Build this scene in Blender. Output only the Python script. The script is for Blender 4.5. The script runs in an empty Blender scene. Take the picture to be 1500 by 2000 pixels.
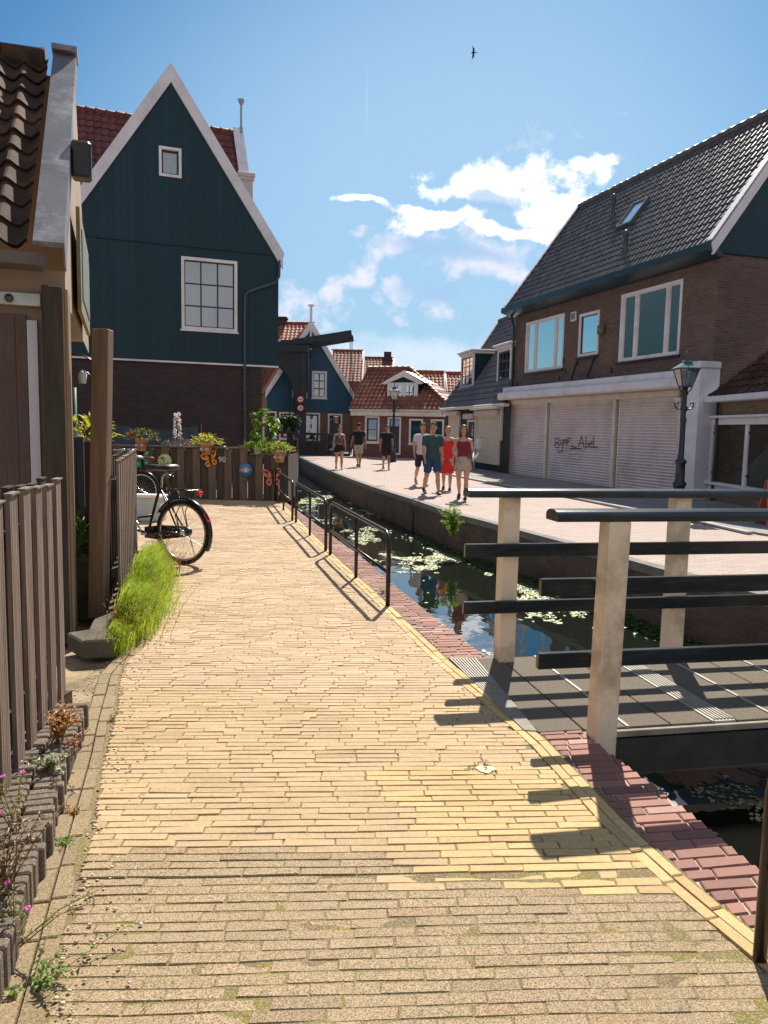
import bpy, bmesh, math, random
from mathutils import Vector, Matrix, noise
from mathutils.geometry import tessellate_polygon
SC = bpy.context.scene
R = math.radians
random.seed(7)
# ------------------------------------------------------------------ camera
CAMZ = 1.6; PITCH = R(6.16); ROLL = R(1.15); F = 1500.0
fw = Vector((0, math.cos(PITCH), -math.sin(PITCH)))
r0 = Vector((1, 0, 0)); u0 = Vector((0, math.sin(PITCH), math.cos(PITCH)))
rt = r0*math.cos(ROLL)+u0*math.sin(ROLL); up = u0*math.cos(ROLL)-r0*math.sin(ROLL)
cd = bpy.data.cameras.new('camera'); cam = bpy.data.objects.new('camera', cd)
SC.collection.objects.link(cam); SC.camera = cam
cd.sensor_fit = 'HORIZONTAL'; cd.sensor_width = 36; cd.lens = 36; cd.clip_start = .05; cd.clip_end = 2000
cam.matrix_world = Matrix.Translation((0, 0, CAMZ)) @ Matrix((rt, up, -fw)).transposed().to_4x4()
CP = Vector((0, 0, CAMZ))
def ray(x, y): return fw + rt*((x-750)/F) + up*((1000-y)/F)
def W(x, y, z=0.0):
    d = ray(x, y); t = (z-CAMZ)/d.z; return CP+d*t
def VY(x, y, Y):
    d = ray(x, y); return CP+d*(Y/d.y)
# ------------------------------------------------------------------ sun, sky
SUN_EL = R(47); SUN_AZ = R(12.5)      # azimuth measured from +Y towards +X
sun = bpy.data.lights.new('sun', 'SUN'); so = bpy.data.objects.new('sun', sun); SC.collection.objects.link(so)
sdir = Vector((math.sin(SUN_AZ)*math.cos(SUN_EL), math.cos(SUN_AZ)*math.cos(SUN_EL), math.sin(SUN_EL)))
so.rotation_euler = sdir.to_track_quat('Z', 'Y').to_euler(); so.location = (5, 20, 30)
sun.energy = 5.0; sun.angle = R(0.53); sun.color = (1, .93, .80)
SC.view_settings.view_transform = 'Standard'; SC.view_settings.look = 'None'
SC.view_settings.exposure = 0.72; SC.view_settings.gamma = 1
world = bpy.data.worlds.new('World'); SC.world = world; world.use_nodes = True
def sky():
    nt = world.node_tree; N = nt.nodes; L = nt.links; N.clear()
    def nd(t, **k):
        n = N.new(t)
        for a, b in k.items(): setattr(n, a, b)
        return n
    def math_(op, a, b=None, c=None, clamp=False):
        n = nd('ShaderNodeMath', operation=op); n.use_clamp = clamp
        for i, v in enumerate((a, b, c)):
            if v is None: continue
            if isinstance(v, (int, float)): n.inputs[i].default_value = v
            else: L.new(v, n.inputs[i])
        return n.outputs[0]
    st = nd('ShaderNodeTexSky', sky_type='NISHITA'); st.sun_disc = False
    st.sun_elevation = SUN_EL; st.sun_rotation = SUN_AZ; st.air_density = 1.0; st.dust_density = .6; st.ozone_density = 2.5
    hs = nd('ShaderNodeHueSaturation'); hs.inputs['Saturation'].default_value = 1.25
    L.new(st.outputs[0], hs.inputs['Color'])
    tc = nd('ShaderNodeTexCoord'); sp = nd('ShaderNodeSeparateXYZ'); L.new(tc.outputs['Generated'], sp.inputs[0])
    y = math_('MAXIMUM', sp.outputs[1], .12)
    a = math_('DIVIDE', sp.outputs[0], y); e = math_('DIVIDE', sp.outputs[2], y)
    cb = nd('ShaderNodeCombineXYZ'); L.new(a, cb.inputs[0]); L.new(e, cb.inputs[1])
    # warp
    wn = nd('ShaderNodeTexNoise'); wn.inputs['Scale'].default_value = 9; wn.inputs['Detail'].default_value = 5
    L.new(cb.outputs[0], wn.inputs['Vector'])
    vm = nd('ShaderNodeVectorMath', operation='SUBTRACT'); L.new(wn.outputs['Color'], vm.inputs[0]); vm.inputs[1].default_value = (.5, .5, .5)
    vs = nd('ShaderNodeVectorMath', operation='SCALE'); L.new(vm.outputs[0], vs.inputs[0]); vs.inputs['Scale'].default_value = .085
    va = nd('ShaderNodeVectorMath', operation='ADD'); L.new(cb.outputs[0], va.inputs[0]); L.new(vs.outputs[0], va.inputs[1])
    def ae(x, y):
        d = ray(x, y); return d.x/d.y, d.z/d.y
    def blob(x, y, rx, ry, rot, src, soft=1.0):
        cx, cy = ae(x, y)
        mp = nd('ShaderNodeMapping', vector_type='TEXTURE'); L.new(src, mp.inputs[0])
        mp.inputs['Location'].default_value = (cx, cy, 0)
        mp.inputs['Rotation'].default_value = (0, 0, R(-rot))
        mp.inputs['Scale'].default_value = (rx/F, ry/F, 1)
        ln = nd('ShaderNodeVectorMath', operation='LENGTH'); L.new(mp.outputs[0], ln.inputs[0])
        mr = nd('ShaderNodeMapRange', interpolation_type='SMOOTHSTEP'); L.new(ln.outputs['Value'], mr.inputs[0])
        mr.inputs[1].default_value = 1.35; mr.inputs[2].default_value = .25; mr.inputs[3].default_value = 0; mr.inputs[4].default_value = soft
        return mr.outputs[0]
    def total(lst, src):
        s = None
        for b in lst:
            o = blob(*b[:5], src, b[5] if len(b) > 5 else 1.0)
            s = o if s is None else math_('MAXIMUM', s, o)
        return s
    bright = [(1000, 345, 185, 48, 0), (900, 365, 95, 26, 0), (1080, 400, 95, 45, 0), (1130, 325, 70, 26, -15, .8), (850, 418, 130, 20, -4), (1010, 440, 130, 20, 6),
              (715, 402, 90, 13, 12, .85), (790, 440, 60, 26, -30, .8)]
    soft = [(700, 530, 95, 34, -22, .85), (785, 565, 55, 30, 45, .75), (640, 575, 40, 34, -40, .7), (760, 480, 60, 30, 0, .8), (935, 515, 105, 40, 6, .85), (1030, 530, 70, 24, 0, .75),
            (560, 600, 60, 60, 0, .85), (900, 470, 210, 60, 0, .55), (760, 600, 200, 60, 0, .45), (1090, 470, 60, 50, 0, .6), (690, 470, 32, 14, 0, .6), (600, 640, 70, 40, 0, .7), (1180, 310, 90, 16, -30, .45), (630, 250, 160, 50, 25, .22), (1080, 250, 200, 60, -30, .28)]
    tb = total(bright, va.outputs[0]); ts = total(soft, va.outputs[0])
    fn = nd('ShaderNodeTexNoise'); fn.inputs['Scale'].default_value = 21; fn.inputs['Detail'].default_value = 9; fn.inputs['Roughness'].default_value = .62
    L.new(cb.outputs[0], fn.inputs['Vector'])
    nz = math_('SUBTRACT', fn.outputs[0], .5)
    def dens(t, k, lo, hi):
        v = math_('MULTIPLY_ADD', nz, math_('MULTIPLY', math_('MINIMUM', math_('MULTIPLY', t, 3.0), 1.0), k), t)
        m = nd('ShaderNodeMapRange', interpolation_type='SMOOTHSTEP'); L.new(v, m.inputs[0])
        m.inputs[1].default_value = lo; m.inputs[2].default_value = hi
        return v, m.outputs[0]
    vb, db = dens(tb, 3.0, .30, .95); vs_, ds = dens(ts, 3.2, .30, 1.15)
    # shaded hearts of the clouds
    hearts = total([(965, 382, 75, 26, 0), (860, 480, 150, 30, 5, .8), (840, 560, 80, 26, 0, .7), (1040, 355, 36, 14, 0, .6)], va.outputs[0])
    hv = math_('MULTIPLY_ADD', nz, 2.4, hearts)
    hm = nd('ShaderNodeMapRange', interpolation_type='SMOOTHSTEP'); L.new(hv, hm.inputs[0]); hm.inputs[1].default_value = .3; hm.inputs[2].default_value = .9
    def mixc(f, c1, c2):
        m = nd('ShaderNodeMix', data_type='RGBA'); 
        if isinstance(f, float): m.inputs[0].default_value = f
        else: L.new(f, m.inputs[0])
        for v, i in ((c1, 6), (c2, 7)):
            if isinstance(v, tuple): m.inputs[i].default_value = v
            else: L.new(v, m.inputs[i])
        return m.outputs[2]
    K = 1/.10
    # low haze towards the horizon and a paler centre round the sun
    hz = nd('ShaderNodeMapRange', interpolation_type='SMOOTHSTEP'); L.new(e, hz.inputs[0]); hz.inputs[1].default_value = .30; hz.inputs[2].default_value = 0.0; hz.inputs[4].default_value = .55
    base = mixc(hz.outputs[0], hs.outputs[0], (.38*K, .48*K, .58*K, 1))
    tint = nd('ShaderNodeMix', data_type='RGBA', blend_type='MULTIPLY'); tint.inputs[0].default_value = 1.0
    L.new(base, tint.inputs[6]); tint.inputs[7].default_value = (.34, .53, .57, 1)
    gl = total([(900, 420, 800, 520, 0, .72)], cb.outputs[0])
    c0 = mixc(gl, tint.outputs[2], (.29*K, .435*K, .575*K, 1))
    lowc = total([(800, 720, 330, 62, 0, 1.0)], va.outputs[0]); vl, dl = dens(lowc, 1.2, .2, 1.1)
    c0 = mixc(math_('MULTIPLY', dl, .75), c0, (.52*K, .58*K, .66*K, 1))
    c1 = mixc(math_('MULTIPLY', ds, .92), c0, (.55*K, .55*K, .64*K, 1))
    c2 = mixc(db, c1, (.85*K, .85*K, .88*K, 1))
    c3 = mixc(math_('MULTIPLY', hm.outputs[0], .8), c2, (.25*K, .37*K, .54*K, 1))
    tr = blob(716, 205, 1.6, 75, 0, cb.outputs[0], .35)
    c4 = mixc(tr, c3, (.4*K, .47*K, .57*K, 1))
    # unseen bright cloud cover behind the viewer, added as fill for the shaded facades
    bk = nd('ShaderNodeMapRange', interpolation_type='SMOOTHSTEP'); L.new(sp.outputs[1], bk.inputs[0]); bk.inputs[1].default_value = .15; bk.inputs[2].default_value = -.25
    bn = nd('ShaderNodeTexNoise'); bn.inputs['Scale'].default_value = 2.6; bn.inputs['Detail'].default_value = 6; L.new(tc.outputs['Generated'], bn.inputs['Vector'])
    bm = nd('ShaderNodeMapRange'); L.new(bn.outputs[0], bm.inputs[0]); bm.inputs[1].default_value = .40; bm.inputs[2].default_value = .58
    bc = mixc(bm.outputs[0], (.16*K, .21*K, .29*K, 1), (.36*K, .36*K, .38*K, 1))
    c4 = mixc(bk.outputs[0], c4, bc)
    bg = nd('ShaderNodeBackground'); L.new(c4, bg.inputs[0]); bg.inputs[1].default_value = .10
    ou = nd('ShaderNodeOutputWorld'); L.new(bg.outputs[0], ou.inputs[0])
sky()

# ------------------------------------------------------------------ materials
MT = {}
def nodes(name):
    m = bpy.data.materials.new(name); m.use_nodes = True
    nt = m.node_tree; b = nt.nodes['Principled BSDF']
    return m, nt, b
def link(nt, a, b): nt.links.new(a, b)
def new(nt, t, **k):
    n = nt.nodes.new(t)
    for a, b in k.items(): setattr(n, a, b)
    return n
def rgba(c): return (c[0], c[1], c[2], 1)
def mixn(nt, f, a, b, mode='MIX'):
    m = new(nt, 'ShaderNodeMix', data_type='RGBA', blend_type=mode)
    if isinstance(f, (int, float)): m.inputs[0].default_value = f
    else: link(nt, f, m.inputs[0])
    for v, i in ((a, 6), (b, 7)):
        if isinstance(v, tuple): m.inputs[i].default_value = rgba(v)
        else: link(nt, v, m.inputs[i])
    return m.outputs[2]
def noise_(nt, vec, sc, det=4, ro=.55):
    n = new(nt, 'ShaderNodeTexNoise'); n.inputs['Scale'].default_value = sc; n.inputs['Detail'].default_value = det; n.inputs['Roughness'].default_value = ro
    link(nt, vec, n.inputs['Vector']); return n.outputs[0]
def ramp(nt, f, lo, hi, a=0.0, b=1.0):
    m = new(nt, 'ShaderNodeMapRange'); link(nt, f, m.inputs[0])
    m.inputs[1].default_value = lo; m.inputs[2].default_value = hi; m.inputs[3].default_value = a; m.inputs[4].default_value = b
    return m.outputs[0]
def bump(nt, b, h, strength, dist=.01):
    n = new(nt, 'ShaderNodeBump'); n.inputs['Strength'].default_value = strength; n.inputs['Distance'].default_value = dist
    link(nt, h, n.inputs['Height']); link(nt, n.outputs[0], b.inputs['Normal']); return n
def plain(name, col, rough=.6, var=.18, sc=6, bmp=.15, metal=0, dirt=None, dirtamt=.35, stretch=None, bscale=40, spec=.5, trans=0):
    """painted / raw surface with two-scale mottling"""
    if name in MT: return MT[name]
    m, nt, b = nodes(name)
    tc = new(nt, 'ShaderNodeTexCoord'); vec = tc.outputs['Object']
    if stretch:
        mp = new(nt, 'ShaderNodeMapping'); link(nt, vec, mp.inputs[0]); mp.inputs['Scale'].default_value = stretch; vec = mp.outputs[0]
    n1 = noise_(nt, vec, sc, 5); f = ramp(nt, n1, .3, .7)
    dk = tuple(c*(1-var) for c in col); lt = tuple(min(1, c*(1+var)) for c in col)
    c = mixn(nt, f, dk, lt)
    if dirt:
        n2 = noise_(nt, vec, sc*.45, 8, .7); c = mixn(nt, ramp(nt, n2, .5, .72, 0, dirtamt*1.6), c, dirt)
    link(nt, c, b.inputs['Base Color']); b.inputs['Roughness'].default_value = rough; b.inputs['Metallic'].default_value = metal
    b.inputs['Specular IOR Level'].default_value = spec
    if bmp: bump(nt, b, noise_(nt, vec, bscale, 5, .6), bmp, .004)
    MT[name] = m; return m
def leafm(name, col, var=.35, trans=.45, sc=9):
    if name in MT: return MT[name]
    m, nt, b = nodes(name)
    g = new(nt, 'ShaderNodeNewGeometry'); tc = new(nt, 'ShaderNodeTexCoord')
    c = mixn(nt, g.outputs['Random Per Island'], tuple(x*(1-var) for x in col), tuple(min(1, x*(1+var)) for x in col))
    c = mixn(nt, ramp(nt, noise_(nt, tc.outputs['Object'], sc), .35, .7, 0, .4), c, (col[0]*1.3, col[1]*1.1, col[2]*.7))
    link(nt, c, b.inputs['Base Color']); b.inputs['Roughness'].default_value = .5
    t = new(nt, 'ShaderNodeBsdfTranslucent'); link(nt, c, t.inputs[0])
    mx = new(nt, 'ShaderNodeMixShader'); mx.inputs[0].default_value = trans
    link(nt, b.outputs[0], mx.inputs[1]); link(nt, t.outputs[0], mx.inputs[2])
    link(nt, mx.outputs[0], nt.nodes['Material Output'].inputs[0])
    MT[name] = m; return m
def brickm(name, c1, c2, mortar, bw=.21, bh=.0625, ms=.011, rough=.85, bias=0, off=.5, moss=None, bstr=.6, dirt=.3, dsc=1.2):
    if name in MT: return MT[name]
    m, nt, b = nodes(name)
    uv = new(nt, 'ShaderNodeUVMap'); vec = uv.outputs[0]
    wob = new(nt, 'ShaderNodeTexNoise'); wob.inputs['Scale'].default_value = 3.0; link(nt, vec, wob.inputs['Vector'])
    vs = new(nt, 'ShaderNodeVectorMath', operation='SCALE'); link(nt, wob.outputs['Color'], vs.inputs[0]); vs.inputs['Scale'].default_value = .012
    va = new(nt, 'ShaderNodeVectorMath', operation='ADD'); link(nt, vec, va.inputs[0]); link(nt, vs.outputs[0], va.inputs[1])
    br = new(nt, 'ShaderNodeTexBrick'); link(nt, va.outputs[0], br.inputs['Vector'])
    br.offset = off; br.inputs['Scale'].default_value = 1; br.inputs['Brick Width'].default_value = bw; br.inputs['Row Height'].default_value = bh
    br.inputs['Mortar Size'].default_value = ms/2; br.inputs['Mortar Smooth'].default_value = .2; br.inputs['Bias'].default_value = bias
    br.inputs['Color1'].default_value = rgba(c1); br.inputs['Color2'].default_value = rgba(c2); br.inputs['Mortar'].default_value = rgba(mortar)
    c = br.outputs['Color']
    big = noise_(nt, vec, dsc, 7, .65); c = mixn(nt, ramp(nt, big, .42, .7, 0, dirt), c, tuple(x*.45 for x in c1))
    fine = noise_(nt, vec, 60, 3); c = mixn(nt, ramp(nt, fine, .35, .7, 0, .35), c, tuple(min(1, x*1.5) for x in c2))
    if moss: c = mixn(nt, ramp(nt, noise_(nt, vec, 2.3, 8, .7), .52, .68, 0, .7), c, moss)
    link(nt, c, b.inputs['Base Color']); b.inputs['Roughness'].default_value = rough; b.inputs['Specular IOR Level'].default_value = .3
    h = mixn(nt, .25, br.outputs['Fac'], fine)
    inv = new(nt, 'ShaderNodeInvert'); link(nt, br.outputs['Fac'], inv.inputs['Color'])
    h = mixn(nt, .2, inv.outputs[0], fine)
    bump(nt, b, h, bstr, .008)
    MT[name] = m; return m
def plankm(name, col, pw=.14, rough=.7, var=.2, seam=.25, horiz=False, grain=.5, dirt=None, length=50., tint2=None):
    if name in MT: return MT[name]
    m, nt, b = nodes(name)
    uv = new(nt, 'ShaderNodeUVMap'); mp = new(nt, 'ShaderNodeMapping'); link(nt, uv.outputs[0], mp.inputs[0])
    if not horiz: mp.inputs['Rotation'].default_value = (0, 0, R(90))
    br = new(nt, 'ShaderNodeTexBrick'); link(nt, mp.outputs[0], br.inputs['Vector'])
    br.offset = .37; br.inputs['Scale'].default_value = 1; br.inputs['Brick Width'].default_value = length; br.inputs['Row Height'].default_value = pw
    br.inputs['Mortar Size'].default_value = .004; br.inputs['Mortar Smooth'].default_value = .4
    dk = tuple(c*(1-var) for c in col); lt = tuple(min(1, c*(1+var)) for c in (tint2 or col))
    br.inputs['Color1'].default_value = rgba(dk); br.inputs['Color2'].default_value = rgba(lt); br.inputs['Mortar'].default_value = rgba(tuple(c*seam for c in col))
    mg = new(nt, 'ShaderNodeMapping'); link(nt, mp.outputs[0], mg.inputs[0]); mg.inputs['Scale'].default_value = (2.2, 55, 1)
    g = noise_(nt, mg.outputs[0], 1.6, 6, .65)
    c = mixn(nt, ramp(nt, g, .3, .7, 0, grain), br.outputs['Color'], tuple(x*.45 for x in col))
    if dirt: c = mixn(nt, ramp(nt, noise_(nt, uv.outputs[0], 1.5, 8, .7), .45, .7, 0, .7), c, dirt)
    link(nt, c, b.inputs['Base Color']); b.inputs['Roughness'].default_value = rough; b.inputs['Specular IOR Level'].default_value = .35
    inv = new(nt, 'ShaderNodeInvert'); link(nt, br.outputs['Fac'], inv.inputs['Color'])
    bump(nt, b, mixn(nt, .35, inv.outputs[0], g), .5, .006)
    MT[name] = m; return m
def tilem(name, c1, c2, tw=.23, tl=.30, rough=.7, moss=(.03, .035, .015), mamt=.6, spec=.4, msc=1.3):
    if name in MT: return MT[name]
    m, nt, b = nodes(name)
    uv = new(nt, 'ShaderNodeUVMap')
    br = new(nt, 'ShaderNodeTexBrick'); link(nt, uv.outputs[0], br.inputs['Vector'])
    br.offset = 0; br.inputs['Scale'].default_value = 1; br.inputs['Brick Width'].default_value = tw; br.inputs['Row Height'].default_value = tl
    br.inputs['Mortar Size'].default_value = 0.003
    br.inputs['Color1'].default_value = rgba(c1); br.inputs['Color2'].default_value = rgba(c2); br.inputs['Mortar'].default_value = rgba(tuple(x*.3 for x in c1))
    tc = new(nt, 'ShaderNodeTexCoord')
    n = noise_(nt, tc.outputs['Object'], msc, 8, .68); c = mixn(nt, ramp(nt, n, .42, .66, 0, mamt), br.outputs['Color'], moss)
    n2 = noise_(nt, tc.outputs['Object'], 16, 5, .7); c = mixn(nt, ramp(nt, n2, .5, .7, 0, .4), c, tuple(x*.5 for x in c1))
    link(nt, c, b.inputs['Base Color']); b.inputs['Roughness'].default_value = rough; b.inputs['Specular IOR Level'].default_value = spec
    bump(nt, b, n2, .35, .008)
    MT[name] = m; return m
def glassm(name='window glass', tint=(.75, .82, .85), refl=.22):
    if name in MT: return MT[name]
    m, nt, b = nodes(name); nt.nodes.remove(b)
    fr = new(nt, 'ShaderNodeFresnel'); fr.inputs[0].default_value = 1.52
    ad = new(nt, 'ShaderNodeMath', operation='ADD'); ad.use_clamp = True; link(nt, fr.outputs[0], ad.inputs[0]); ad.inputs[1].default_value = refl
    g = new(nt, 'ShaderNodeBsdfGlossy'); g.inputs['Roughness'].default_value = .015; g.inputs[0].default_value = (1, .98, .96, 1)
    t = new(nt, 'ShaderNodeBsdfTransparent'); t.inputs[0].default_value = rgba(tint)
    tc = new(nt, 'ShaderNodeTexCoord'); bp = new(nt, 'ShaderNodeBump'); bp.inputs['Strength'].default_value = .12; bp.inputs['Distance'].default_value = .02
    link(nt, noise_(nt, tc.outputs['Object'], 1.6, 2), bp.inputs['Height']); link(nt, bp.outputs[0], g.inputs['Normal'])
    mx = new(nt, 'ShaderNodeMixShader'); link(nt, ad.outputs[0], mx.inputs[0]); link(nt, t.outputs[0], mx.inputs[1]); link(nt, g.outputs[0], mx.inputs[2])
    link(nt, mx.outputs[0], nt.nodes['Material Output'].inputs[0])
    MT[name] = m; return m
def attrm(name, rough=.8, bmp=.5, speck=None, dirt=(.12, .09, .05), dirtamt=.5, spec=.3):
    """colour per brick from the mesh attribute 'col' (alpha = how worn the brick is)"""
    m, nt, b = nodes(name)
    at = new(nt, 'ShaderNodeAttribute'); at.attribute_name = 'col'; tc = new(nt, 'ShaderNodeTexCoord'); o = tc.outputs['Object']
    wear = at.outputs['Alpha']
    fine = noise_(nt, o, 190, 5, .75); mid = noise_(nt, o, 45, 6, .7); big = noise_(nt, o, 1.7, 7, .65)
    c = mixn(nt, ramp(nt, mid, .4, .7, 0, .35), at.outputs['Color'], dirt)
    ms = new(nt, 'ShaderNodeMath', operation='MULTIPLY'); link(nt, ramp(nt, fine, .42, .62), ms.inputs[0]); link(nt, wear, ms.inputs[1])
    c = mixn(nt, ms.outputs[0], c, (.10, .075, .045))
    vo = new(nt, 'ShaderNodeTexVoronoi'); vo.inputs['Scale'].default_value = 110; link(nt, o, vo.inputs['Vector'])
    m2 = new(nt, 'ShaderNodeMath', operation='MULTIPLY'); link(nt, ramp(nt, vo.outputs['Distance'], .35, .2, 0, .6), m2.inputs[0]); link(nt, wear, m2.inputs[1])
    c = mixn(nt, m2.outputs[0], c, (.50, .41, .28))
    c = mixn(nt, ramp(nt, big, .48, .72, 0, dirtamt), c, dirt)
    link(nt, c, b.inputs['Base Color']); b.inputs['Roughness'].default_value = rough; b.inputs['Specular IOR Level'].default_value = spec
    h = mixn(nt, .5, fine, mid); bn_ = bump(nt, b, h, bmp, .006)
    md = new(nt, 'ShaderNodeMath', operation='MULTIPLY_ADD'); link(nt, wear, md.inputs[0]); md.inputs[1].default_value = .012; md.inputs[2].default_value = .003; link(nt, md.outputs[0], bn_.inputs['Distance'])
    MT[name] = m; return m

# ------------------------------------------------------------------ mesh builder
ORG = {}
def tag(o, label, cat, group=None):
    o['label'] = label; o['category'] = cat
    if group: o['group'] = group
    return o
def thing(name, loc, label, cat, group=None, rz=0):
    o = bpy.data.objects.new(name, None); SC.collection.objects.link(o); o.location = loc; o.rotation_euler = (0, 0, rz)
    o.empty_display_size = .2; ORG[o.name] = Vector(loc); tag(o, label, cat, group); return o
def org(p):
    while p is not None and p.name not in ORG and p.parent: p = p.parent
    return ORG.get(p.name, Vector((0, 0, 0))) if p else Vector((0, 0, 0))
class MB:
    def __init__(s): s.v = []; s.f = []; s.c = []; s.sm = []
    def add(s, vs, fs, col=None, smooth=False):
        b = len(s.v); s.v += [Vector(p) for p in vs]
        for f in fs: s.f.append(tuple(i+b for i in f)); s.c.append(col); s.sm.append(smooth)
        return s
    def quad(s, a, b, c, d, **k): return s.add([a, b, c, d], [(0, 1, 2, 3)], **k)
    def obox(s, o, a, b, c, col=None, bev=0.0):
        """box from corner o with edge vectors a, b, c"""
        o, a, b, c = map(Vector, (o, a, b, c))
        if a.cross(b).dot(c) < 0: a, b = b, a
        if bev:
            la, lb, lc = a.length, b.length, c.length; k = min(bev, la*.4, lb*.4, lc*.4)
            ua, ub, uc = a/la, b/lb, c/lc; bm = bmesh.new()
            vs = [bm.verts.new(o+a*i+b*j+c*l) for l in (0, 1) for j in (0, 1) for i in (0, 1)]
            for f in ((0, 2, 3, 1), (4, 5, 7, 6), (0, 1, 5, 4), (1, 3, 7, 5), (3, 2, 6, 7), (2, 0, 4, 6)): bm.faces.new([vs[i] for i in f])
            bmesh.ops.bevel(bm, geom=bm.edges[:], offset=k, segments=1, affect='EDGES')
            bm.verts.index_update(); s.add([v.co.copy() for v in bm.verts], [[v.index for v in f.verts] for f in bm.faces], col); bm.free(); return s
        vs = [o+a*i+b*j+c*l for l in (0, 1) for j in (0, 1) for i in (0, 1)]
        return s.add(vs, [(0, 2, 3, 1), (4, 5, 7, 6), (0, 1, 5, 4), (1, 3, 7, 5), (3, 2, 6, 7), (2, 0, 4, 6)], col)
    def box(s, x0, x1, y0, y1, z0, z1, **k): return s.obox((x0, y0, z0), (x1-x0, 0, 0), (0, y1-y0, 0), (0, 0, z1-z0), **k)
    def bar(s, p, q, w, h, upv=(0, 0, 1), bev=0):
        p, q = Vector(p), Vector(q); d = q-p; sd = d.cross(Vector(upv))
        if sd.length < 1e-6: sd = d.cross(Vector((1, 0, 0)))
        sd.normalize(); u2 = sd.cross(d).normalized()
        return s.obox(p-sd*w/2-u2*h/2, d, sd*w, u2*h, bev=bev)
    def prism(s, pts, off, col=None):
        """closed polygon (3d pts) extruded by off"""
        off = Vector(off); n = len(pts); P = [Vector(p) for p in pts]
        tri = tessellate_polygon([P]); vs = P+[p+off for p in P]
        nrm = sum(((P[i]).cross(P[(i+1) % n]) for i in range(n)), Vector()); fl = nrm.dot(off) > 0
        fs = []
        for t in tri:
            a, b, c = t; tn = (P[b]-P[a]).cross(P[c]-P[a])
            if tn.dot(off) > 0: a, b, c = a, c, b
            fs.append((a, b, c)); fs.append((a+n, c+n, b+n))
        for i in range(n):
            j = (i+1) % n; fs.append((i, j, j+n, i+n) if fl else (j, i, i+n, j+n))
        return s.add(vs, fs, col)
    def tube(s, pts, r, seg=8, cap=True, sx=1.0, upv=None, smooth=True, col=None):
        P = [Vector(p) for p in pts]; n = len(P); rs = r if isinstance(r, (list, tuple)) else [r]*n
        vs = []; fs = []; prev = None
        for i in range(n):
            t = (P[min(i+1, n-1)]-P[max(i-1, 0)])
            if t.length < 1e-9: t = Vector((0, 0, 1))
            t.normalize()
            if prev is None:
                a = Vector(upv) if upv else (Vector((0, 0, 1)) if abs(t.z) < .9 else Vector((1, 0, 0)))
                a = (a-t*a.dot(t)).normalized()
            else: a = (prev-t*prev.dot(t)).normalized()
            prev = a; b = t.cross(a)
            ra = rs[i] if not isinstance(rs[i], (tuple, list)) else rs[i][0]; rb = rs[i]*sx if not isinstance(rs[i], (tuple, list)) else rs[i][1]
            for k in range(seg):
                an = 2*math.pi*k/seg; vs.append(P[i]+a*ra*math.cos(an)+b*rb*math.sin(an))
        for i in range(n-1):
            for k in range(seg):
                k2 = (k+1) % seg; fs.append((i*seg+k, i*seg+k2, (i+1)*seg+k2, (i+1)*seg+k))
        if cap: fs.append(tuple(range(seg-1, -1, -1))); fs.append(tuple((n-1)*seg+k for k in range(seg)))
        return s.add(vs, fs, col, smooth)
    def lathe(s, base, prof, seg=16, smooth=True, col=None, sq=1.0):
        b = Vector(base); vs = []; fs = []
        for r, z in prof:
            for k in range(seg):
                an = 2*math.pi*(k+.5)/seg; vs.append(b+Vector((r*math.cos(an), r*math.sin(an)*sq, z)))
        n = len(prof)
        for i in range(n-1):
            for k in range(seg):
                k2 = (k+1) % seg; fs.append((i*seg+k, i*seg+k2, (i+1)*seg+k2, (i+1)*seg+k))
        fs.append(tuple(range(seg-1, -1, -1))); fs.append(tuple((n-1)*seg+k for k in range(seg)))
        return s.add(vs, fs, col, smooth)
    def ball(s, c, r, seg=10, rings=7, sc=(1, 1, 1), jit=0, col=None):
        c = Vector(c); vs = []; fs = []
        for i in range(1, rings):
            ph = math.pi*i/rings
            for k in range(seg):
                an = 2*math.pi*k/seg; j = 1+random.uniform(-jit, jit)
                vs.append(c+Vector((math.sin(ph)*math.cos(an)*sc[0], math.sin(ph)*math.sin(an)*sc[1], math.cos(ph)*sc[2]))*r*j)
        for i in range(rings-2):
            for k in range(seg):
                k2 = (k+1) % seg; fs.append((i*seg+k, (i+1)*seg+k, (i+1)*seg+k2, i*seg+k2))
        t = len(vs); vs += [c+Vector((0, 0, r*sc[2])), c-Vector((0, 0, r*sc[2]))]
        for k in range(seg):
            k2 = (k+1) % seg; fs.append((t, k, k2)); fs.append((t+1, (rings-2)*seg+k2, (rings-2)*seg+k))
        return s.add(vs, fs, col, True)
    def build(s, name, mat, parent=None, kind=None, label=None, auto_uv=True):
        me = bpy.data.meshes.new(name); o0 = org(parent)
        me.from_pydata([tuple(p-o0) for p in s.v], [], s.f)
        me.materials.append(mat)
        me.polygons.foreach_set('use_smooth', s.sm)
        if any(c is not None for c in s.c):
            at = me.color_attributes.new('col', 'FLOAT_COLOR', 'CORNER'); buf = []
            for p, c in zip(me.polygons, s.c): buf += list(c or (1, 1, 1, 0))*p.loop_total
            at.data.foreach_set('color', buf)
        if auto_uv:
            uv = me.uv_layers.new(name='UVMap'); buf = []
            V = s.v
            for p in me.polygons:
                n = p.normal
                if abs(n.z) > .98: t = Vector((1, 0, 0)); b = Vector((0, 1, 0))
                else: t = Vector((-n.y, n.x, 0)).normalized(); b = n.cross(t)
                for li in p.vertices:
                    q = V[li]; buf += (q.dot(t), q.dot(b))
            uv.data.foreach_set('uv', buf)
        me.validate(); o = bpy.data.objects.new(name, me); SC.collection.objects.link(o)
        if parent is not None: o.parent = parent
        if kind: o['kind'] = kind
        if label: o['label'] = label
        return o
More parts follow.
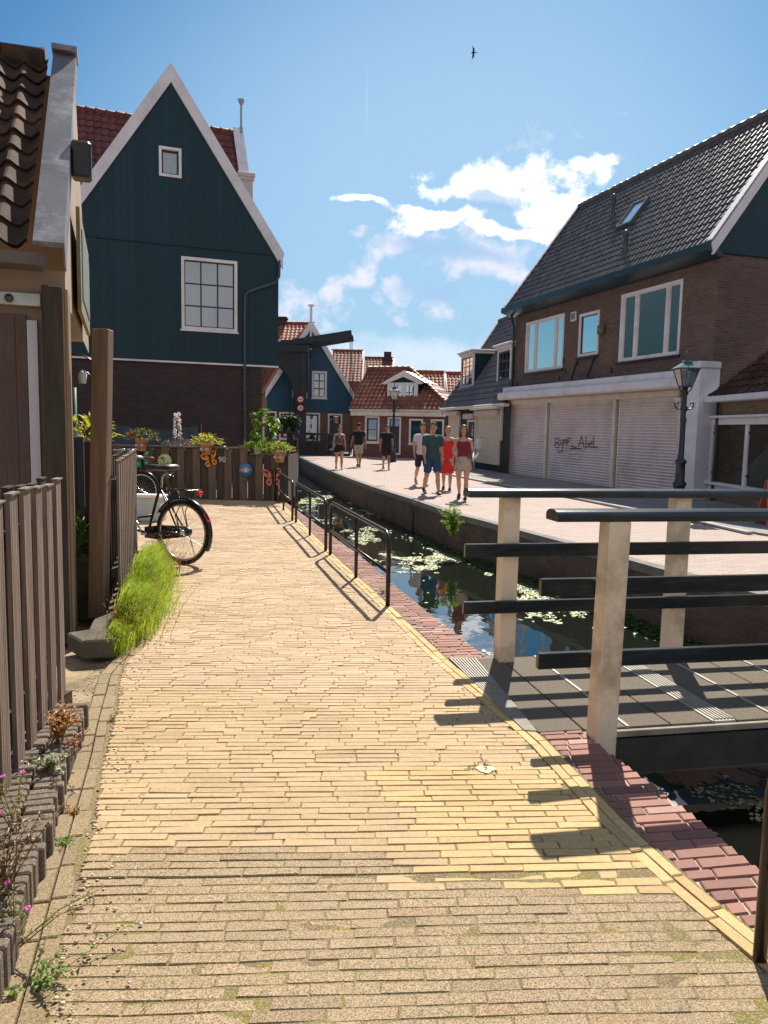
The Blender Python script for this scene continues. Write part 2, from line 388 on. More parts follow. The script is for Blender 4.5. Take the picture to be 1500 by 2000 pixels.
def copy_tree(o, parent=None):
    c = o.copy(); SC.collection.objects.link(c); c.parent = parent
    if parent is None: ORG[c.name] = Vector(o.location)
    for ch in list(o.children): copy_tree(ch, c)
    return c

# ------------------------------------------------------------------ facade frame
class Fac:
    def __init__(s, A, B, z0=0.0):
        s.A = Vector((A[0], A[1], z0)); B = Vector((B[0], B[1], z0)); s.L = (B-s.A).length; s.u = (B-s.A)/s.L
        s.n = Vector((-s.u.y, s.u.x, 0))
        if s.n.dot(CP-s.A) < 0: s.n = -s.n
    def pt(s, a, z, o=0.0): return s.A+s.u*a+Vector((0, 0, z))+s.n*o
    def px(s, x, y, o=0.0):
        d = ray(x, y); P = s.A+s.n*o; t = (P-CP).dot(s.n)/d.dot(s.n); q = CP+d*t-P
        return q.dot(s.u), q.z
    def rect(s, x0, y0, x1, y1, o=0.0):
        """rect from pixel corners (left top, right bottom)"""
        pts = [s.px(x, y, o) for x, y in ((x0, y0), (x1, y0), (x1, y1), (x0, y1))]
        a0, a1 = (pts[0][0]+pts[3][0])/2, (pts[1][0]+pts[2][0])/2
        if a0 > a1: a0, a1 = a1, a0
        return a0, min((pts[2][1]+pts[3][1])/2, (pts[0][1]+pts[1][1])/2), a1, max((pts[2][1]+pts[3][1])/2, (pts[0][1]+pts[1][1])/2)
    def box(s, mb, a0, a1, z0, z1, o0, o1, bev=0): mb.obox(s.pt(a0, z0, o0), s.u*(a1-a0), Vector((0, 0, z1-z0)), s.n*(o1-o0), bev=bev)
    def wall(s, mb, outer, holes=(), rev=.12, o=0.0):
        loops = [[Vector((a, z, 0)) for a, z in outer]]
        for (a0, z0, a1, z1) in holes: loops.append([Vector((a0, z0, 0)), Vector((a1, z0, 0)), Vector((a1, z1, 0)), Vector((a0, z1, 0))])
        flat = [p for l in loops for p in l]; vs = [s.pt(p.x, p.y, o) for p in flat]; fs = []
        for t in tessellate_polygon(loops):
            a, b, c = t
            if (vs[b]-vs[a]).cross(vs[c]-vs[a]).dot(s.n) < 0: a, b, c = a, c, b
            fs.append((a, b, c))
        mb.add(vs, fs)
        for (a0, z0, a1, z1) in holes:
            c = [(a0, z0), (a1, z0), (a1, z1), (a0, z1)]
            for i in range(4):
                p, q = c[i], c[(i+1) % 4]; mb.quad(s.pt(*p, o), s.pt(*q, o), s.pt(*q, o-rev), s.pt(*p, o-rev))
WHITE = plain('white paint', (.78, .74, .76), .45, .08, 3, .08, dirt=(.35, .30, .26), dirtamt=.25)
LILAC = plain('pale lilac paint', (.71, .69, .76), .5, .06, 2.5, .08, dirt=(.36, .32, .32), dirtamt=.3)
CREAM = plain('cream gloss paint', (.74, .68, .60), .38, .07, 3, .1, dirt=(.33, .25, .16), dirtamt=.25)
BLACKM = plain('black paint', (.012, .016, .018), .3, .3, 8, .1, dirt=(.05, .06, .06), dirtamt=.2)
DARKSASH = plain('dark green sash paint', (.012, .03, .03), .35, .2, 5, .05)
CURT = plain('net curtain cloth', (.26, .33, .44), .9, .12, 9, .2, stretch=(6, 6, .5))
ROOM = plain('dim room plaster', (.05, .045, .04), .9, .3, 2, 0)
GLASS = glassm()
GLASSB = glassm('reflective window glass', (.6, .62, .62), .74)
def window(th, fac, rect, nx=1, nz=1, fr=.07, frm=None, sash=None, glass=None, curtain=None, proud=.02, depth=.1, sill=True, cuts=None, sash_w=.035, rowcuts=None, mun=.018, blind=None, label=None):
    a0, z0, a1, z1 = rect; frm = frm or WHITE; sash = sash or DARKSASH; glass = glass or GLASS
    mb = MB()
    fac.box(mb, a0, a1, z0, z0+fr, -depth, proud); fac.box(mb, a0, a1, z1-fr, z1, -depth, proud)
    fac.box(mb, a0, a0+fr, z0+fr, z1-fr, -depth, proud-.003); fac.box(mb, a1-fr, a1, z0+fr, z1-fr, -depth, proud-.003)
    b0, b1, y0, y1 = a0+fr, a1-fr, z0+fr, z1-fr
    cuts = cuts or []; edges = [b0]
    for c in cuts:
        m = b0+(b1-b0)*c; fac.box(mb, m-fr*.45, m+fr*.45, y0, y1, -depth, proud-.006); edges += [m-fr*.45, m+fr*.45]
    edges.append(b1)
    w = mb.build('window', frm, th, label=label)
    ms = MB(); mg = MB()
    for i in range(0, len(edges), 2):
        c0, c1 = edges[i], edges[i+1]; q = sash_w
        fac.box(ms, c0, c1, y0, y0+q, -.06, -.02); fac.box(ms, c0, c1, y1-q, y1, -.06, -.02)
        fac.box(ms, c0, c0+q, y0+q, y1-q, -.06, -.022); fac.box(ms, c1-q, c1, y0+q, y1-q, -.06, -.022)
        for k in range(1, nx):
            m = c0+(c1-c0)*k/nx; fac.box(ms, m-mun, m+mun, y0+q, y1-q, -.055, -.026)
        for r in (rowcuts or [k/nz for k in range(1, nz)]):
            m = y0+(y1-y0)*r; fac.box(ms, c0+q, c1-q, m-mun, m+mun, -.055, -.03)
        fac.box(mg, c0+q*.5, c1-q*.5, y0+q*.5, y1-q*.5, -.046, -.042)
    ms.build('sash', sash, w); mg.build('pane', glass, w)
    if sill:
        m2 = MB(); fac.box(m2, a0-.04, a1+.04, z0-.05, z0-.002, -.02, .07); m2.build('sill', frm, w)
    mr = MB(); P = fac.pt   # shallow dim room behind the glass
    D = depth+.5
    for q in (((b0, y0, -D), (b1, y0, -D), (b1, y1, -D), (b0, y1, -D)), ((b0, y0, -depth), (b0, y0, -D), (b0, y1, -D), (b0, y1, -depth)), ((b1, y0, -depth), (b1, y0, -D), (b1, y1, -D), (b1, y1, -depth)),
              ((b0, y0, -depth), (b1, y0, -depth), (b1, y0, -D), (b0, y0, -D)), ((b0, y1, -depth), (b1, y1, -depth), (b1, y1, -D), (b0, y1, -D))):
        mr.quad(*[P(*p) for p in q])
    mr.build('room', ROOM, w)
    if curtain:
        for (t0, t1, w0, w1) in curtain:   # fractions
            mc = MB(); n = 24; vs = []
            c0, c1 = b0+(b1-b0)*t0, b0+(b1-b0)*t1; zz0, zz1 = y0+(y1-y0)*w0, y0+(y1-y0)*w1
            for i in range(n+1):
                a = c0+(c1-c0)*i/n; o = -.14+.018*math.sin(i*2.1)+.008*math.sin(i*5.3)
                vs += [fac.pt(a, zz0+.015*math.sin(i*.7), o), fac.pt(a, zz1, o)]
            mc.add(vs, [(2*i, 2*i+2, 2*i+3, 2*i+1) for i in range(n)], smooth=True); mc.build('curtain', CURT, w)
    return w
# ------------------------------------------------------------------ pantiles
def pantiles(mb, P0, U, V, Wd, L, tw=.23, tl=.30, amp=.045, ns=6, lip=.028, clip=None, jit=.004):
    U, V = Vector(U).normalized(), Vector(V).normalized(); N = U.cross(V)
    if N.z < 0: N = -N
    rows = max(1, int(math.ceil(L/tl))); P0 = Vector(P0)
    for j in range(rows):
        v0 = j*tl; v1 = min(L, v0+tl+.02)
        c0 = clip(v0) if clip else (0, Wd); c1 = clip(v1) if clip else (0, Wd)
        n = max(2, int(round((max(c0[1], c1[1])-min(c0[0], c1[0]))/tw*ns)))
        lo, hi = min(c0[0], c1[0]), max(c0[1], c1[1]); vs = []; fs = []; last = None
        for i in range(n+1):
            a = lo+(hi-lo)*i/n; t = (a/tw) % 1.0; ti = int(a/tw)
            h = amp*(.5+.5*math.cos(2*math.pi*t))**1.5-amp*.25*math.sin(2*math.pi*t)
            rr = (math.sin(ti*12.9898+j*78.233)*43758.5453) % 1.0
            dz = (rr-.5)*jit*2
            a0 = min(max(a, c0[0]), c0[1]); a1 = min(max(a, c1[0]), c1[1])
            vs += [P0+U*a0+V*(v0-(rr-.5)*jit*2)+N*(h+lip+dz), P0+U*a1+V*v1+N*(h*.9+dz*.5), P0+U*a0+V*(v0+.01)+N*(h-.005)]
        for i in range(n):
            b = 3*i; fs.append((b, b+3, b+4, b+1)); fs.append((b+2, b+5, b+3, b))
        mb.add(vs, fs, smooth=False)
def ridge(mb, A, B, r=.11, step=.33):
    A, B = Vector(A), Vector(B); d = B-A; n = max(1, int(d.length/step)); t = d.normalized()
    for i in range(n):
        p = A+d*(i/n); q = A+d*((i+1)/n)+t*.03; dz = Vector((0, 0, random.uniform(-.006, .006)))
        mb.tube([p+dz, p+t*.04+dz, q+dz], [r*1.12, r*1.0, r*.93], 10, True)
# ================================================================== SETTING
WZ = -0.75
def xy(p): return Vector((p.x, p.y, 0))
curb_px = [(1472, 1821), (1360, 1733), (1229, 1618), (1061, 1441), (867, 1283), (760, 1182), (650, 1083), (553, 985)]
edge_px = [(1479, 1693), (1351, 1588), (1204, 1478), (947, 1280), (877, 1227), (763, 1137), (713, 1093), (560, 982)]
farq_px = [(580, 890), (613, 905), (647, 920), (690, 937), (733, 952), (813, 977), (887, 1003), (930, 1013), (1010, 1034), (1150, 1071), (1298, 1112), (1457, 1153)]
curb = [xy(W(*p)) for p in curb_px]; edge = [xy(W(*p)) for p in edge_px]; farq = [xy(W(*p)) for p in farq_px]
def ext(pl, Y):   # prolong the first segment back to Y
    a, b = pl[0], pl[1]; d = (a-b); return a+d*((Y-a.y)/d.y)
curb = [ext(curb, .3)]+curb; edge = [ext(edge, -.5)]+edge
e = farq[-1]-farq[-2]; farq.append(farq[-1]+e*((-3-farq[-1].y)/e.y))
def interp(pl, Y):
    P = sorted(pl, key=lambda p: p.y)
    if Y <= P[0].y: a, b = P[0], P[1]
    elif Y >= P[-1].y: a, b = P[-2], P[-1]
    else:
        for a, b in zip(P, P[1:]):
            if a.y <= Y <= b.y: break
    return a.x+(b.x-a.x)*(Y-a.y)/max(1e-6, b.y-a.y)
canal_left = edge+[Vector((-2.75, 21, 0)), Vector((-4.2, 28.5, 0)), Vector((-6.6, 44.6, 0))]
canal = canal_left+farq
lft_px = [(147, 1730), (207, 1478), (216, 1418), (240, 1310)]
lft = [xy(W(*p)) for p in lft_px]; lft = [ext(lft, .3)]+lft+[Vector((-1.72, 5.9, 0)), Vector((-2.45, 8.9, 0)), Vector((-2.9, 9.3, 0)), Vector((-4.2, 9.6, 0)), Vector((-4.6, 17, 0))]
# terrain sheet with the canal cut out
def sheet(name, loops, z, mat, kind='structure'):
    L2 = [[Vector((p[0], p[1], 0)) for p in l] for l in loops]; flat = [p for l in L2 for p in l]; mb = MB()
    fs = []
    for t in tessellate_polygon(L2):
        a, b, c = t
        if (flat[b]-flat[a]).cross(flat[c]-flat[a]).z < 0: a, b, c = a, c, b
        fs.append((a, b, c))
    mb.add([(p.x, p.y, z) for p in flat], fs); return mb.build(name, mat, None, kind)
sand = plain('sandy soil', (.30, .22, .13), .95, .35, 7, .9, dirt=(.10, .075, .04), dirtamt=.7, bscale=120)
sheet('ground', [[(-400, -60), (400, -60), (400, 600), (-400, 600)], [p for p in canal]], -.035, sand)
# water
def waterm():
    m, nt, b = nodes('canal water'); b.inputs['Base Color'].default_value = (.006, .011, .007, 1); b.inputs['Roughness'].default_value = .012
    b.inputs['IOR'].default_value = 3.8
    tc = new(nt, 'ShaderNodeTexCoord'); mp = new(nt, 'ShaderNodeMapping'); link(nt, tc.outputs['Object'], mp.inputs[0]); mp.inputs['Scale'].default_value = (1.2, .7, 1)
    bump(nt, b, noise_(nt, mp.outputs[0], 2.2, 3, .5), .10, .05); return m
mb = MB(); mb.quad((-30, -8, WZ), (30, -8, WZ), (30, 60, WZ), (-30, 60, WZ)); mb.build('water', waterm(), None, 'structure')
# quay walls
QW = brickm('dark quay brick', (.085, .05, .04), (.13, .085, .065), (.10, .09, .08), moss=(.02, .035, .012), dirt=.6)
def quay(name, pl, side, mat, label, cap=.16):
    th = thing(name, (pl[0].x, pl[0].y, -1.1), label, 'quay wall')
    mb = MB(); mc = MB()
    for a, b in zip(pl, pl[1:]):
        mb.quad((a.x, a.y, -1.1), (b.x, b.y, -1.1), (b.x, b.y, -.105), (a.x, a.y, -.105))
        d = (b-a).normalized(); n = Vector((d.y, -d.x, 0))*side
        mc.add([a+n*.02+Vector((0, 0, -.11)), b+n*.02+Vector((0, 0, -.11)), b+n*.02+Vector((0, 0, -.001)), a+n*.02+Vector((0, 0, -.001)), b-n*cap+Vector((0, 0, -.001)), a-n*cap+Vector((0, 0, -.001)),
                a-n*.0+Vector((0, 0, -.11)), b-n*.0+Vector((0, 0, -.11))], [(0, 1, 2, 3), (3, 2, 4, 5), (0, 6, 7, 1)])
    mb.build('wall', mat, th)
    if cap: mc.build('coping', plain('quay coping stone', (.17, .15, .14), .85, .3, 4, .5, dirt=(.05, .05, .03)), th); return th
quay('quay_wall', canal_left, 1, QW, 'dark brick wall under the red brick edge of the yellow path', cap=.0)
quay('quay_wall', farq, 1, QW, 'long dark canal wall with light coping below the sunny plaza where people walk')
mb = MB(); a, b = canal_left[-1], farq[0]
mb.quad((a.x, a.y, -1.1), (b.x, b.y, -1.1), (b.x, b.y, -.03), (a.x, a.y, -.03)); tag(mb.build('quay_wall', QW), 'short dark wall closing the far end of the canal under the drawbridge', 'quay wall')
# light brick repair patches in the far wall (sunlit reflections seen as paler brick)
# ---- brick laying
def lay(mb, Lf, Rf, Y0, Y1, tilt, pitch, ln, gap, colf, zt=0.0, zj=.0010, bev=.004, hgt=.02, zf=None, rotj=.004):
    t = math.tan(tilt); k = 0; y = Y0
    while y < Y1:
        xl = xr = 0.0
        for _ in range(5): xl = Lf(y+xl*t); xr = Rf(y+xr*t)
        x = xl - random.random()*ln if xr > xl else xr
        while x < xr:
            l = ln*random.uniform(.975, 1.02); a = max(x, xl); b = min(x+l, xr)
            if b-a > .03:
                q = gap/2; dz = random.gauss(0, zj)+(zf((a+b)/2, y) if zf else 0); tx = random.gauss(0, .0005); ty = random.gauss(0, .0005)
                j = lambda: random.gauss(0, rotj*.35)
                c = [(a+q, y+q), (b-q, y+q), (b-q, y+pitch-q), (a+q, y+pitch-q)]
                P = [Vector((px_+j(), py_+px_*t+j(), zt+dz-bev+(tx if i in (0, 3) else -tx)+(ty if i < 2 else -ty))) for i, (px_, py_) in enumerate(c)]
                m = (P[0]+P[1]+P[2]+P[3])/4
                T = []
                for p in P:
                    d = Vector((m.x-p.x, m.y-p.y, 0)); T.append(p+Vector((math.copysign(bev, d.x), math.copysign(bev*.8, d.y), bev)))
                B = [p-Vector((0, 0, hgt)) for p in P]
                col = colf((a+b)/2, y+(a+b)/2*t)
                mb.add(T+P+B, [(0, 1, 2, 3)]+[(4+i, 4+(i+1) % 4, (i+1) % 4, i) for i in range(4)]+[(8+i, 8+(i+1) % 4, 4+(i+1) % 4, 4+i) for i in range(4)], col)
            x += l
        y += pitch; k += 1
def hump(x, y): return .010*noise.noise(Vector((x*.8, y*.8, 3)))+.005*noise.noise(Vector((x*2.5, y*2.5, 9)))
def ycol(x, y):
    n = noise.noise(Vector((x*.55, y*.5, 1))); r = random.random(); wear = .25
    base = (.57, .405, .235)
    bound = 2.62+.10*noise.noise(Vector((x*1.3, 0, 5)))+(.12 if x < .1 else -.10)
    if y < bound: wear = 1.0; base = (.55, .40, .25)
    elif y < 3.5 and x > .1-(.3*(y-3)) and n > -.5: base = (.60, .415, .20); wear = .08
    elif y > 4.5: base = (.60, .425, .27); wear = .3
    k = 1+.11*(r-.5)+.12*n; c = [v*k for v in base]
    if random.random() < .035: c = [v*.84 for v in c]
    if random.random() < .03: c = [c[0]*1.02, c[1]*.94, c[2]*.9]
    return (c[0], c[1], c[2], min(1, wear+.25*random.random()))
PATHM = attrm('yellow paving brick', .82, .55, dirt=(.20, .15, .08), dirtamt=.25)
mb = MB()
cin = [p-Vector((.105, 0, 0)) for p in curb]
lay(mb, lambda y: interp(lft, y)-(.03 if y > 5 else 0)+.012*math.sin(y*5), lambda y: interp(cin, y), .9, 17.0, R(3.6), .0492, .205, .0042, ycol, bev=.003, zj=.0006, zf=lambda x, y: hump(x, y)-(.0042+.0016*random.random() if y < 2.62 else 0), rotj=.006)
mb.build('path', PATHM, None, 'structure')
# sand bed under the paving
cl2 = [p for p in curb if p.y < 17]
mb = MB(); vs = []; fs = []; NX = 70; ys = []
y = .9
while y < 17.15: ys.append(y); y += .035 if y < 7 else .1
for y in ys:
    a_, b_ = interp(lft, y)-.02, interp(curb, y)+.02
    for i in range(NX+1):
        x = a_+(b_-a_)*i/NX; wz = y < 2.6
        vs.append((x, y, hump(x, y)-(.0046 if not wz else .0070)+(.0022*noise.noise(Vector((x*11, y*11, 3))) if wz else .0008*noise.noise(Vector((x*9, y*9, 3))))))
for j in range(len(ys)-1):
    for i in range(NX): q = j*(NX+1)+i; fs.append((q, q+1, q+NX+2, q+NX+1))
for f_ in fs:
    x, y, z = vs[f_[0]]; m_ = max(0, min(1, .5+1.6*noise.noise(Vector((x*7, y*7, 2))))); m_ = m_ if y < 3.4 else m_*.5
    mb.add([vs[i] for i in f_], [(0, 1, 2, 3)], col=(.27*(1-m_)+.30*m_, .19*(1-m_)+.26*m_, .105*(1-m_)+.05*m_, 1.0))
mb.build('sand_bed', PATHM, None, 'structure')
# curb of yellow bricks laid lengthwise
def lengthwise(mb, pl, offs, w, ln, gap, colf, zt=.003, hgt=.03):
    P = sorted(pl, key=lambda p: p.y); D = [0]
    for a, b in zip(P, P[1:]): D.append(D[-1]+(b-a).length)
    def at(s):
        for i in range(len(D)-1):
            if s <= D[i+1] or i == len(D)-2:
                f = (s-D[i])/(D[i+1]-D[i]); d = (P[i+1]-P[i]).normalized(); return P[i]+(P[i+1]-P[i])*f, d
    for o in offs:
        s = -random.random()*ln+.2
        while s < D[-1]-.05:
            l = ln*random.uniform(.96, 1.03); p, d = at(max(0, s)); q, d2 = at(min(D[-1], s+l-gap)); n = Vector((-d.y, d.x, 0)); n2 = Vector((-d2.y, d2.x, 0))
            dz = Vector((0, 0, zt+random.gauss(0, .0018)+hump(p.x, p.y)*.6)); b = .004
            c = [p+n*(o+w-gap)+dz, p+n*o+dz, q+n2*o+dz, q+n2*(o+w-gap)+dz]; m = sum(c, Vector())/4
            T = [v+(m-v).normalized()*b*1.3 for v in c]; Pm = [v-Vector((0, 0, b)) for v in c]; B = [v-Vector((0, 0, hgt)) for v in c]
            mb.add(T+Pm+B, [(0, 1, 2, 3)]+[(4+i, 4+(i+1) % 4, (i+1) % 4, i) for i in range(4)]+[(8+i, 8+(i+1) % 4, 4+(i+1) % 4, 4+i) for i in range(4)], colf(p.x, p.y)); s += l
def ccol(x, y):
    k = random.uniform(.86, 1.12); return (.64*k, .44*k, .21*k, .12+.2*random.random())
mb = MB(); lengthwise(mb, curb, (.0, .052), .052, .205, .005, ccol); mb.build('kerb_strip', PATHM, None, 'structure')
mb = MB(); lengthwise(mb, [Vector((p.x, p.y, 0)) for p in lft[:6]], (.005, .075), .07, .205, .006, lambda x, y: (lambda k: (.42*k, .31*k, .18*k, .95))(random.uniform(.8, 1.05)), zt=-.006); mb.build('gutter_strip', PATHM, None, 'structure')
# red brick quay edge
def rcol(x, y):
    k = random.uniform(.75, 1.2); r = random.random()
    c = (.32, .145, .115) if r < .7 else ((.25, .11, .095) if r < .9 else (.40, .24, .20))
    far = min(1, max(0, (y-4)/8)); c = tuple(a*(1-.0*far) for a in c)
    return (c[0]*k, c[1]*k, c[2]*k, .15)
mb = MB(); lay(mb, lambda y: interp(curb, y)+.006, lambda y: interp(edge, y), .0, 16.6, R(9), .068, .205, .010, rcol, zt=-.004, zj=.0012, hgt=.05, rotj=.003)
mb.build('red_brick_edge', attrm('red paving brick', .75, .4, dirt=(.13, .09, .08), dirtamt=.25), None, 'structure')
sheet('mortar_bed', [[(p.x, p.y) for p in curb]+[(p.x, p.y) for p in reversed(edge)]], -.013, plain('pale mortar', (.38, .31, .27), .9, .25, 20, .5))
# ---- plaza on the other side
pl = [(p.x, p.y) for p in farq]
PLAZA = brickm('pink plaza clinkers', (.33, .25, .225), (.41, .33, .30), (.20, .15, .13), bw=.205, bh=.085, ms=.012, rough=.85, dirt=.18, bstr=.9, dsc=.5)
sheet('plaza_paving', [pl+[(3+farq[-1].x, -3), (40, -3), (40, 70), (-14, 70), (-14, 47)]], -.004, PLAZA)
sw_px = [(838, 912), (883, 926), (960, 941), (1060, 958), (1200, 985), (1350, 1012), (1480, 1040)]
sw = [W(*p, .035) for p in sw_px]; swl = [(p.x, p.y) for p in sw]+[(7.9, 9), (14, 9), (14, 20), (8, 34), (2.0, 38)]
mb = MB(); mb.prism([(x, y, .035) for x, y in swl], (0, 0, -.06)); mb.build('sidewalk', brickm('grey pavement tiles', (.20, .185, .185), (.26, .24, .235), (.12, .11, .11), bw=.3, bh=.3, ms=.012, dirt=.3), None, 'structure')
mb = MB()
for a, b in zip(sw, sw[1:]):
    d = (b-a).normalized(); n = Vector((-d.y, d.x, 0)); mb.obox(a-n*.07-Vector((0, 0, .03))+d*.005, d*((b-a).length-.01), n*.12*-1, Vector((0, 0, .045)), bev=.008)
mb.build('kerb', plain('grey kerb stone', (.33, .31, .31), .8, .2, 3, .4), None, 'structure')
# ---- duckweed and lily litter on the water
def inside(x, y): return interp(canal_left, y)+.05 < x < interp(farq, y)-.04
mbw = MB(); mbg = MB(); rnd = random.Random(5); cnt = 0
for _ in range(90000):
    y = 2.5+rnd.random()**.8*26 if rnd.random() < .5 else rnd.uniform(2.5, 16); xl, xr = interp(canal_left, y), interp(farq, y)
    x = rnd.uniform(xl+.03, xr-.03); f = (x-xl)/(xr-xl)
    n = noise.noise(Vector((x*1.1, y*.55, 2)))+.6*noise.noise(Vector((x*4, y*2.2, 7)))+.35*noise.noise(Vector((x*13, y*8, 4)))
    n += .35*noise.noise(Vector((x*1.2, y*5, 11)))
    if y < 3.9: th_ = .52-.1*f
    elif y < 8.5: th_ = .62-1.05*max(0, f-.42)
    elif y < 12.5: th_ = .72-.85*max(0, f-.35)
    elif y < 16: th_ = .45-.35*f
    else: th_ = .46-.12*f
    if (x-2.05)**2+((y-4.75)*.8)**2 < .22: th_ = min(th_, .02)
    if n < th_: continue
    cnt += 1
    r = rnd.uniform(.006, .017)*(1+y*.03); a0 = rnd.random()*6.28; k = rnd.randint(5, 7); sq = rnd.uniform(.6, 1)
    t = Vector((rnd.gauss(0, .09), rnd.gauss(0, .09), 0)); zz = WZ+.004+rnd.random()*.004
    c = Vector((x, y, zz)); vs = [c+Vector((math.cos(a0+6.283*i/k)*r*rnd.uniform(.7, 1.2), math.sin(a0+6.283*i/k)*r*sq*rnd.uniform(.7, 1.2), 0)) for i in range(k)]
    vs = [v+Vector((0, 0, (v-c).dot(t))) for v in vs]
    mbw.add(vs, [tuple(range(k))])
    if cnt > 26000: break
o = mbw.build('duckweed', leafm('pale duckweed', (.56, .62, .36), .25, .1, 6), None, 'stuff'); tag(o, 'pale floating weed drifting in patches on the dark canal water', 'water plants')
# green algae shelf along the foot of the far wall
mbg = MB(); rnd = random.Random(8)
for _ in range(9000):
    y = rnd.uniform(5.5, 17); xr = interp(farq, y); x = xr-.02-abs(rnd.gauss(0, .13))*(1.1+.5*noise.noise(Vector((y, 0, 0))))
    r = rnd.uniform(.01, .03); a0 = rnd.random()*6.28; c = Vector((x, y, WZ+.012+rnd.random()*.05*max(0, 1-(xr-x)*5)))
    mbg.add([c+Vector((math.cos(a0+1.57*i)*r, math.sin(a0+1.57*i)*r, rnd.uniform(-.006, .012))) for i in range(4)], [(0, 1, 2, 3)])
tag(mbg.build('algae', leafm('green algae', (.055, .10, .02), .4, .15), None, 'stuff'), 'green algae growing along the foot of the far canal wall', 'water plants')
# ================================================================== BUILDINGS
DB = brickm('dark plum brick', (.040, .026, .026), (.064, .042, .042), (.080, .074, .078), bh=.07, ms=.013, bstr=1.0)
BB = brickm('brown brick', (.105, .064, .054), (.165, .112, .095), (.21, .175, .155), bh=.066, ms=.013, dirt=.35, bstr=1.0)
RB = brickm('red brown brick', (.16, .06, .045), (.21, .095, .07), (.12, .09, .08), bh=.062)
TB = brickm('tan brown brick', (.15, .085, .06), (.20, .12, .09), (.11, .09, .08), bh=.062)
GREENB = plankm('dark green boards', (.003, .034, .054), pw=.19, rough=.45, var=.14, seam=.35, grain=.35)
BLUEB = plankm('dark blue boards', (.022, .085, .16), pw=.22, rough=.5, var=.1, seam=.4, grain=.2)
GREYT = tilem('grey blue tiles', (.070, .072, .085), (.125, .115, .120), moss=(.085, .06, .05), mamt=.45, rough=.40, spec=.6)
REDT = tilem('orange red tiles', (.30, .075, .04), (.40, .12, .06), moss=(.10, .04, .03), mamt=.5, rough=.6)
ORT = tilem('weathered orange tiles', (.26, .085, .045), (.36, .14, .075), moss=(.075, .045, .035), mamt=.7, rough=.45)
OLDT = tilem('old brown tiles', (.060, .034, .027), (.125, .065, .042), moss=(.022, .021, .015), mamt=.85, rough=.85, spec=.15, msc=2.2)
LEAD = plain('grey lead sheet', (.15, .145, .165), .5, .22, 3.5, .25, dirt=(.50, .48, .50), dirtamt=.55, metal=.15)
ZINC = plain('zinc pipe', (.05, .075, .085), .45, .2, 5, .1)
DKGUT = plain('dark green gutter', (.012, .04, .052), .4, .2, 5, .1)

def rake(mb, fac, p, q, w, o0=.0, o1=.07, inner=None):
    """board along a gable slope; p eave end, q apex (s,z); w = vertical width measured downwards"""
    P = [fac.pt(p[0], p[1], o0), fac.pt(q[0], q[1], o0), fac.pt(q[0], q[1]-w[1], o0), fac.pt(p[0], p[1]-w[0], o0)]
    mb.prism(P, fac.n*(o1-o0))
def slope(th, name, mat, eave, U, back, rise, Wd, tw=.23, tl=.30, amp=.045, ns=6, clip=None, thick=.08, label=None):
    """pantile roof plane: eave corner, along U, going 'back' horizontally (vector) and up by rise"""
    V = Vector(back)+Vector((0, 0, rise)); L = V.length; mb = MB()
    pantiles(mb, eave, U, V, Wd, L, tw, tl, amp, ns, clip=clip)
    o = mb.build(name, mat, th, label=label)
    # UVs along the slope so tile colours follow the courses
    Un, Vn = Vector(U).normalized(), V.normalized(); uvl = o.data.uv_layers[0].data; og = org(th); P0 = Vector(eave)
    buf = []
    for l in o.data.loops:
        q = o.data.vertices[l.vertex_index].co+og-P0; buf += (q.dot(Un), q.dot(Vn)-.006)
    o.data.uv_layers[0].data.foreach_set('uv', buf)
    return o
def deck_under(mb, eave, U, back, rise, Wd, t=.12, clip=None):
    V = Vector(back)+Vector((0, 0, rise)); U = Vector(U).normalized(); N = U.cross(V.normalized())
    if N.z < 0: N = -N
    e = Vector(eave)-N*.012; c0 = clip(0) if clip else (0, Wd); c1 = clip(V.length) if clip else (0, Wd)
    mb.prism([e+U*c0[0], e+U*c0[1], e+V+U*c1[1], e+V+U*c1[0]], -N*t)

# ---------------- 1. green gabled house on the left
Cr = VY(543, 640, 24.0); w1 = Vector((math.sin(R(69)), math.cos(R(69)), 0))
FA = Fac(Cr-w1*6.9, Cr); L = FA.L; n = FA.n
apx = FA.px(333, 125); evr = FA.px(551, 492); half = evr[0]-apx[0]; evl = (apx[0]-half, evr[1])
strip = (FA.px(165, 699)[1]+FA.px(540, 717)[1])/2; seam = (FA.px(165, 464)[1]+FA.px(545, 499)[1])/2
GH = thing('gable_house', (Cr.x, Cr.y, 0), 'dark green boarded house with tall steep white edged gable above dark brick', 'house')
hb = FA.rect(354, 506, 463, 646); hs = FA.rect(310, 289, 354, 347)
a_in = (apx[0], apx[1]-.42); sl = (apx[1]-evr[1])/half
def roofz(s, d=.12): return apx[1]-abs(s-apx[0])*sl-d
xl, xr_ = evl[0]+.12, Cr and L
mb = MB(); LB = FA.px(511, 780)[0]; FA.wall(mb, [(xl, 0), (LB, 0), (LB, strip), (xl, strip)]); 
mb.quad(FA.pt(LB, 0), FA.pt(LB, 0, -8), FA.pt(LB, strip, -8), FA.pt(LB, strip)); mb.quad(FA.pt(LB, strip), FA.pt(L, strip), FA.pt(L, strip, -8), FA.pt(LB, strip, -8)); mb.build('wall', DB, GH, label='dark brick lower wall')
zL, zR = roofz(xl), roofz(L)
mb = MB(); FA.wall(mb, [(xl, strip), (L, strip), (L, seam), (xl, seam)], [hb], o=.035)
mb.quad(FA.pt(L, strip, .03), FA.pt(L, strip, -8), FA.pt(L, zR, -8), FA.pt(L, zR, .03)); mb.quad(FA.pt(xl, strip, .035), FA.pt(L, strip, .035), FA.pt(L, strip, 0), FA.pt(xl, strip, 0))
mb.build('wall_boards', GREENB, GH, label='dark green vertical boarding')
mb = MB(); FA.wall(mb, [(xl, seam+.03), (L, seam+.03), (L, zR), (apx[0], roofz(apx[0])), (xl, zL)], [hs], o=.055)
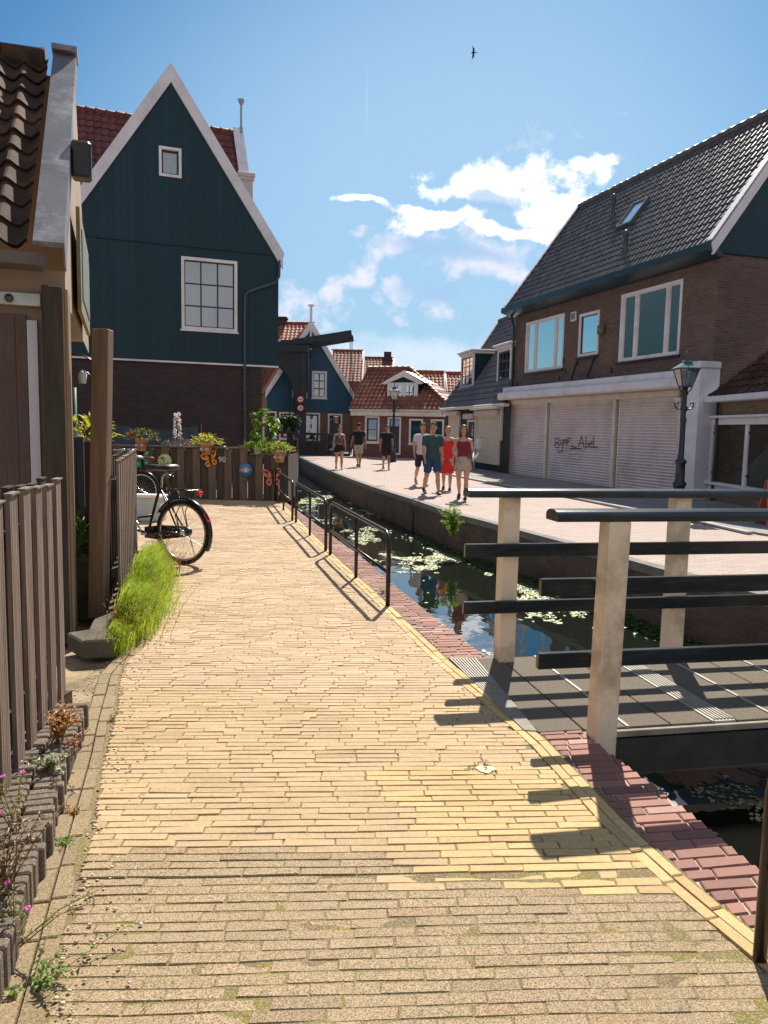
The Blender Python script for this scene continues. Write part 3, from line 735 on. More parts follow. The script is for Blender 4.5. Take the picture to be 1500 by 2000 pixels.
FA.box(mb, xl, L, seam, seam+.03, .03, .075); mb.build('gable_boards', GREENB, GH)
mb = MB(); FA.box(mb, xl, L+.01, strip-.02, strip+.03, .02, .065); mb.build('trim_strip', WHITE, GH)
mb = MB(); rake(mb, FA, evl, apx, (.52, .52), .05, .13); rake(mb, FA, evr, apx, (.52, .52), .05, .13)
mb.build('bargeboard', LILAC, GH, label='wide pale bargeboards along the gable')
for sgn, e in ((1, evr), (-1, evl)):
    e0 = FA.pt(e[0], e[1]-.10, .06); U = -n
    slope(GH, 'roof', GREYT, e0, U, FA.u*(-sgn*half), apx[1]-e[1], 8.0)
mb = MB(); ridge(mb, FA.pt(apx[0], apx[1]-.14, -.3), FA.pt(apx[0], apx[1]-.06, -8)); mb.build('ridge_tiles', GREYT, GH)
window(GH, FA, hb, 3, 3, fr=.085, curtain=[(0, 1, 0, 1)], proud=.06, depth=.06, label='large window of nine panes with net curtains', rowcuts=[.32, .655], mun=.02, glass=GLASS)
window(GH, FA, hs, 1, 1, fr=.075, curtain=[(0, 1, 0, 1)], proud=.08, depth=.05, sill=False, sash_w=.05, label='small square attic window')
g0, g1 = FA.px(542, 488), FA.px(554, 500)
mb = MB(); mb.obox(FA.pt(L-.02, evr[1]-.18, .12), FA.u*.16, n*-8.1, Vector((0, 0, .13)), bev=.02); mb.build('gutter', plain('pale gutter', (.33, .42, .50), .5, .1, 4, .1), GH)
p = [FA.px(*q, .10) for q in ((546, 508), (545, 540), (538, 552), (487, 569), (479, 577), (478, 620), (478, 720), (478, 800), (479, 880))]
mb = MB(); mb.tube([FA.pt(a, z, .10) for a, z in p]+[FA.pt(p[-1][0], .02, .1)], .042, 10)
for k in (4, 5, 6, 7): a, z = p[k]; mb.tube([FA.pt(a, z-.03, .1), FA.pt(a, z+.03, .1)], .052, 10)
mb.build('downpipe', ZINC, GH)
mb = MB(); vx = FA.px(476, 475); FA.box(mb, FA.px(160, 468)[0], FA.px(187, 473)[0], seam-.10, seam-.02, .03, .04); mb.build('vent_slot', BLACKM, GH)
# ---------------- 2. red roofed house behind it
R1 = VY(470, 262, 31.0); FB = Fac(R1+FA.n*3.3-w1*9, R1+FA.n*3.3)
RH = thing('brick_house', (R1.x, R1.y, 0), 'tall house behind the green gable with dark red tiled roof and white gable end', 'house')
back = -FB.n*3.3; ez = R1.z-5.0
slope(RH, 'roof', tilem('dark red tiles', (.15, .04, .035), (.22, .07, .055), moss=(.08, .05, .05), mamt=.4), FB.pt(0, ez), FB.u, back, 5.0, FB.L-.1, tw=.26, tl=.34, amp=.055)
mb = MB(); ridge(mb, FB.pt(0, R1.z, -3.3), FB.pt(FB.L-.1, R1.z, -3.3), .13); mb.build('ridge_tiles', tilem('dark red tiles', (0, 0, 0), (0, 0, 0)), RH)
mb = MB(); FB.wall(mb, [(0, 0), (FB.L, 0), (FB.L, ez), (0, ez)]); P = FB.pt
mb.add([P(FB.L, 0), P(FB.L, 0, -6.6), P(FB.L, ez, -6.6), P(FB.L, R1.z-.05, -3.3), P(FB.L, ez, 0)], [(0, 1, 2, 3, 4)])
mb.add([P(0, R1.z-.05, -3.3), P(0, ez, -6.6), P(FB.L, ez, -6.6), P(FB.L, R1.z-.05, -3.3)], [(0, 1, 2, 3)]); mb.build('wall', GREENB, RH)
mb = MB()
for t in ((0, 0), ):
    mb.prism([P(FB.L-.04, ez-.25, .12), P(FB.L-.04, R1.z+.10, -3.3), P(FB.L-.04, R1.z+.10-.45, -3.3), P(FB.L-.04, ez-.6, .0)], FB.u*.14)
    mb.prism([P(FB.L-.04, ez-.25, -6.72), P(FB.L-.04, R1.z+.10, -3.3), P(FB.L-.04, R1.z+.10-.45, -3.3), P(FB.L-.04, ez-.6, -6.6)], FB.u*.14)
mb.prism([P(FB.L-.05, ez-.2, .18), P(FB.L-.05, R1.z+.16, -3.3), P(FB.L-.30, R1.z+.16, -3.3), P(FB.L-.30, ez-.2, .18)], Vector((0, 0, .06)))
mb.build('bargeboard', WHITE, RH)
mb = MB(); c = P(FB.L+.02, R1.z, -3.3)
mb.lathe(c, [(.07, -.1), (.07, .25), (.045, .3), (.04, 1.05), (.07, 1.10), (.13, 1.22), (.14, 1.27)], 8); mb.build('finial', plain('blue grey finial paint', (.30, .38, .48), .5, .1), RH)
q0 = FB.px(466, 336); mb = MB(); cz = q0[1]
v = VY(480, 345, 28)
mb.obox(v+Vector((-.25, -.15, 0)), w1*.62, -FA.n*1.5, Vector((0, 0, .16)), bev=.02); mb.obox(v+Vector((-.2, -.1, -.1)), w1*.52, -FA.n*1.4, Vector((0, 0, .1))); mb.obox(v+Vector((-.16, -.05, -1.2)), w1*.42, -FA.n*1.3, Vector((0, 0, 1.1)))
mb.build('dormer', plain('peach white trim', (.62, .52, .48), .5, .1), RH)

# ---------------- 3. blue gabled house in the centre
A = VY(511, 868, 47.0); B = VY(691, 880, 48.2); FC = Fac(A, B)
BH = thing('gable_house', (A.x, A.y, 0), 'dark blue boarded gable house behind the black drawbridge', 'house')
ap = FC.px(607, 624); er = FC.px(691, 768); hw = er[0]-ap[0]; el = (ap[0]-hw, er[1]); bl = (FC.px(560, 803)[1]+FC.px(690, 807)[1])/2
slc = (ap[1]-er[1])/hw
wins = [FC.rect(609, 725, 638, 778), FC.rect(571, 722, 600, 776)]
mb = MB(); FC.wall(mb, [(el[0]+.1, bl), (er[0]-.1, bl), (er[0]-.1, er[1]-.1), (ap[0], ap[1]-.2), (el[0]+.1, el[1]-.1)], wins, o=.04); mb.build('wall_boards', BLUEB, BH)
lows = [FC.rect(589, 806, 625, 861), FC.rect(545, 805, 575, 858), FC.rect(513, 803, 540, 856), FC.rect(640, 808, 668, 879)]
mb = MB(); FC.wall(mb, [(el[0]+.1, -.2), (er[0]-.1, -.2), (er[0]-.1, bl), (el[0]+.1, bl)], lows)
for s_ in (el[0]+.1, er[0]-.1): mb.quad(FC.pt(s_, -.2), FC.pt(s_, -.2, -9), FC.pt(s_, er[1], -9), FC.pt(s_, er[1]))
mb.build('wall', TB, BH)
for w_ in wins: window(BH, FC, w_, 2, 3, fr=.11, curtain=[(0, 1, 0, 1)], mun=.03, proud=.07, depth=.04)
for w_ in lows[:3]: window(BH, FC, w_, 1, 1, fr=.10, proud=.04, sash_w=.09, curtain=[(0, .3, .3, 1)])
w_ = window(BH, FC, lows[3], 1, 1, fr=.10, proud=.04, sash_w=.05, rowcuts=[.75])
mb = MB(); a0, z0, a1, z1 = lows[3]; FC.box(mb, a0+.12, a1-.12, z0+.05, z0+(z1-z0)*.72, -.05, -.01, bev=.01); mb.build('door', plain('slate blue door', (.03, .07, .11), .45, .1), BH)
mb = MB(); rake(mb, FC, el, ap, (.45, .6), .05, .16); rake(mb, FC, er, ap, (.45, .6), .05, .16)
a0 = ap[0]; FC.box(mb, a0-.07, a0+.07, ap[1]-2.0, ap[1]+.6, .10, .20)
mb.build('bargeboard', WHITE, BH)
mb = MB(); mb.lathe(FC.pt(a0, ap[1]+.55, .15), [(.06, 0), (.06, .12), (.22, .26), (.22, .3)], 8); mb.build('finial', WHITE, BH)
for sgn, e in ((1, er), (-1, el)): slope(BH, 'roof', REDT, FC.pt(e[0], e[1]-.1, .05), -FC.n, FC.u*(-sgn*hw), ap[1]-e[1], 9.0, tw=.3, tl=.4, amp=.05, ns=4)
# ---------------- 4. brick house with orange hipped roof
A = VY(692, 884, 44.6); B = VY(869, 893, 42.6); FD = Fac(A, B)
OH = thing('cottage', (A.x, A.y, 0), 'low red brick cottage with glinting orange tiles and a white pedimented dormer', 'house')
ez = (FD.px(692, 797)[1]+FD.px(869, 810)[1])/2; L = FD.L
rz = (FD.px(697, 717, -2.6)[1]+FD.px(797, 723, -2.6)[1])/2; rs0 = -.3; rs1 = FD.px(802, 723, -2.6)[0]
hol = [FD.rect(713, 813, 741, 865), FD.rect(757, 815, 783, 888), FD.rect(799, 818, 826, 868), FD.rect(841, 819, 867, 869)]
mb = MB(); FD.wall(mb, [(-.1, -.3), (L+.35, -.3), (L+.35, ez), (-.1, ez)], hol); mb.quad(FD.pt(L+.35, -.3), FD.pt(L+.35, -.3, -5.2), FD.pt(L+.35, ez, -5.2), FD.pt(L+.35, ez)); mb.build('wall', RB, OH)
for i, h in enumerate(hol):
    if i == 1:
        window(OH, FD, h, 1, 1, fr=.10, proud=.03, sash_w=.05, rowcuts=[.78], sill=False); mb = MB(); FD.box(mb, h[0]+.12, h[2]-.12, h[1]+.06, h[1]+(h[3]-h[1])*.75, -.05, -.01, bev=.01); mb.build('door', DARKSASH, OH)
    else: window(OH, FD, h, 1, 1, fr=.10, proud=.03, sash_w=.09, curtain=[(0, 1, .45, .75)], rowcuts=[.5])
mb = MB(); FD.box(mb, -.2, L+.45, ez-.28, ez, -.05, .22, bev=.03); FD.box(mb, -.25, L+.5, ez, ez+.09, -.05, .3, bev=.02); mb.build('cornice', CREAM, OH)
bk = -FD.n*2.7; rise = rz-ez-.1; Lv = math.hypot(2.7, rise); e0 = FD.pt(-.25, ez+.1, .25)
clipD = lambda v: (0, (L+.75)-(L+.75-(rs1+.25))*(v/Lv))
slope(OH, 'roof', ORT, e0, FD.u, bk, rise, L+.5, tw=.27, tl=.34, amp=.075, ns=6, clip=clipD)
sd = FD.pt(L+.5, ez+.1, .25); hipb = FD.u*-(L+.5-rs1)
slope(OH, 'roof_hip', ORT, FD.pt(L+.5, ez+.1, .25), -FD.n, hipb, rise, 5.6, tw=.27, tl=.34, amp=.06, ns=4, clip=lambda v: (2.7*v/Lv, 5.6-2.7*v/Lv))
mb = MB(); ridge(mb, FD.pt(-.25, rz, -2.45), FD.pt(rs1, rz, -2.45), .14, .36); ridge(mb, FD.pt(L+.5, ez+.12, .25), FD.pt(rs1, rz, -2.45), .14, .36); mb.build('ridge_tiles', ORT, OH)
mb = MB(); mb.quad(FD.pt(-.25, ez, -5.2), FD.pt(L+.4, ez, -5.2), FD.pt(rs1, rz-.05, -2.5), FD.pt(-.25, rz-.05, -2.5)); mb.build('roof_back', ORT, OH)
# dormer
o = -.55; dr = FD.rect(757, 748, 816, 786, o); da = FD.px(789, 729, o)
mb = MB(); FD.box(mb, dr[0], dr[2], dr[1]-.1, dr[3], -2.2, o-.06); mb.add([FD.pt(dr[0]-.1, dr[3], o-.05), FD.pt(dr[2]+.1, dr[3], o-.05), FD.pt(da[0], da[1]-.15, o-.05)], [(0, 1, 2)]); D_ = mb.build('dormer', GREENB, OH)
ww = window(D_, FD, (0, 0, 0, 0), sill=False) if False else None
FDo = Fac((FD.pt(0, 0, o-.02)).xy, (FD.pt(L, 0, o-.02)).xy)
mb = MB(); a0, z0, a1, z1 = dr
FDo.box(mb, a0, a1, z0, z0+.12, -.03, .08); FDo.box(mb, a0, a1, z1-.14, z1+.02, -.03, .08)
for q in (a0, a0+(a1-a0)*.47, a1-.22): FDo.box(mb, q, q+.22, z0+.12, z1-.14, -.03, .07)
mb.prism([FDo.pt(a0-.35, z1-.02, .0), FDo.pt(da[0], da[1]+.15, .0), FDo.pt(da[0], da[1]-.2, .0), FDo.pt(a0-.15, z1-.08, .0)], FD.n*.14)
mb.prism([FDo.pt(a1+.35, z1-.02, .0), FDo.pt(da[0], da[1]+.15, .0), FDo.pt(da[0], da[1]-.2, .0), FDo.pt(a1+.15, z1-.08, .0)], FD.n*.14)
mb.build('dormer_trim', WHITE, D_)
mb = MB(); FDo.box(mb, a0+.2, a1-.2, z0+.1, z1-.12, .0, .02); mb.build('dormer_pane', GLASSB, D_)
mb = MB()
for q in (.32, .72):
    c = a0+(a1-a0)*q
    FDo.box(mb, c-.02, c+.02, z0+.12, z1-.14, .02, .04); FDo.box(mb, c-.35, c+.35, (z0+z1)/2-.02, (z0+z1)/2+.02, .02, .038)
mb.build('glazing_bars', DARKSASH, D_)
for sg in (-1, 1):
    mb = MB(); hb_ = (a1-a0)/2+.3
    e = FDo.pt(da[0]+sg*hb_, z1, .1); pantiles(mb, e, -FD.n, FD.u*(-sg*hb_)+Vector((0, 0, da[1]-z1+.1)), 2.6, math.hypot(hb_, da[1]-z1+.1), .27, .34, .05, 4); mb.build('dormer_roof', ORT, D_)
# ---------------- 5. roofs further back
def far_house(px0, px1, yr, ye, Y, mat, label, gable=None, name='row_house', depth=4.0, wallm=None, slopebk=1):
    A, B = VY(px0, ye, Y), VY(px1, ye, Y); f = Fac(A.xy, B.xy); ez = f.px((px0+px1)/2, ye)[1]; rz = f.px((px0+px1)/2, yr, -depth)[1]
    th = thing(name, (A.x, A.y, 0), label, 'house')
    slope(th, 'roof', mat, f.pt(0, ez), f.u, -f.n*depth, rz-ez, f.L, tw=.3, tl=.4, amp=.06, ns=4)
    mb = MB(); f.wall(mb, [(0, 0), (f.L, 0), (f.L, ez+.02), (0, ez+.02)])
    for s_ in (0, f.L): mb.add([f.pt(s_, 0), f.pt(s_, 0, -2*depth), f.pt(s_, ez, -2*depth), f.pt(s_, rz-.05, -depth), f.pt(s_, ez)], [(0, 1, 2, 3, 4)])
    mb.quad(f.pt(0, rz-.05, -depth), f.pt(f.L, rz-.05, -depth), f.pt(f.L, ez, -2*depth), f.pt(0, ez, -2*depth)); mb.build('wall', wallm or RB, th)
    mb = MB(); ridge(mb, f.pt(0, rz, -depth), f.pt(f.L, rz, -depth), .15, .4); mb.build('ridge_tiles', mat, th)
    mb = MB()
    for s_ in (gable or (0, f.L)): mb.prism([f.pt(s_-.1, ez-.2, .1), f.pt(s_-.1, rz+.15, -depth), f.pt(s_-.1, rz-.3, -depth), f.pt(s_-.1, ez-.6, .1)], f.u*.22)
    mb.build('bargeboard', WHITE, th)
    return th, f, ez, rz
t5, f5, e5, r5 = far_house(520, 604, 631, 700, 56, REDT, 'red roofed house with a dark chimney left of the blue gable')
mb = MB(); c = f5.px(549, 640, -4); f5.box(mb, c[0]-.38, c[0]+.42, r5-.6, r5+.25, -4.4, -3.6, bev=.03); f5.box(mb, c[0]-.46, c[0]+.5, r5+.25, r5+.42, -4.5, -3.5, bev=.02); mb.build('chimney', DB, t5)
t10 = far_house(470, 546, 702, 775, 54, tilem('far red tiles', (.20, .06, .045), (.28, .10, .07), moss=(.12, .06, .05), mamt=.3), 'low brick outbuilding with red tiles under the overhang of the green house', gable=(0,), wallm=RB)
t6, f6, e6, r6 = far_house(640, 706, 685, 745, 62, tilem('far red tiles', (.28, .08, .055), (.36, .12, .08), moss=(.16, .08, .07), mamt=.3), 'red tiled roof with pale gable edge directly right of the blue gable')
t7, f7, e7, r7 = far_house(690, 768, 699, 752, 70, tilem('far red tiles', (0, 0, 0), (0, 0, 0)), 'small red roof half hidden behind the orange tiled cottage')
mb = MB(); cc = f7.px(757, 700, -3.6); P = f7.pt
mb.prism([P(cc[0]-.95, r7-1.6, -3.4), P(cc[0]+1.15, r7-1.6, -3.4), P(cc[0]+.35, r7+.1, -3.4), P(cc[0]+.35, r7+.55, -3.4), P(cc[0]-.35, r7+.55, -3.4), P(cc[0]-.35, r7+.1, -3.4)], f7.n*-.4); mb.build('neck_gable', DB, t7)
t8, f8, e8, r8 = far_house(800, 872, 726, 800, 58, REDT, 'bright red roof behind the right end of the orange tiled cottage', gable=(0,))
t9, f9, e9, r9 = far_house(874, 960, 729, 800, 60, REDT, 'bright red roof with pale edge seen just left of the dark tiled cottage', gable=(0,))
# ---------------- 6. dark roofed cottage with dormers and roller shutters
B = W(992, 927).xy; A = W(868, 905).xy; FE = Fac(A, B); L = FE.L
CH = thing('cottage', (B.x, B.y, 0), 'low shop cottage with dark tiled roof, two white dormers and closed beige shutters', 'house')
ez = (FE.px(990, 788)[1]+FE.px(866, 800)[1])/2
vt = FE.px(974, 630, -2.6)[1]
doorE = FE.rect(912, 820, 928, 916)
mb = MB(); FE.wall(mb, [(0, -.05), (L, -.05), (L, ez), (0, ez)], [doorE]); mb.quad(FE.pt(0, -.05), FE.pt(0, -.05, -5.2), FE.pt(0, ez, -5.2), FE.pt(0, ez)); mb.add([FE.pt(0, ez), FE.pt(0, ez, -5.2), FE.pt(0, vt, -2.6)], [(0, 1, 2)])
mb.build('wall', brickm('charcoal brick', (.028, .03, .03), (.045, .045, .045), (.03, .03, .03)), CH)
slope(CH, 'roof', GREYT, FE.pt(-.1, ez+.03, .18), FE.u, -FE.n*2.78, vt-ez, L+.1, tw=.22, tl=.29, amp=.05)
mb = MB(); mb.quad(FE.pt(0, vt, -2.62), FE.pt(L, vt, -2.62), FE.pt(L, ez, -5.3), FE.pt(0, ez, -5.3)); mb.build('roof_back', GREYT, CH)
mb = MB(); ridge(mb, FE.pt(0, vt+.03, -2.6), FE.pt(L, vt+.03, -2.6), .13); mb.build('ridge_tiles', GREYT, CH)
mb = MB(); P = FE.pt; mb.prism([P(-.18, ez-.1, .3), P(-.18, vt+.18, -2.6), P(-.18, vt-.12, -2.6), P(-.18, ez-.32, .2)], FE.u*.2); mb.build('bargeboard', WHITE, CH)
mb = MB(); FE.box(mb, -.15, L, ez-.1, ez+.03, .02, .3, bev=.03); mb.build('gutter', CREAM, CH)
def dormer(th, fac, px4, o, cheek, gl=GLASS, deep=1.9, label=None):
    a0, z0, a1, z1 = px4; D_ = MB(); f2 = Fac(fac.pt(0, 0, o).xy, fac.pt(fac.L, 0, o).xy)
    f2.box(D_, a0+.02, a1-.02, z0, z1, -deep, -.02); d = D_.build('dormer', cheek, th, label=label)
    mb = MB(); fr = .13
    f2.box(mb, a0, a0+fr, z0, z1, -.02, .05); f2.box(mb, a1-fr, a1, z0, z1, -.02, .05); f2.box(mb, a0+fr, a1-fr, z0, z0+fr*.8, -.02, .045); f2.box(mb, a0+fr, a1-fr, z1-fr*.8, z1, -.02, .045)
    f2.box(mb, a0-.10, a1+.10, z1, z1+.10, -deep, .14, bev=.02); f2.box(mb, a0-.17, a1+.17, z1+.10, z1+.19, -deep, .22, bev=.03); mb.build('dormer_trim', WHITE, d)
    mb = MB(); f2.box(mb, a0-.05, a1+.05, z0-.07, z0, -.2, .16, bev=.01); mb.build('flashing', LEAD, d)
    b0, b1, y0, y1 = a0+fr, a1-fr, z0+fr*.8, z1-fr*.8; mb = MB()
    for s_ in (b0, b1-.05): f2.box(mb, s_, s_+.05, y0, y1, -.01, .03)
    for s_ in (y0, y1-.05): f2.box(mb, b0+.05, b1-.05, s_, s_+.05, -.01, .03)
    for k in (1, 2): m = b0+(b1-b0)*k/3; f2.box(mb, m-.014, m+.014, y0+.05, y1-.05, .01, .026); m = y0+(y1-y0)*k/3; f2.box(mb, b0+.05, b1-.05, m-.014, m+.014, .01, .024)
    mb.build('sash', DARKSASH, d); mb = MB(); f2.box(mb, b0+.03, b1-.03, y0+.03, y1-.03, .002, .010); mb.build('pane', GLASSB, d); return d
dormer(CH, FE, FE.rect(902, 694, 926, 757, -.45), -.45, GREENB, label='left dormer with dark green cheek')
dormer(CH, FE, FE.rect(973, 681, 1000, 748, -.45), -.45, GREENB)
SHB = plain('beige shutter slats', (.68, .60, .49), .5, .06, 2, .05)
def shutter(th, fac, rect, mat, pitch=.05, box=None, boxm=None, frame=None, o=.05, label=None, name='roller_shutter'):
    a0, z0, a1, z1 = rect; mb = MB(); vs = []; n = int((z1-z0)/pitch)
    prof = [(0, -.012), (.12, -.014), (.18, .006), (.45, .018), (.75, .010), (.92, -.004)]
    rows = [(z0+(k+t)*pitch, o+h*pitch/.06) for k in range(n) for t, h in prof]+[(z1, o)]
    vs = [];
    for z, h in rows: vs += [fac.pt(a0, z, h), fac.pt(a1, z, h)]
    mb.add(vs, [(2*i, 2*i+1, 2*i+3, 2*i+2) for i in range(len(rows)-1)]); fac.box(mb, a0, a1, z0-.05, z0, o-.02, o+.022)
    s_ = mb.build(name, mat, th, label=label)
    for g0, g1 in ((a0-.05, a0), (a1, a1+.05)): mb = MB(); fac.box(mb, g0, g1, z0-.05, z1, .01, o+.035); mb.build('guide_rail', frame or mat, s_)
    if box: mb = MB(); fac.box(mb, a0-.08, a1+.08, z1, z1+box, .01, .24, bev=.03); mb.build('shutter_box', boxm or mat, s_)
    return s_
PK = plain('pinkish shutter box', (.55, .46, .44), .5, .06)
r_ = FE.rect(935, 812, 977, 903); shutter(CH, FE, r_, SHB, .055, .22, PK, o=.06, label='wide beige roller shutter')
mb = MB(); FE.box(mb, r_[0]-.35, r_[2]+.35, r_[3]+.24, r_[3]+.34, .02, .34, bev=.01); FE.box(mb, r_[2]+.17, r_[2]+.27, r_[1]+.9, r_[3]+.24, .01, .10); FE.box(mb, r_[0]-.30, r_[0]-.2, r_[1]+.7, r_[3]+.24, .01, .10); mb.build('awning_case', CREAM, CH)
r2 = FE.rect(879, 812, 899, 890); shutter(CH, FE, r2, SHB, .055, .2, PK, o=.06, label='narrow beige roller shutter')
a0, z0, a1, z1 = doorE; window(CH, FE, doorE, 1, 1, fr=.09, proud=.03, sill=False, sash_w=.14, glass=GLASSB); mb = MB(); FE.box(mb, a0+.09, a1-.09, z0+.05, z0+.85, -.03, .0, bev=.01); mb.build('door', plain('door green', (.01, .045, .04), .4), CH)
mb = MB(); FE.box(mb, a0-.1, a1+.1, z1+.03, z1+.26, .01, .22, bev=.03); mb.build('door_shutter_box', PK, CH)
mb = MB(); c = FE.px(931, 867, .25); FE.box(mb, c[0]-.2, c[0]+.2, c[1]-.22, c[1]+.22, .02, .25, bev=.03); mb.build('post_box', WHITE, CH)
# ---------------- 7. big brick shop house on the right
B0 = W(997, 926).xy; Bc = W(1375, 977).xy; FG = Fac(B0, Bc); L = FG.L; n = FG.n
SH = thing('shop_house', (Bc.x, Bc.y, 0), 'large brown brick house with grey tiled roof above three closed white roller shutters', 'house')
ez = (FG.px(1000, 603)[1]+FG.px(1392, 487)[1])/2-.05
dp = 2.55; rz = FG.px(1141, 405, -dp)[1]; rise = rz-ez
wA = FG.rect(1027, 622, 1101, 724); wB = FG.rect(1131, 610, 1170, 695); wC = FG.rect(1212, 562, 1330, 700)
# keep the three windows' heads level
fas = (FG.px(1000, 762)[1]+FG.px(1345, 727)[1])/2
mb = MB(); FG.wall(mb, [(0, fas-.3), (L, fas-.3), (L, ez), (0, ez)], [wA, wB, wC], rev=.14)
c0 = FG.pt(L, 0); sd = -n
D2 = 5.3
mb.quad(FG.pt(L, 0), FG.pt(L, 0, -D2), FG.pt(L, ez-.15, -D2), FG.pt(L, ez-.15))
mb.quad(FG.pt(0, 0), FG.pt(0, 0, -D2), FG.pt(0, ez, -D2), FG.pt(0, ez)); mb.add([FG.pt(0, ez), FG.pt(0, ez, -D2), FG.pt(0, rz, -dp)], [(0, 1, 2)])
FG.box(mb, L-.35, L, 0, fas-.3, -.3, 0)
mb.build('wall', BB, SH)
mb = MB(); FG.box(mb, L+.0, L+.03, ez-.05, ez+.08, -D2, .02); mb.add([FG.pt(L+.05, ez-.12, .12), FG.pt(L+.05, ez-.12, -D2), FG.pt(L+.05, ez+.1, -D2), FG.pt(L+.05, rz-.1, -dp), FG.pt(L+.05, ez-.0, .12)], [(0, 1, 2, 3, 4)]); mb.build('gable_boards', GREENB, SH)
e0 = FG.pt(-.1, ez+.05, .38); bk = -n*(dp+.38); slope(SH, 'roof', GREYT, e0, FG.u, bk, rise+.0, L+.22, tw=.195, tl=.27, amp=.042, ns=6)
mb = MB(); ridge(mb, FG.pt(-.1, rz+.09, -dp), FG.pt(L+.15, rz+.09, -dp), .13, .36); mb.build('ridge_tiles', GREYT, SH)
mb = MB(); mb.quad(FG.pt(0, rz, -dp-.02), FG.pt(L, rz, -dp-.02), FG.pt(L, ez, -D2-.1), FG.pt(0, ez, -D2-.1)); mb.build('roof_back', GREYT, SH)
P = FG.pt
sl2 = rise/(dp+.38)
for s_, m_, lb in ((-.2, LILAC, None), (L+.12, LILAC, 'pale bargeboard over the green gable')):
    mb = MB(); mb.prism([P(s_, ez+.02, .42), P(s_, rz+.20, -dp), P(s_, rz-.15, -dp), P(s_, ez-.22, .34)], FG.u*.08)
    mb.prism([P(s_, rz+.20, -dp), P(s_, ez, -D2-.2), P(s_, ez-.3, -D2-.2), P(s_, rz-.15, -dp)], FG.u*.08)
    q = FG.u*(.20 if s_ > 0 else .16); sh = FG.u*(-.12 if s_ > 0 else 0)
    mb.prism([P(s_, ez+.10, .42)+sh, P(s_, rz+.22, -dp)+sh, P(s_, rz+.22, -dp)+sh+q, P(s_, ez+.10, .42)+sh+q], Vector((0, 0, .03))); mb.build('bargeboard', m_, SH, label=lb)
# boxed gutter with sloping soffit
mb = MB(); mb.prism([P(-.28, ez+.05, .50), P(-.28, ez+.05, .28), P(-.28, ez-.25, -.0), P(-.28, ez-.25, .12), P(-.28, ez-.12, .50)], FG.u*(L+.45)); mb.build('gutter', DKGUT, SH)
mb = MB(); mb.tube([P(.02, ez-.2, .2), P(.02, ez-.42, .18), P(.02, ez-.62, .08), P(.02, fas, .08)], .045, 8); mb.build('downpipe', DKGUT, SH)
WB = GLASSB
window(SH, FG, wA, 1, 1, fr=.085, cuts=[.24, .80], glass=WB, proud=.02, depth=.10, sash_w=.02, sash=WHITE, sill=False, curtain=[(0, .22, 0, 1)])
window(SH, FG, wB, 1, 1, fr=.09, glass=WB, proud=.02, depth=.10, sash_w=.03, sash=DARKSASH, sill=False)
window(SH, FG, wC, 1, 1, fr=.085, cuts=[.25, .79], glass=WB, proud=.02, depth=.10, sash_w=.02, sash=WHITE, sill=False, label='widest upper window in three parts')
for w_ in (wA, wB, wC): mb = MB(); FG.box(mb, w_[0]-.05, w_[2]+.05, w_[1]-.07, w_[1]-.005, -.02, .09, bev=.01); mb.build('window_sill', BLACKM, SH)
# vent, lamp box, iron brackets
mb = MB(); v = FG.rect(1117, 609, 1127, 627); FG.box(mb, v[0], v[2], v[1], v[3], .0, .05, bev=.01); vv = mb.build('vent', WHITE, SH)
mb = MB(); m_ = (v[0]+v[2])/2; FG.box(mb, v[0]+.06, m_-.02, v[1]+.05, v[3]-.05, .045, .056); FG.box(mb, m_+.02, v[2]-.06, v[1]+.05, v[3]-.05, .045, .056); mb.build('slots', BLACKM, vv)
mb = MB(); v = FG.rect(1173, 635, 1184, 653); FG.box(mb, v[0], v[2], v[1], v[3], .0, .14, bev=.03); vv = mb.build('wall_lamp', plain('old brass box', (.13, .09, .045), .5), SH)
mb = MB(); c = (v[0]+v[2])/2; FG.box(mb, c-.06, c+.06, v[1]+.1, v[3]-.1, .14, .146); mb.build('glass', plain('yellowed glass', (.22, .17, .09), .2), vv)
for (x0, y0, x1, y1) in ((1128, 706, 1115, 742), (1161, 700, 1147, 738)):
    mb = MB(); a = FG.px(x0, y0, .04); b = FG.px(x1, y1, .45)
    mb.bar(P(a[0], a[1], .05), P(b[0], b[1]+.0, .45), .05, .05); mb.tube([P(b[0], b[1], .45), P(b[0], b[1]-.02, .05)], .025, 6)
    mb.build('awning_bracket', BLACKM, SH)
# white fascia canopy
z1 = fas; z0 = fas-.55
zb = FG.px(1200, 780)[1]
mb = MB(); FG.box(mb, -.12, L-.42, zb+.16, fas-.15, -.05, .62, bev=.04); FG.box(mb, .05, L-.42, fas-.15, fas+.04, -.05, .48, bev=.02); mb.build('canopy', LILAC, SH)
mb = MB(); FG.box(mb, .0, L-.42, zb+.145, zb+.16, -.05, .58); mb.build('canopy_soffit', plain('peach soffit', (.55, .42, .32), .6), SH)
# white end pillar
pr = FG.px(1345, 727, .1)
mb = MB(); FG.box(mb, L-.42, L+.05, .0, fas+.06, -.2, .40, bev=.012); mb.build('pillar', LILAC, SH, label='pale end pillar of the shop front')
mb = MB(); FG.box(mb, L-.45, L+.09, fas+.06, fas+.22, -.2, .46, bev=.02); mb.build('pillar_cap', LILAC, SH)
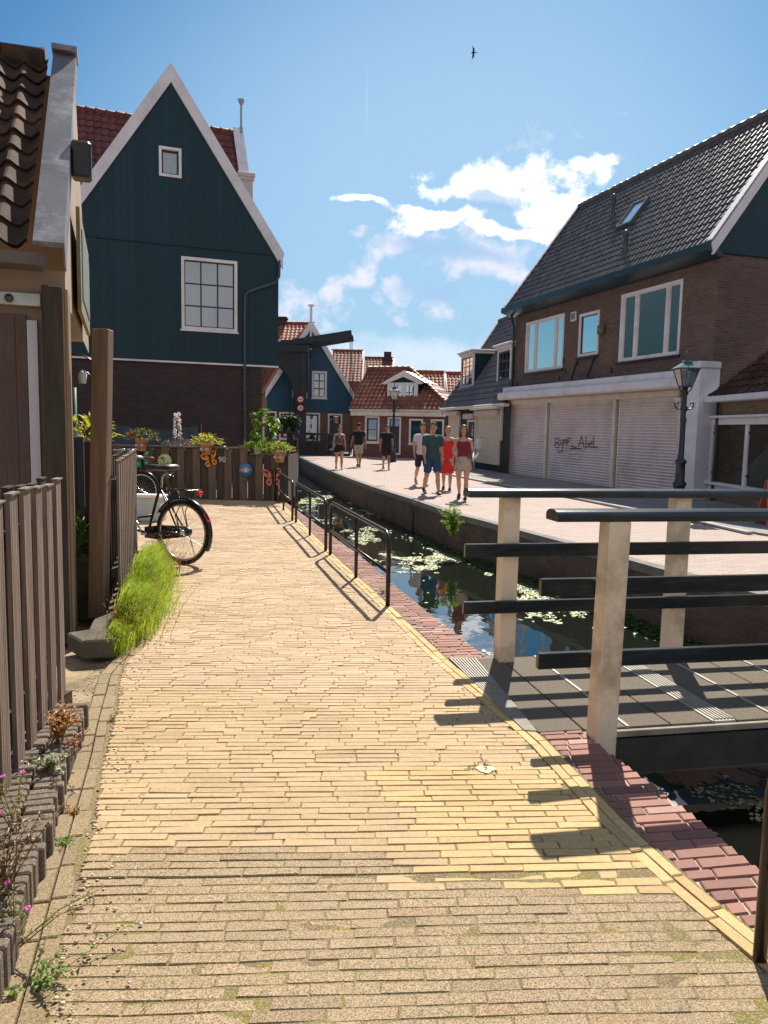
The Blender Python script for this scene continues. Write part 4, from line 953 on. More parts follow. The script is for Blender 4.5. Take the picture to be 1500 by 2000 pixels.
# shutters
cutsx = [(1000, 1067), (1074, 1199), (1208, 1326)]
SHW = plain('white shutter slats', (.74, .65, .645), .38, .06, 2, .04, dirt=(.50, .40, .38), dirtamt=.4, metal=.05)
zt = zb-.02; prev = None
tops = []
for i, (x0, x1) in enumerate(cutsx):
    a0 = FG.px(x0, 860, .05)[0]; a1 = FG.px(x1, 860, .05)[0]
    s_ = shutter(SH, FG, (a0+.06, .07, a1-.03, zt), SHW, .085, None, o=.06, frame=CREAM, label=('left roller shutter with faint scribble', 'middle roller shutter with black graffiti', 'right roller shutter behind the lamp post')[i]); tops.append((a0, a1, s_))
mb = MB()
FG.box(mb, -.02, tops[-1][1]+.1, zt, zt+.17, -.02, .22, bev=.02); mb.build('shutter_box', CREAM, SH)
for a in (tops[0][0]-.06, tops[0][1]+.03, tops[1][1]+.03):
    mb = MB(); FG.box(mb, a-.05, a+.07, .0, zt, .0, .13, bev=.01); FG.box(mb, a+.0, a+.03, zt*.52, zt*.6, .13, .17)
    mb.build('shutter_post', CREAM, SH)
mb = MB(); FG.box(mb, -.02, L-.42, -.02, fas-.1, -.25, .0); mb.build('shop_front', ROOM, SH)
mb = MB(); a = tops[2][1]+.16; mb.tube([P(a, zt-.1, .2), P(a+.02, zt-.3, .22), P(a, 1.25, .16), P(a+.03, 1.1, .2), P(a+.06, 1.2, .16)], .022, 6); FG.box(mb, a-.12, a+.12, zt-.12, zt-.05, .1, .3); mb.build('shutter_crank', BLACKM if False else CREAM, SH)
# graffiti: free strokes on the slats
def scrib(th, fac, strokes, o, r, mat, name):
    mb = MB()
    for st in strokes:
        pts = [fac.px(x, y, o) for x, y in st]; pts = [fac.pt(a, z, o) for a, z in pts]
        for p, q in zip(pts, pts[1:]): mb.bar(p, q, r*2, .006, upv=fac.n)
    return mb.build(name, mat, th)
def zz(x, y): return (980+x*.28, 680+y*.28)
INK = plain('black spray ink', (.02, .02, .025), .8, .2)
G1 = [[(372, 630), (370, 690), (374, 668)], [(372, 630), (398, 632), (396, 655), (376, 662), (402, 672), (398, 692), (372, 692)], [(408, 640), (412, 672), (424, 672), (426, 640)], [(426, 672), (420, 720), (396, 728), (388, 706)],
      [(432, 642), (448, 634), (450, 660), (434, 664), (432, 642)], [(456, 634), (456, 678)], [(456, 634), (482, 626)], [(456, 652), (474, 648)], [(486, 676), (492, 690), (500, 680)], [(506, 694), (520, 690)],
      [(532, 690), (556, 612), (574, 696)], [(540, 664), (572, 660)], [(588, 610), (584, 692), (604, 690), (606, 662), (586, 664)], [(614, 672), (634, 664), (626, 650), (612, 664), (614, 690), (636, 692)], [(640, 616), (642, 692), (664, 696)], [(474, 700), (560, 698)]]
scrib(tops[1][2], FG, [[zz(*p) for p in s_] for s_ in G1], .082, .014, INK, 'graffiti')
G2 = [[(84, 596), (82, 640), (100, 640), (104, 600)], [(112, 606), (110, 652), (132, 648)], [(120, 628), (134, 622)], [(94, 650), (100, 676), (118, 668)], [(262, 566), (300, 562), (322, 566)], [(126, 600), (136, 612), (128, 626)]]
scrib(tops[0][2], FG, [[zz(*p) for p in s_] for s_ in G2], .082, .006, plain('faded grey ink', (.24, .22, .24), .8, .2), 'faint_graffiti')
G3 = [[(440, 712), (520, 708), (580, 716)], [(470, 740), (540, 735)], [(480, 760), (500, 775), (550, 770)]]
scrib(tops[1][2], FG, [[zz(*p) for p in s_] for s_ in G3], .081, .006, plain('faded grey ink', (.24, .22, .24)), 'faint_graffiti')
# skylight + vent pipes
def onroof(x, y):
    d = ray(x, y); U = FG.u; V = (bk+Vector((0, 0, rise))).normalized(); N = U.cross(V); 
    if N.z < 0: N = -N
    t = (e0-CP).dot(N)/d.dot(N); return CP+d*t, U, V, N
pa, U, V, N = onroof(1213, 442); pb = onroof(1237, 397+3)[0]; pc = onroof(1266, 400)[0]
c = onroof(1240, 420)[0]; hw_, hl_ = .40, .52
mb = MB()
for (a, b, c_, d_) in ((-hw_, hw_, -hl_, -hl_+.07), (-hw_, hw_, hl_-.07, hl_), (-hw_, -hw_+.07, -hl_+.07, hl_-.07), (hw_-.07, hw_, -hl_+.07, hl_-.07)): mb.obox(c+U*a+V*c_+N*.02, U*(b-a), V*(d_-c_), N*.13, bev=.008)
k_ = mb.build('skylight', plain('skylight frame', (.10, .12, .13), .4), SH)
mb = MB(); mb.obox(c-U*(hw_-.06)-V*(hl_-.06)+N*.08, U*(hw_*2-.12), V*(hl_*2-.12), N*.02); mb.build('pane', plain('sky reflecting glass', (.90, .92, .95), .12, .03, metal=.9, bmp=0), k_)
for (x0, y0, h_) in ((1221, 494, .62), (1197, 427, .75)):
    q = onroof(x0, y0)[0]; mb = MB(); mb.lathe(q, [(.13, -.15), (.12, .05), (.075, .12), (.07, h_*.8), (.085, h_*.82), (.085, h_), (.02, h_+.03)], 12); mb.build('vent_pipe', ZINC, SH)
# wall anchors
mb = MB()
for (x, y) in ((1102, 703), (1105, 722), (1196, 722), (1093, 737)):
    a, z = FG.px(x, y); mb.bar(P(a-.05, z+.07, .02), P(a+.05, z-.07, .02), .02, .03); mb.bar(P(a, z, .02), P(a-.06, z-.08, .02), .02, .03)
mb.build('wall_anchor', BLACKM, SH)
# ---------------- 8. low brick stall building at the right edge
LB_A = FG.pt(L, 0, .0)+Vector((.12, -.25, 0)); LB_B = LB_A+Vector((.25, -6.0, 0)); FH = Fac(LB_A.xy, LB_B.xy)
ST = thing('stall_house', (LB_A.x, LB_A.y, 0), 'low brick building with old brown tiles and dark hatch doors in white frames', 'stall')
ez8 = (FH.px(1390, 786)[1]+FH.px(1495, 779)[1])/2
ha = FH.rect(1393, 822, 1462, 942); 
a0 = ha[0]; zb8, zt8 = FH.px(1393, 940)[1], FH.px(1393, 830)[1]; w8 = FH.px(1456, 880)[0]-a0
hatch = (a0, zb8, a0+w8*2+.12, zt8)
mb = MB(); FH.wall(mb, [(0, -.02), (FH.L, -.02), (FH.L, ez8), (0, ez8)], [hatch], rev=.1); mb.quad(FH.pt(0, 0), FH.pt(0, 0, -4), FH.pt(0, ez8+2.0, -4), FH.pt(0, ez8)); mb.build('wall', brickm('old grey brown brick', (.16, .10, .07), (.24, .18, .13), (.16, .14, .12), dirt=.5), ST)
slope(ST, 'roof', OLDT, FH.pt(-.05, ez8+.1, .25), FH.u, -FH.n*4.2, 3.3, FH.L, tw=.24, tl=.3, amp=.05, ns=6)
mb = MB(); FH.box(mb, -.1, FH.L, ez8-.02, ez8+.12, .02, .34, bev=.02); mb.build('gutter', LILAC, ST)
mb = MB(); a0, z0, a1, z1 = hatch
FH.box(mb, a0-.08, a0, z0, z1, -.05, .04); FH.box(mb, (a0+a1)/2-.07, (a0+a1)/2+.07, z0, z1, -.05, .035); FH.box(mb, a1, a1+.08, z0, z1, -.05, .04)
FH.box(mb, a0-.12, a1+.12, z1, z1+.16, -.05, .07, bev=.01); FH.box(mb, a0-.22, a1+.2, z1+.16, z1+.22, -.05, .16, bev=.01); FH.box(mb, a0-.2, a1+.2, z0-.07, z0, -.02, .16, bev=.01); FH.box(mb, a0-.12, a1+.12, z0-.2, z0-.07, -.02, .07, bev=.01)
hf = mb.build('hatch_frame', WHITE, ST)
for k in (0, 1):
    s0, s1 = (a0, (a0+a1)/2-.07) if k == 0 else ((a0+a1)/2+.07, a1)
    mb = MB(); FH.box(mb, s0+.01, s1-.01, z0+.01, z1-.01, -.03, .0, bev=.005); d = mb.build('hatch_door', plankm('black green boards', (.010, .022, .020), pw=.3, rough=.35), ST)
    mb = MB()
    for zz_ in (.16, .86):
        for q in (s0, s1-.06): FH.box(mb, q, q+.06, z0+(z1-z0)*zz_-.02, z0+(z1-z0)*zz_+.02, .0, .03)
    mb.build('hinge', BLACKM, d)
mb = MB(); mb.tube([FH.pt(.12, .0, .1), FH.pt(.12, ez8-.02, .1)], .035, 8); mb.build('downpipe', ZINC, ST)
# A-board in red at the frame edge
q = VY(1525, 955, 13.5); bl_, tl_ = VY(1493, 1016, 13.5), VY(1503, 938, 13.5)
ab = thing('notice_board', (q.x, q.y, 0), 'small red folding board half cut off at the right edge of the photo', 'sign')
mb = MB(); mb.prism([(bl_.x, q.y-.1, 0), (bl_.x+.8, q.y-.1, 0), (tl_.x+.2, q.y+.05, tl_.z), (tl_.x, q.y+.05, tl_.z)], (0, .03, 0)); mb.build('panel', plain('red board', (.45, .10, .06), .5), ab)
mb = MB(); mb.prism([(bl_.x, q.y+.35, 0), (bl_.x+.8, q.y+.35, 0), (tl_.x+.2, q.y+.1, tl_.z), (tl_.x, q.y+.1, tl_.z)], (0, .03, 0)); mb.build('back_panel', plain('red board', (0, 0, 0)), ab)
# ---------------- 9. tiled shed close on the left
wS = Vector((math.sin(R(71)), math.cos(R(71)), 0)); Sc = W(96, 1300, 0).xy
Sc = VY(133, 800, 5.6).xy; FS = Fac((Vector((Sc.x, Sc.y, 0))-wS*3.4).xy, Sc); L = FS.L
SD = thing('shed', (Sc.x, Sc.y, 0), 'old garden shed with mossy brown pantile roof and a weathered plank door', 'shed')
ez9 = (FS.px(20, 528)[1]+FS.px(118, 540)[1])/2+.03; top = ez9+2.27
rise9 = top-ez9; dep = 2.2
PLA = plain('peach plaster', (.30, .215, .16), .85, .1, 3, .4); WPL = plain('white plaster', (.55, .54, .60), .8, .06, 3, .3)
mb = MB(); FS.wall(mb, [(0, 0), (L, 0), (L, ez9), (0, ez9)]); 
mb.quad(FS.pt(L-.35, 0), FS.pt(L-.35, 0, -3), FS.pt(L-.35, 2.5, -3), FS.pt(L-.35, 2.5)); mb.add([FS.pt(L, 2.47), FS.pt(L, 2.47, -4.4), FS.pt(L, ez9-.05, -4.4), FS.pt(L, top-.1, -dep), FS.pt(L, ez9-.05)], [(0, 1, 2, 3, 4)]); mb.quad(FS.pt(L-.35, 2.47), FS.pt(L, 2.47), FS.pt(L, 2.47, -3), FS.pt(L-.35, 2.47, -3)); mb.quad(FS.pt(0, ez9, -2*dep), FS.pt(L-.1, ez9, -2*dep), FS.pt(L-.1, top-.1, -dep), FS.pt(0, top-.1, -dep)); mb.build('wall', PLA, SD)
slope(SD, 'roof', OLDT, FS.pt(L-.22, ez9+.10, .16), -FS.u, -FS.n*(dep+.16), rise9-.1, L, tw=.20, tl=.27, amp=.055, ns=12)
mb = MB(); ridge(mb, FS.pt(L-.25, top, -dep), FS.pt(0, top, -dep), .13, .36); mb.build('ridge_tiles', OLDT, SD)
P = FS.pt; mb = MB(); V9 = (-FS.n*(dep+.16)+Vector((0, 0, rise9-.1))); N9 = V9.normalized().cross(FS.u)
if N9.z < 0: N9 = -N9
e9_ = P(L-.22, ez9+.10, .16)
mb.prism([e9_+FS.u*.04+N9*.10-V9.normalized()*.05, e9_+N9*.10+FS.u*.225-V9.normalized()*.05, e9_+FS.u*.225+V9*1.02+N9*.10, e9_+FS.u*.04+V9*1.02+N9*.10], -N9*.04)
mb.prism([e9_+N9*.10+FS.u*.225-V9.normalized()*.05, e9_+FS.u*.225+V9*1.02+N9*.10, e9_+FS.u*.225+V9*1.02-N9*.12, e9_+FS.u*.225-V9.normalized()*.05-N9*.12], FS.u*.012)
mb.obox(P(L-.19, top+.10, -dep+.12), FS.u*.22, -FS.n*-.3*-1, Vector((0, 0, .05)))
mb.build('verge_sheet', LEAD, SD, label='grey metal sheet covering the roof edge')
mb = MB(); g = [(.06*math.cos(a), .06*math.sin(a)) for a in [math.pi+math.pi*k/6 for k in range(7)]]
gp = [P(0, ez9+.04+z, .20+x) for x, z in g]+[P(0, ez9+.04, .245), P(0, ez9-.005, .19), P(0, ez9+.04, .15)]
mb.prism([P(0, ez9+.06, .14), P(0, ez9+.06, .28), P(0, ez9-.02, .27), P(0, ez9-.05, .2), P(0, ez9-.02, .13)], FS.u*(L-.12)); mb.build('gutter', plain('grey brown gutter', (.10, .085, .08), .6, .3, 5, .3), SD)
dr = FS.px(57, 800)[0]
mb = MB(); FS.box(mb, 0, dr, .05, ez9-.32, .0, .045); mb.build('door', plankm('weathered red brown planks', (.13, .085, .075), pw=.17, grain=.7, dirt=(.05, .04, .035)), SD)
mb = MB(); FS.box(mb, dr+.005, FS.px(78, 800)[0], 0, ez9-.36, .0, .05); mb.build('jamb', WPL, SD)
mb = MB(); h0 = FS.px(0, 581, .06); FS.box(mb, dr-1.0, dr+.10, h0[1]-.045, h0[1]+.045, .048, .062, bev=.004); hh = mb.build('strap_hinge', plain('galvanised steel', (.42, .44, .42), .4, .2, 9, .2, metal=.5), SD)
mb = MB(); mb.tube([P(dr-.10, h0[1], .06), P(dr-.10, h0[1], .085)], .028, 10); mb.build('bolt', plain('dark bolt', (.12, .11, .10), .4, metal=.7), hh)
pl0, pl1 = FS.px(87, 800, .15)[0], FS.px(127, 800, .15)[0]
mb = MB(); FS.box(mb, pl0, pl1, 0, ez9-.13, .02, .17, bev=.008); mb.build('corner_post', plain('dark mossy timber', (.045, .036, .028), .85, .4, 4, .8, stretch=(6, 6, .6), dirt=(.04, .045, .02)), SD, label='dark mossy corner post')
mb = MB(); FS.box(mb, pl1-.0, pl1+.035, 0, ez9-.15, -.12, .16); mb.build('corner_trim', plankm('warm edge board', (.30, .21, .13), pw=.05, grain=.8), SD)
# gable side: shallow frame board, box, lantern
FT = Fac(P(L+.04, 0, .0).xy, P(L+.04, 0, -2*dep).xy); FT.n = FS.u.copy()
q0 = FT.px(141, 600); 
def tz(x, y, o=.0):
    d = ray(x, y); A_ = FT.A+FT.n*o; t = (A_-CP).dot(FT.n)/d.dot(FT.n); q = CP+d*t-A_; return q.dot(FT.u), q.z
mb = MB(); mb.prism([FT.pt(.9, 2.52, .0), FT.pt(2.8, 2.52, .0), FT.pt(2.8, 3.35, .0), FT.pt(.9, 3.35, .0)], FT.n*.03); b_ = mb.build('gable_frame', plain('yellow grey board edge', (.20, .17, .09), .7, .2), SD)
mb = MB(); mb.prism([FT.pt(1.1, 2.65, .03), FT.pt(2.6, 2.65, .03), FT.pt(2.6, 3.22, .03), FT.pt(1.1, 3.22, .03)], FT.n*.01); mb.build('panel', plain('grey green panel', (.16, .19, .18), .5), b_)
q = tz(160, 306, .12)
bx = VY(166, 305, 6.5); mb = MB(); mb.obox(FS.pt(L+.02, bx.z-.2, -.95), FS.u*.15, FS.n*.18, Vector((0, 0, .28)), bev=.02); mb.build('alarm_box', plain('dark plastic box', (.02, .018, .018), .4), SD)
# ================================================================== FOOTBRIDGE
ba = R(11.4); bd = Vector((math.cos(ba), math.sin(ba), 0)); cdv = Vector((-math.sin(ba), math.cos(ba), 0)); UZ = Vector((0, 0, 1))
Pf = W(984, 1288); Pf.z = 0
d_ = ray(1185, 1200); Pn = VY(1185, 1200, 3.93); Pn.z = 0
FB_ = thing('footbridge', (Pf.x+1, Pf.y-.7, 0), 'white posted footbridge with black rails and gritted deck over the canal', 'bridge')
O = xy(W(1049, 1430)); O2 = xy(W(930, 1286)); LE1 = xy(W(1024, 1428)); LE2 = xy(W(877, 1287))
cw = (O2-O).dot(cdv); BLEN = 5.6
def bp(s, t, z): return O+bd*s+cdv*t+UZ*z
GRIT = plain('dark anti slip grit', (.13, .105, .08), .95, .62, 150, 1.0, dirt=(.20, .165, .12), dirtamt=.5, bscale=220)
GRIP = plain('grooved light strip', (.34, .31, .27), .6, .15, 12, .3)
BWH = plain('cream bridge post paint', (.76, .63, .47), .45, .07, 5, .25, dirt=(.22, .13, .07), dirtamt=.5)
BBK = plain('black bridge rail paint', (.008, .012, .015), .24, .3, 6, .12, dirt=(.05, .07, .08), dirtamt=.3, stretch=(1, 1, 8))
# grip strip on the left end: ribs
mb = MB(); mb.prism([LE1, O, O2, LE2], (0, 0, -.05)); g = mb.build('grip_plate', GRIT, FB_)
mb = MB()
for i in range(9):
    f0, f1 = i/9+.02, i/9+.075
    a, b = LE1.lerp(O, f0), LE1.lerp(O, f1); c, d = LE2.lerp(O2, f1), LE2.lerp(O2, f0); mb.prism([a, b, c, d], (0, 0, .008))
mb.build('rib', GRIP, FB_)
s = .012; k = 0
while s < BLEN:
    strip_ = k in (4, 9, 14); wd = .15 if strip_ else .262
    mb = MB()
    mb.obox(bp(s, .0, -.05), bd*(wd-.010), cdv*cw, UZ*(.05+random.uniform(-.002, .002)), bev=.004)
    if strip_:
        for i in range(6): mb.obox(bp(s+.012+i*.022, .02, .0), bd*.010, cdv*(cw-.04), UZ*.008)
    mb.build('grip_strip' if strip_ else 'deck_panel', GRIP if strip_ else GRIT, FB_)
    if not strip_ and k % 2 == 1:
        mb = MB(); mb.obox(bp(s+wd-.014, .0, -.02), bd*.018, cdv*cw, UZ*.025); mb.build('joint_strip', GRIP, FB_)
    s += wd; k += 1
STEEL = plain('dark weathered steel', (.030, .028, .026), .7, .4, 6, .5, dirt=(.09, .05, .03))
for t in (-.02, cw-.08):
    mb = MB(); mb.obox(bp(-.05, t, -.26), bd*BLEN, cdv*.10, UZ*.20); mb.build('beam', STEEL, FB_)
mb = MB(); mb.obox(bp(.02, -.035, -.045), bd*BLEN, cdv*.03, UZ*.035, bev=.004); mb.build('edge_trim', plain('worn edge strip', (.24, .21, .17), .8, .3, 10, .5), FB_)
mb = MB(); mb.obox(bp(.4, .1, -.14), bd*BLEN, cdv*(cw-.2), UZ*.06); mb.build('underframe', STEEL, FB_)
def bpost(base, z0, lean=0):
    mb = MB(); w_ = .118; b = base-bd*w_/2-cdv*w_/2
    mb.add([b+UZ*z0, b+bd*w_+UZ*z0, b+bd*w_+cdv*w_+UZ*z0, b+cdv*w_+UZ*z0]+[p+Vector((lean, 0, 1.155)) for p in (b, b+bd*w_, b+bd*w_+cdv*w_, b+cdv*w_)], [(3, 2, 1, 0), (4, 5, 6, 7), (0, 1, 5, 4), (1, 2, 6, 5), (2, 3, 7, 6), (3, 0, 4, 7)])
    p = mb.build('post', BWH, FB_)
    bv = p.modifiers.new('bevel', 'BEVEL'); bv.width = .006; bv.segments = 2
    mb = MB(); q = base-cdv*.07+UZ*(z0+.07); mb.tube([q, q+cdv*.03], .012, 8); mb.build('bolt', STEEL, p)
for k in range(4): bpost(Pf+bd*(1.30*k), -.22)
for k in range(4): bpost(Pn+bd*(1.30*k), -.30, .02)
for base, sg in ((Pf, -1), (Pn, 1)):
    off = cdv*sg*.085
    for z, h in ((.40, .085), (.795, .09)):
        x0 = -.34
        mb = MB(); o_ = base+bd*x0+off+UZ*(z-h/2+.0)-cdv*.02; mb.obox(o_, bd*5.4, cdv*.04, UZ*h, bev=.004); mb.build('rail', BBK, FB_)
    mb = MB(); c0 = base-bd*.32+UZ*1.155; ang = [R(a) for a in range(0, 181, 20)]
    prof = [(-.075, 0), (.075, 0), (.075, .028)]+[(.075*math.cos(a), .028+.032*math.sin(a)) for a in ang[1:-1]]+[(-.075, .028)]
    mb.prism([c0+cdv*(a+sg*.02)+UZ*b for a, b in prof], bd*5.5); mb.build('handrail', BBK, FB_)
# ================================================================== QUAY RAILS
PIPE = plain('dark painted steel pipe', (.020, .017, .016), .32, .3, 12, .15, dirt=(.10, .06, .04), dirtamt=.3, metal=.35)
def arc_path(P, Q, h, r=.13):
    d = (Q-P).normalized(); pts = [P, P+UZ*(h-r)]
    for k in range(1, 6): a = R(18*k); pts.append(P+UZ*(h-r+r*math.sin(a))+d*(r-r*math.cos(a)))
    e_ = []
    for k in range(1, 6): a = R(18*k); e_.append(Q+UZ*(h-r+r*math.sin(a))-d*(r-r*math.cos(a)))
    return pts+list(reversed(e_))+[Q+UZ*(h-r), Q]
def quay_rail(p, q, label, h=.67):
    P, Q = xy(W(*p)), xy(W(*q)); th = thing('pipe_railing', tuple(P), label, 'railing', 'low pipe railings along the canal edge'); mb = MB()
    mb.tube(arc_path(P, Q, h), .021, 12); mb.build('frame', PIPE, th)
    mb = MB(); mb.tube([P+UZ*.31, Q+UZ*.31], .017, 10); mb.build('mid_bar', PIPE, th)
    M = P.lerp(Q, .47); mb = MB(); mb.tube([M+UZ*-.02, M+UZ*h], .019, 10); mb.build('middle_post', PIPE, th)
quay_rail((757, 1184), (645, 1083), 'nearest low black pipe railing with rounded corners on the canal edge')
quay_rail((636, 1076), (578, 1020), 'middle low pipe railing between the nearest and the farthest one')
quay_rail((571, 1016), (538, 979), 'farthest low pipe railing ending in front of the wooden planter')
P = xy(W(1484, 1874)); Q = P+Vector((.35, -1.0, 0)); th = thing('pipe_railing', tuple(P), 'dark pipe railing post cut off at the lower right edge of the photo', 'railing', 'low pipe railings along the canal edge')
mb = MB(); mb.tube(arc_path(P, Q, .67), .021, 12); mb.build('frame', PIPE, th); mb = MB(); mb.tube([P+UZ*.31, Q+UZ*.31], .017, 10); mb.build('mid_bar', PIPE, th)
mb = MB(); q = xy(W(812, 979)); q = q+Vector((-.06, -.03, 0)); mb.tube([q+UZ*WZ, q+UZ*-.02], .03, 8); tag(mb.build('mooring_pole', STEEL), 'thin dark pole standing against the far canal wall', 'pole')
# ================================================================== FENCES ON THE LEFT
FW_ = plain('weathered fence board', (.20, .145, .115), .85, .45, 3, .9, stretch=(14, 14, .7), dirt=(.10, .075, .06), dirtamt=.55, bscale=12)
FD_ = plain('dark fence board', (.035, .028, .024), .9, .3, 3, .9, stretch=(14, 14, .7), bscale=12)
def ribbed(mb, a, d, n, w, z0, z1, t=.020):
    """board with a ribbed face; a = corner, d = along, n = outward"""
    k = 5; pts = [a]
    for i in range(k):
        x0, x1 = w*i/k, w*(i+1)/k; e = .004
        pts += [a+d*x0+n*t, a+d*(x1-w/k*.22)+n*t, a+d*(x1-w/k*.14)+n*(t-e)]
    pts += [a+d*w+n*(t-e), a+d*w]
    mb.prism([p+UZ*z0 for p in pts], UZ*(z1-z0))
def board_fence(name, A, B, z0, z1, label, pitch, w, tops=None, jit=.012):
    A, B = Vector((A[0], A[1], 0)), Vector((B[0], B[1], 0)); d = (B-A).normalized(); n = Vector((d.y, -d.x, 0)); L_ = (B-A).length
    if n.x < 0: n = -n
    th = thing(name, tuple(A), label, 'fence'); k = int(L_/pitch)
    for i in range(k+1):
        a = A+d*(i*pitch); zt = z1+random.uniform(-jit, jit)
        mb = MB(); ribbed(mb, a, d, n, w, z0+random.uniform(0, .02), zt)
        mb.obox(a-n*.004-d*.004+UZ*zt, d*(w+.008), n*.034, UZ*.008); mb.build('front_board', FW_, th)
        mb = MB(); a2 = a+d*(pitch*.5)-n*.10; ribbed(mb, a2, d, n, w, z0+.01, zt-.004); mb.obox(a2-n*.004+UZ*(zt-.004), d*w, n*.03, UZ*.008); mb.build('back_board', FD_, th)  # back boards coloured darker, painting in the shade between the front boards
    for z in (z0+.25, z1-.22): mb = MB(); mb.obox(A-n*.05+UZ*z, d*(L_+.1), n*.045, UZ*.07); mb.build('fence_rail', FD_, th)
    return th
board_fence('board_fence', (-1.15, 1.29), (-1.775, 4.13), .03, 1.29, 'weathered board fence close at the left edge, nearest to the viewer', .235, .130)
f2 = board_fence('board_fence', (-2.10, 6.0), (-2.88, 8.85), .13, 1.31, 'narrow slatted wooden fence behind the tall post, with grass at its foot', .25, .125, jit=.006)
KB = plain('dark mossy concrete', (.10, .085, .06), .95, .35, 6, .9, dirt=(.04, .05, .02), dirtamt=.6)
a = xy(W(224, 1286)); mb = MB(); b = Vector((-2.80, 8.85, 0)); d = (b-a).normalized(); n = Vector((d.y, -d.x, 0))
c = xy(W(131, 1270)); 
mb.obox(a-n*.20, d*(b-a).length, n*.20, UZ*.135, bev=.012); e_ = c-(a-n*.205); mb.obox(a-n*.205, e_, Vector((-e_.y, e_.x, 0)).normalized()*-.16, UZ*.128, bev=.012); tag(mb.build('concrete_sill', KB), 'dark concrete sill under the slatted fence and the tall post', 'kerb')
pb = VY(193, 1232, 5.86); mb = MB(); w_ = .062
mb.obox((pb.x-w_, pb.y-w_, .1), (2*w_, 0, 0), (0, 2*w_, 0), (.075, 0, 2.20), bev=.008)
tag(mb.build('wooden_post', plain('tall brown post wood', (.16, .10, .065), .85, .25, 3, .7, stretch=(8, 8, .7), dirt=(.06, .06, .025), dirtamt=.6, bscale=14)), 'tall square brown wooden post standing in front of the slatted fence', 'post')
gt = thing('garden_gate', (-2.5, 6.3, 0), 'slate blue and dark brown boards closing the gap beside the shed', 'gate')
def board(px0, px1, y0, y1, Y, mat, name, t=.03, th=gt):
    a, b = VY(px0, y0, Y), VY(px1, y0, Y); z1 = VY(px0, y1, Y).z; mb = MB(); mb.obox((a.x, Y, min(a.z, z1)), (b.x-a.x, 0, 0), (0, t, 0), (0, 0, abs(a.z-z1)), bev=.003); return mb.build(name, mat, th)
SLB = plain('slate blue board', (.055, .065, .09), .75, .25, 3, .6, stretch=(8, 8, .7)); 
board(131, 146, 852, 1110, 6.4, SLB, 'blue_board'); board(147, 162, 853, 1090, 6.42, SLB, 'blue_board'); board(164, 181, 862, 1130, 6.36, FD_, 'brown_board')
a = VY(131, 1088, 6.1); b = VY(184, 1088, 6.1)
mb = MB(); mb.obox((a.x-.1, 6.05, 0), (b.x-a.x+.1, 0, 0), (0, .2, 0), (0, 0, a.z), bev=.02); tag(mb.build('stone_trough', plain('dark mossy stone', (.035, .038, .022), .95, .4, 8, .9)), 'dark mossy stone trough between the shed corner and the tall post', 'planter')
# palisade of standing bricks along the near fence
pal_px = [(168, 1376), (130, 1478), (108, 1560), (60, 1720), (10, 1850)]
pal = [W(*p, .12) for p in pal_px]; pal = [Vector((p.x, p.y, 0)) for p in pal]; pal = sorted(pal, key=lambda p: p.y); pal = [ext(pal, 1.2)]+pal
PB = attrm('grey purple edging brick', .9, .7, dirt=(.12, .10, .07), dirtamt=.5)
mb = MB(); y = 1.25
while y < pal[-1].y-.02:
    x = interp(pal, y); x2 = interp(pal, y+.05); d = Vector((x2-x, .05, 0)).normalized(); n = Vector((d.y, -d.x, 0)); k = random.uniform(.75, 1.1); zt = .12+random.gauss(0, .004)
    p = Vector((x, y, -.02)); mb.obox(p-n*(.11+random.uniform(-.01, .01)), d*.046, n*(.11+random.gauss(0, .003)), UZ*(zt+.02), col=(.24*k, .19*k, .16*k, .9), bev=.006)
    mb.obox(p-n*.225, d*.046, n*.108, UZ*(zt+.02+random.gauss(0, .005)), col=(.22*k, .175*k, .15*k, .9), bev=.006)
    y += .052
tag(mb.build('brick_edging', PB), 'row of small standing bricks edging the bed below the near fence', 'kerb')
mb = MB(); n_ = 60
mb.prism([(-1.3, 1.2, 0), (-1.0, 1.2, 0)]+[(p.x-.22, p.y, 0) for p in pal[1:]]+[(-1.74, 4.2, 0), (-1.95, 4.2, 0)], (0, 0, .10)); mb.build('soil_bed', plain('dark garden soil', (.07, .05, .03), .95, .5, 20, 1.0, dirt=(.18, .14, .08)), None, 'structure')
# pebbles and crumbs on the sandy strip
mb = MB(); rnd = random.Random(3)
for _ in range(1500):
    y = rnd.uniform(1.6, 6.2); xr = interp(lft, y); xl = interp(pal, y) if y < 4.2 else -1.9
    x = rnd.uniform(xl, xr+.05+.25*rnd.random()**3); r = rnd.uniform(.002, .007); z = -.034 if x < xr else .0
    mb.ball((x, y, z+r*.3), r, 5, 4, (1.3, 1, .6), .25)
tag(mb.build('gravel', plain('pale grit', (.52, .42, .29), .9, .5, 60, 0), None, 'stuff'), 'small stones and crumbs on the sandy strip beside the path', 'gravel')
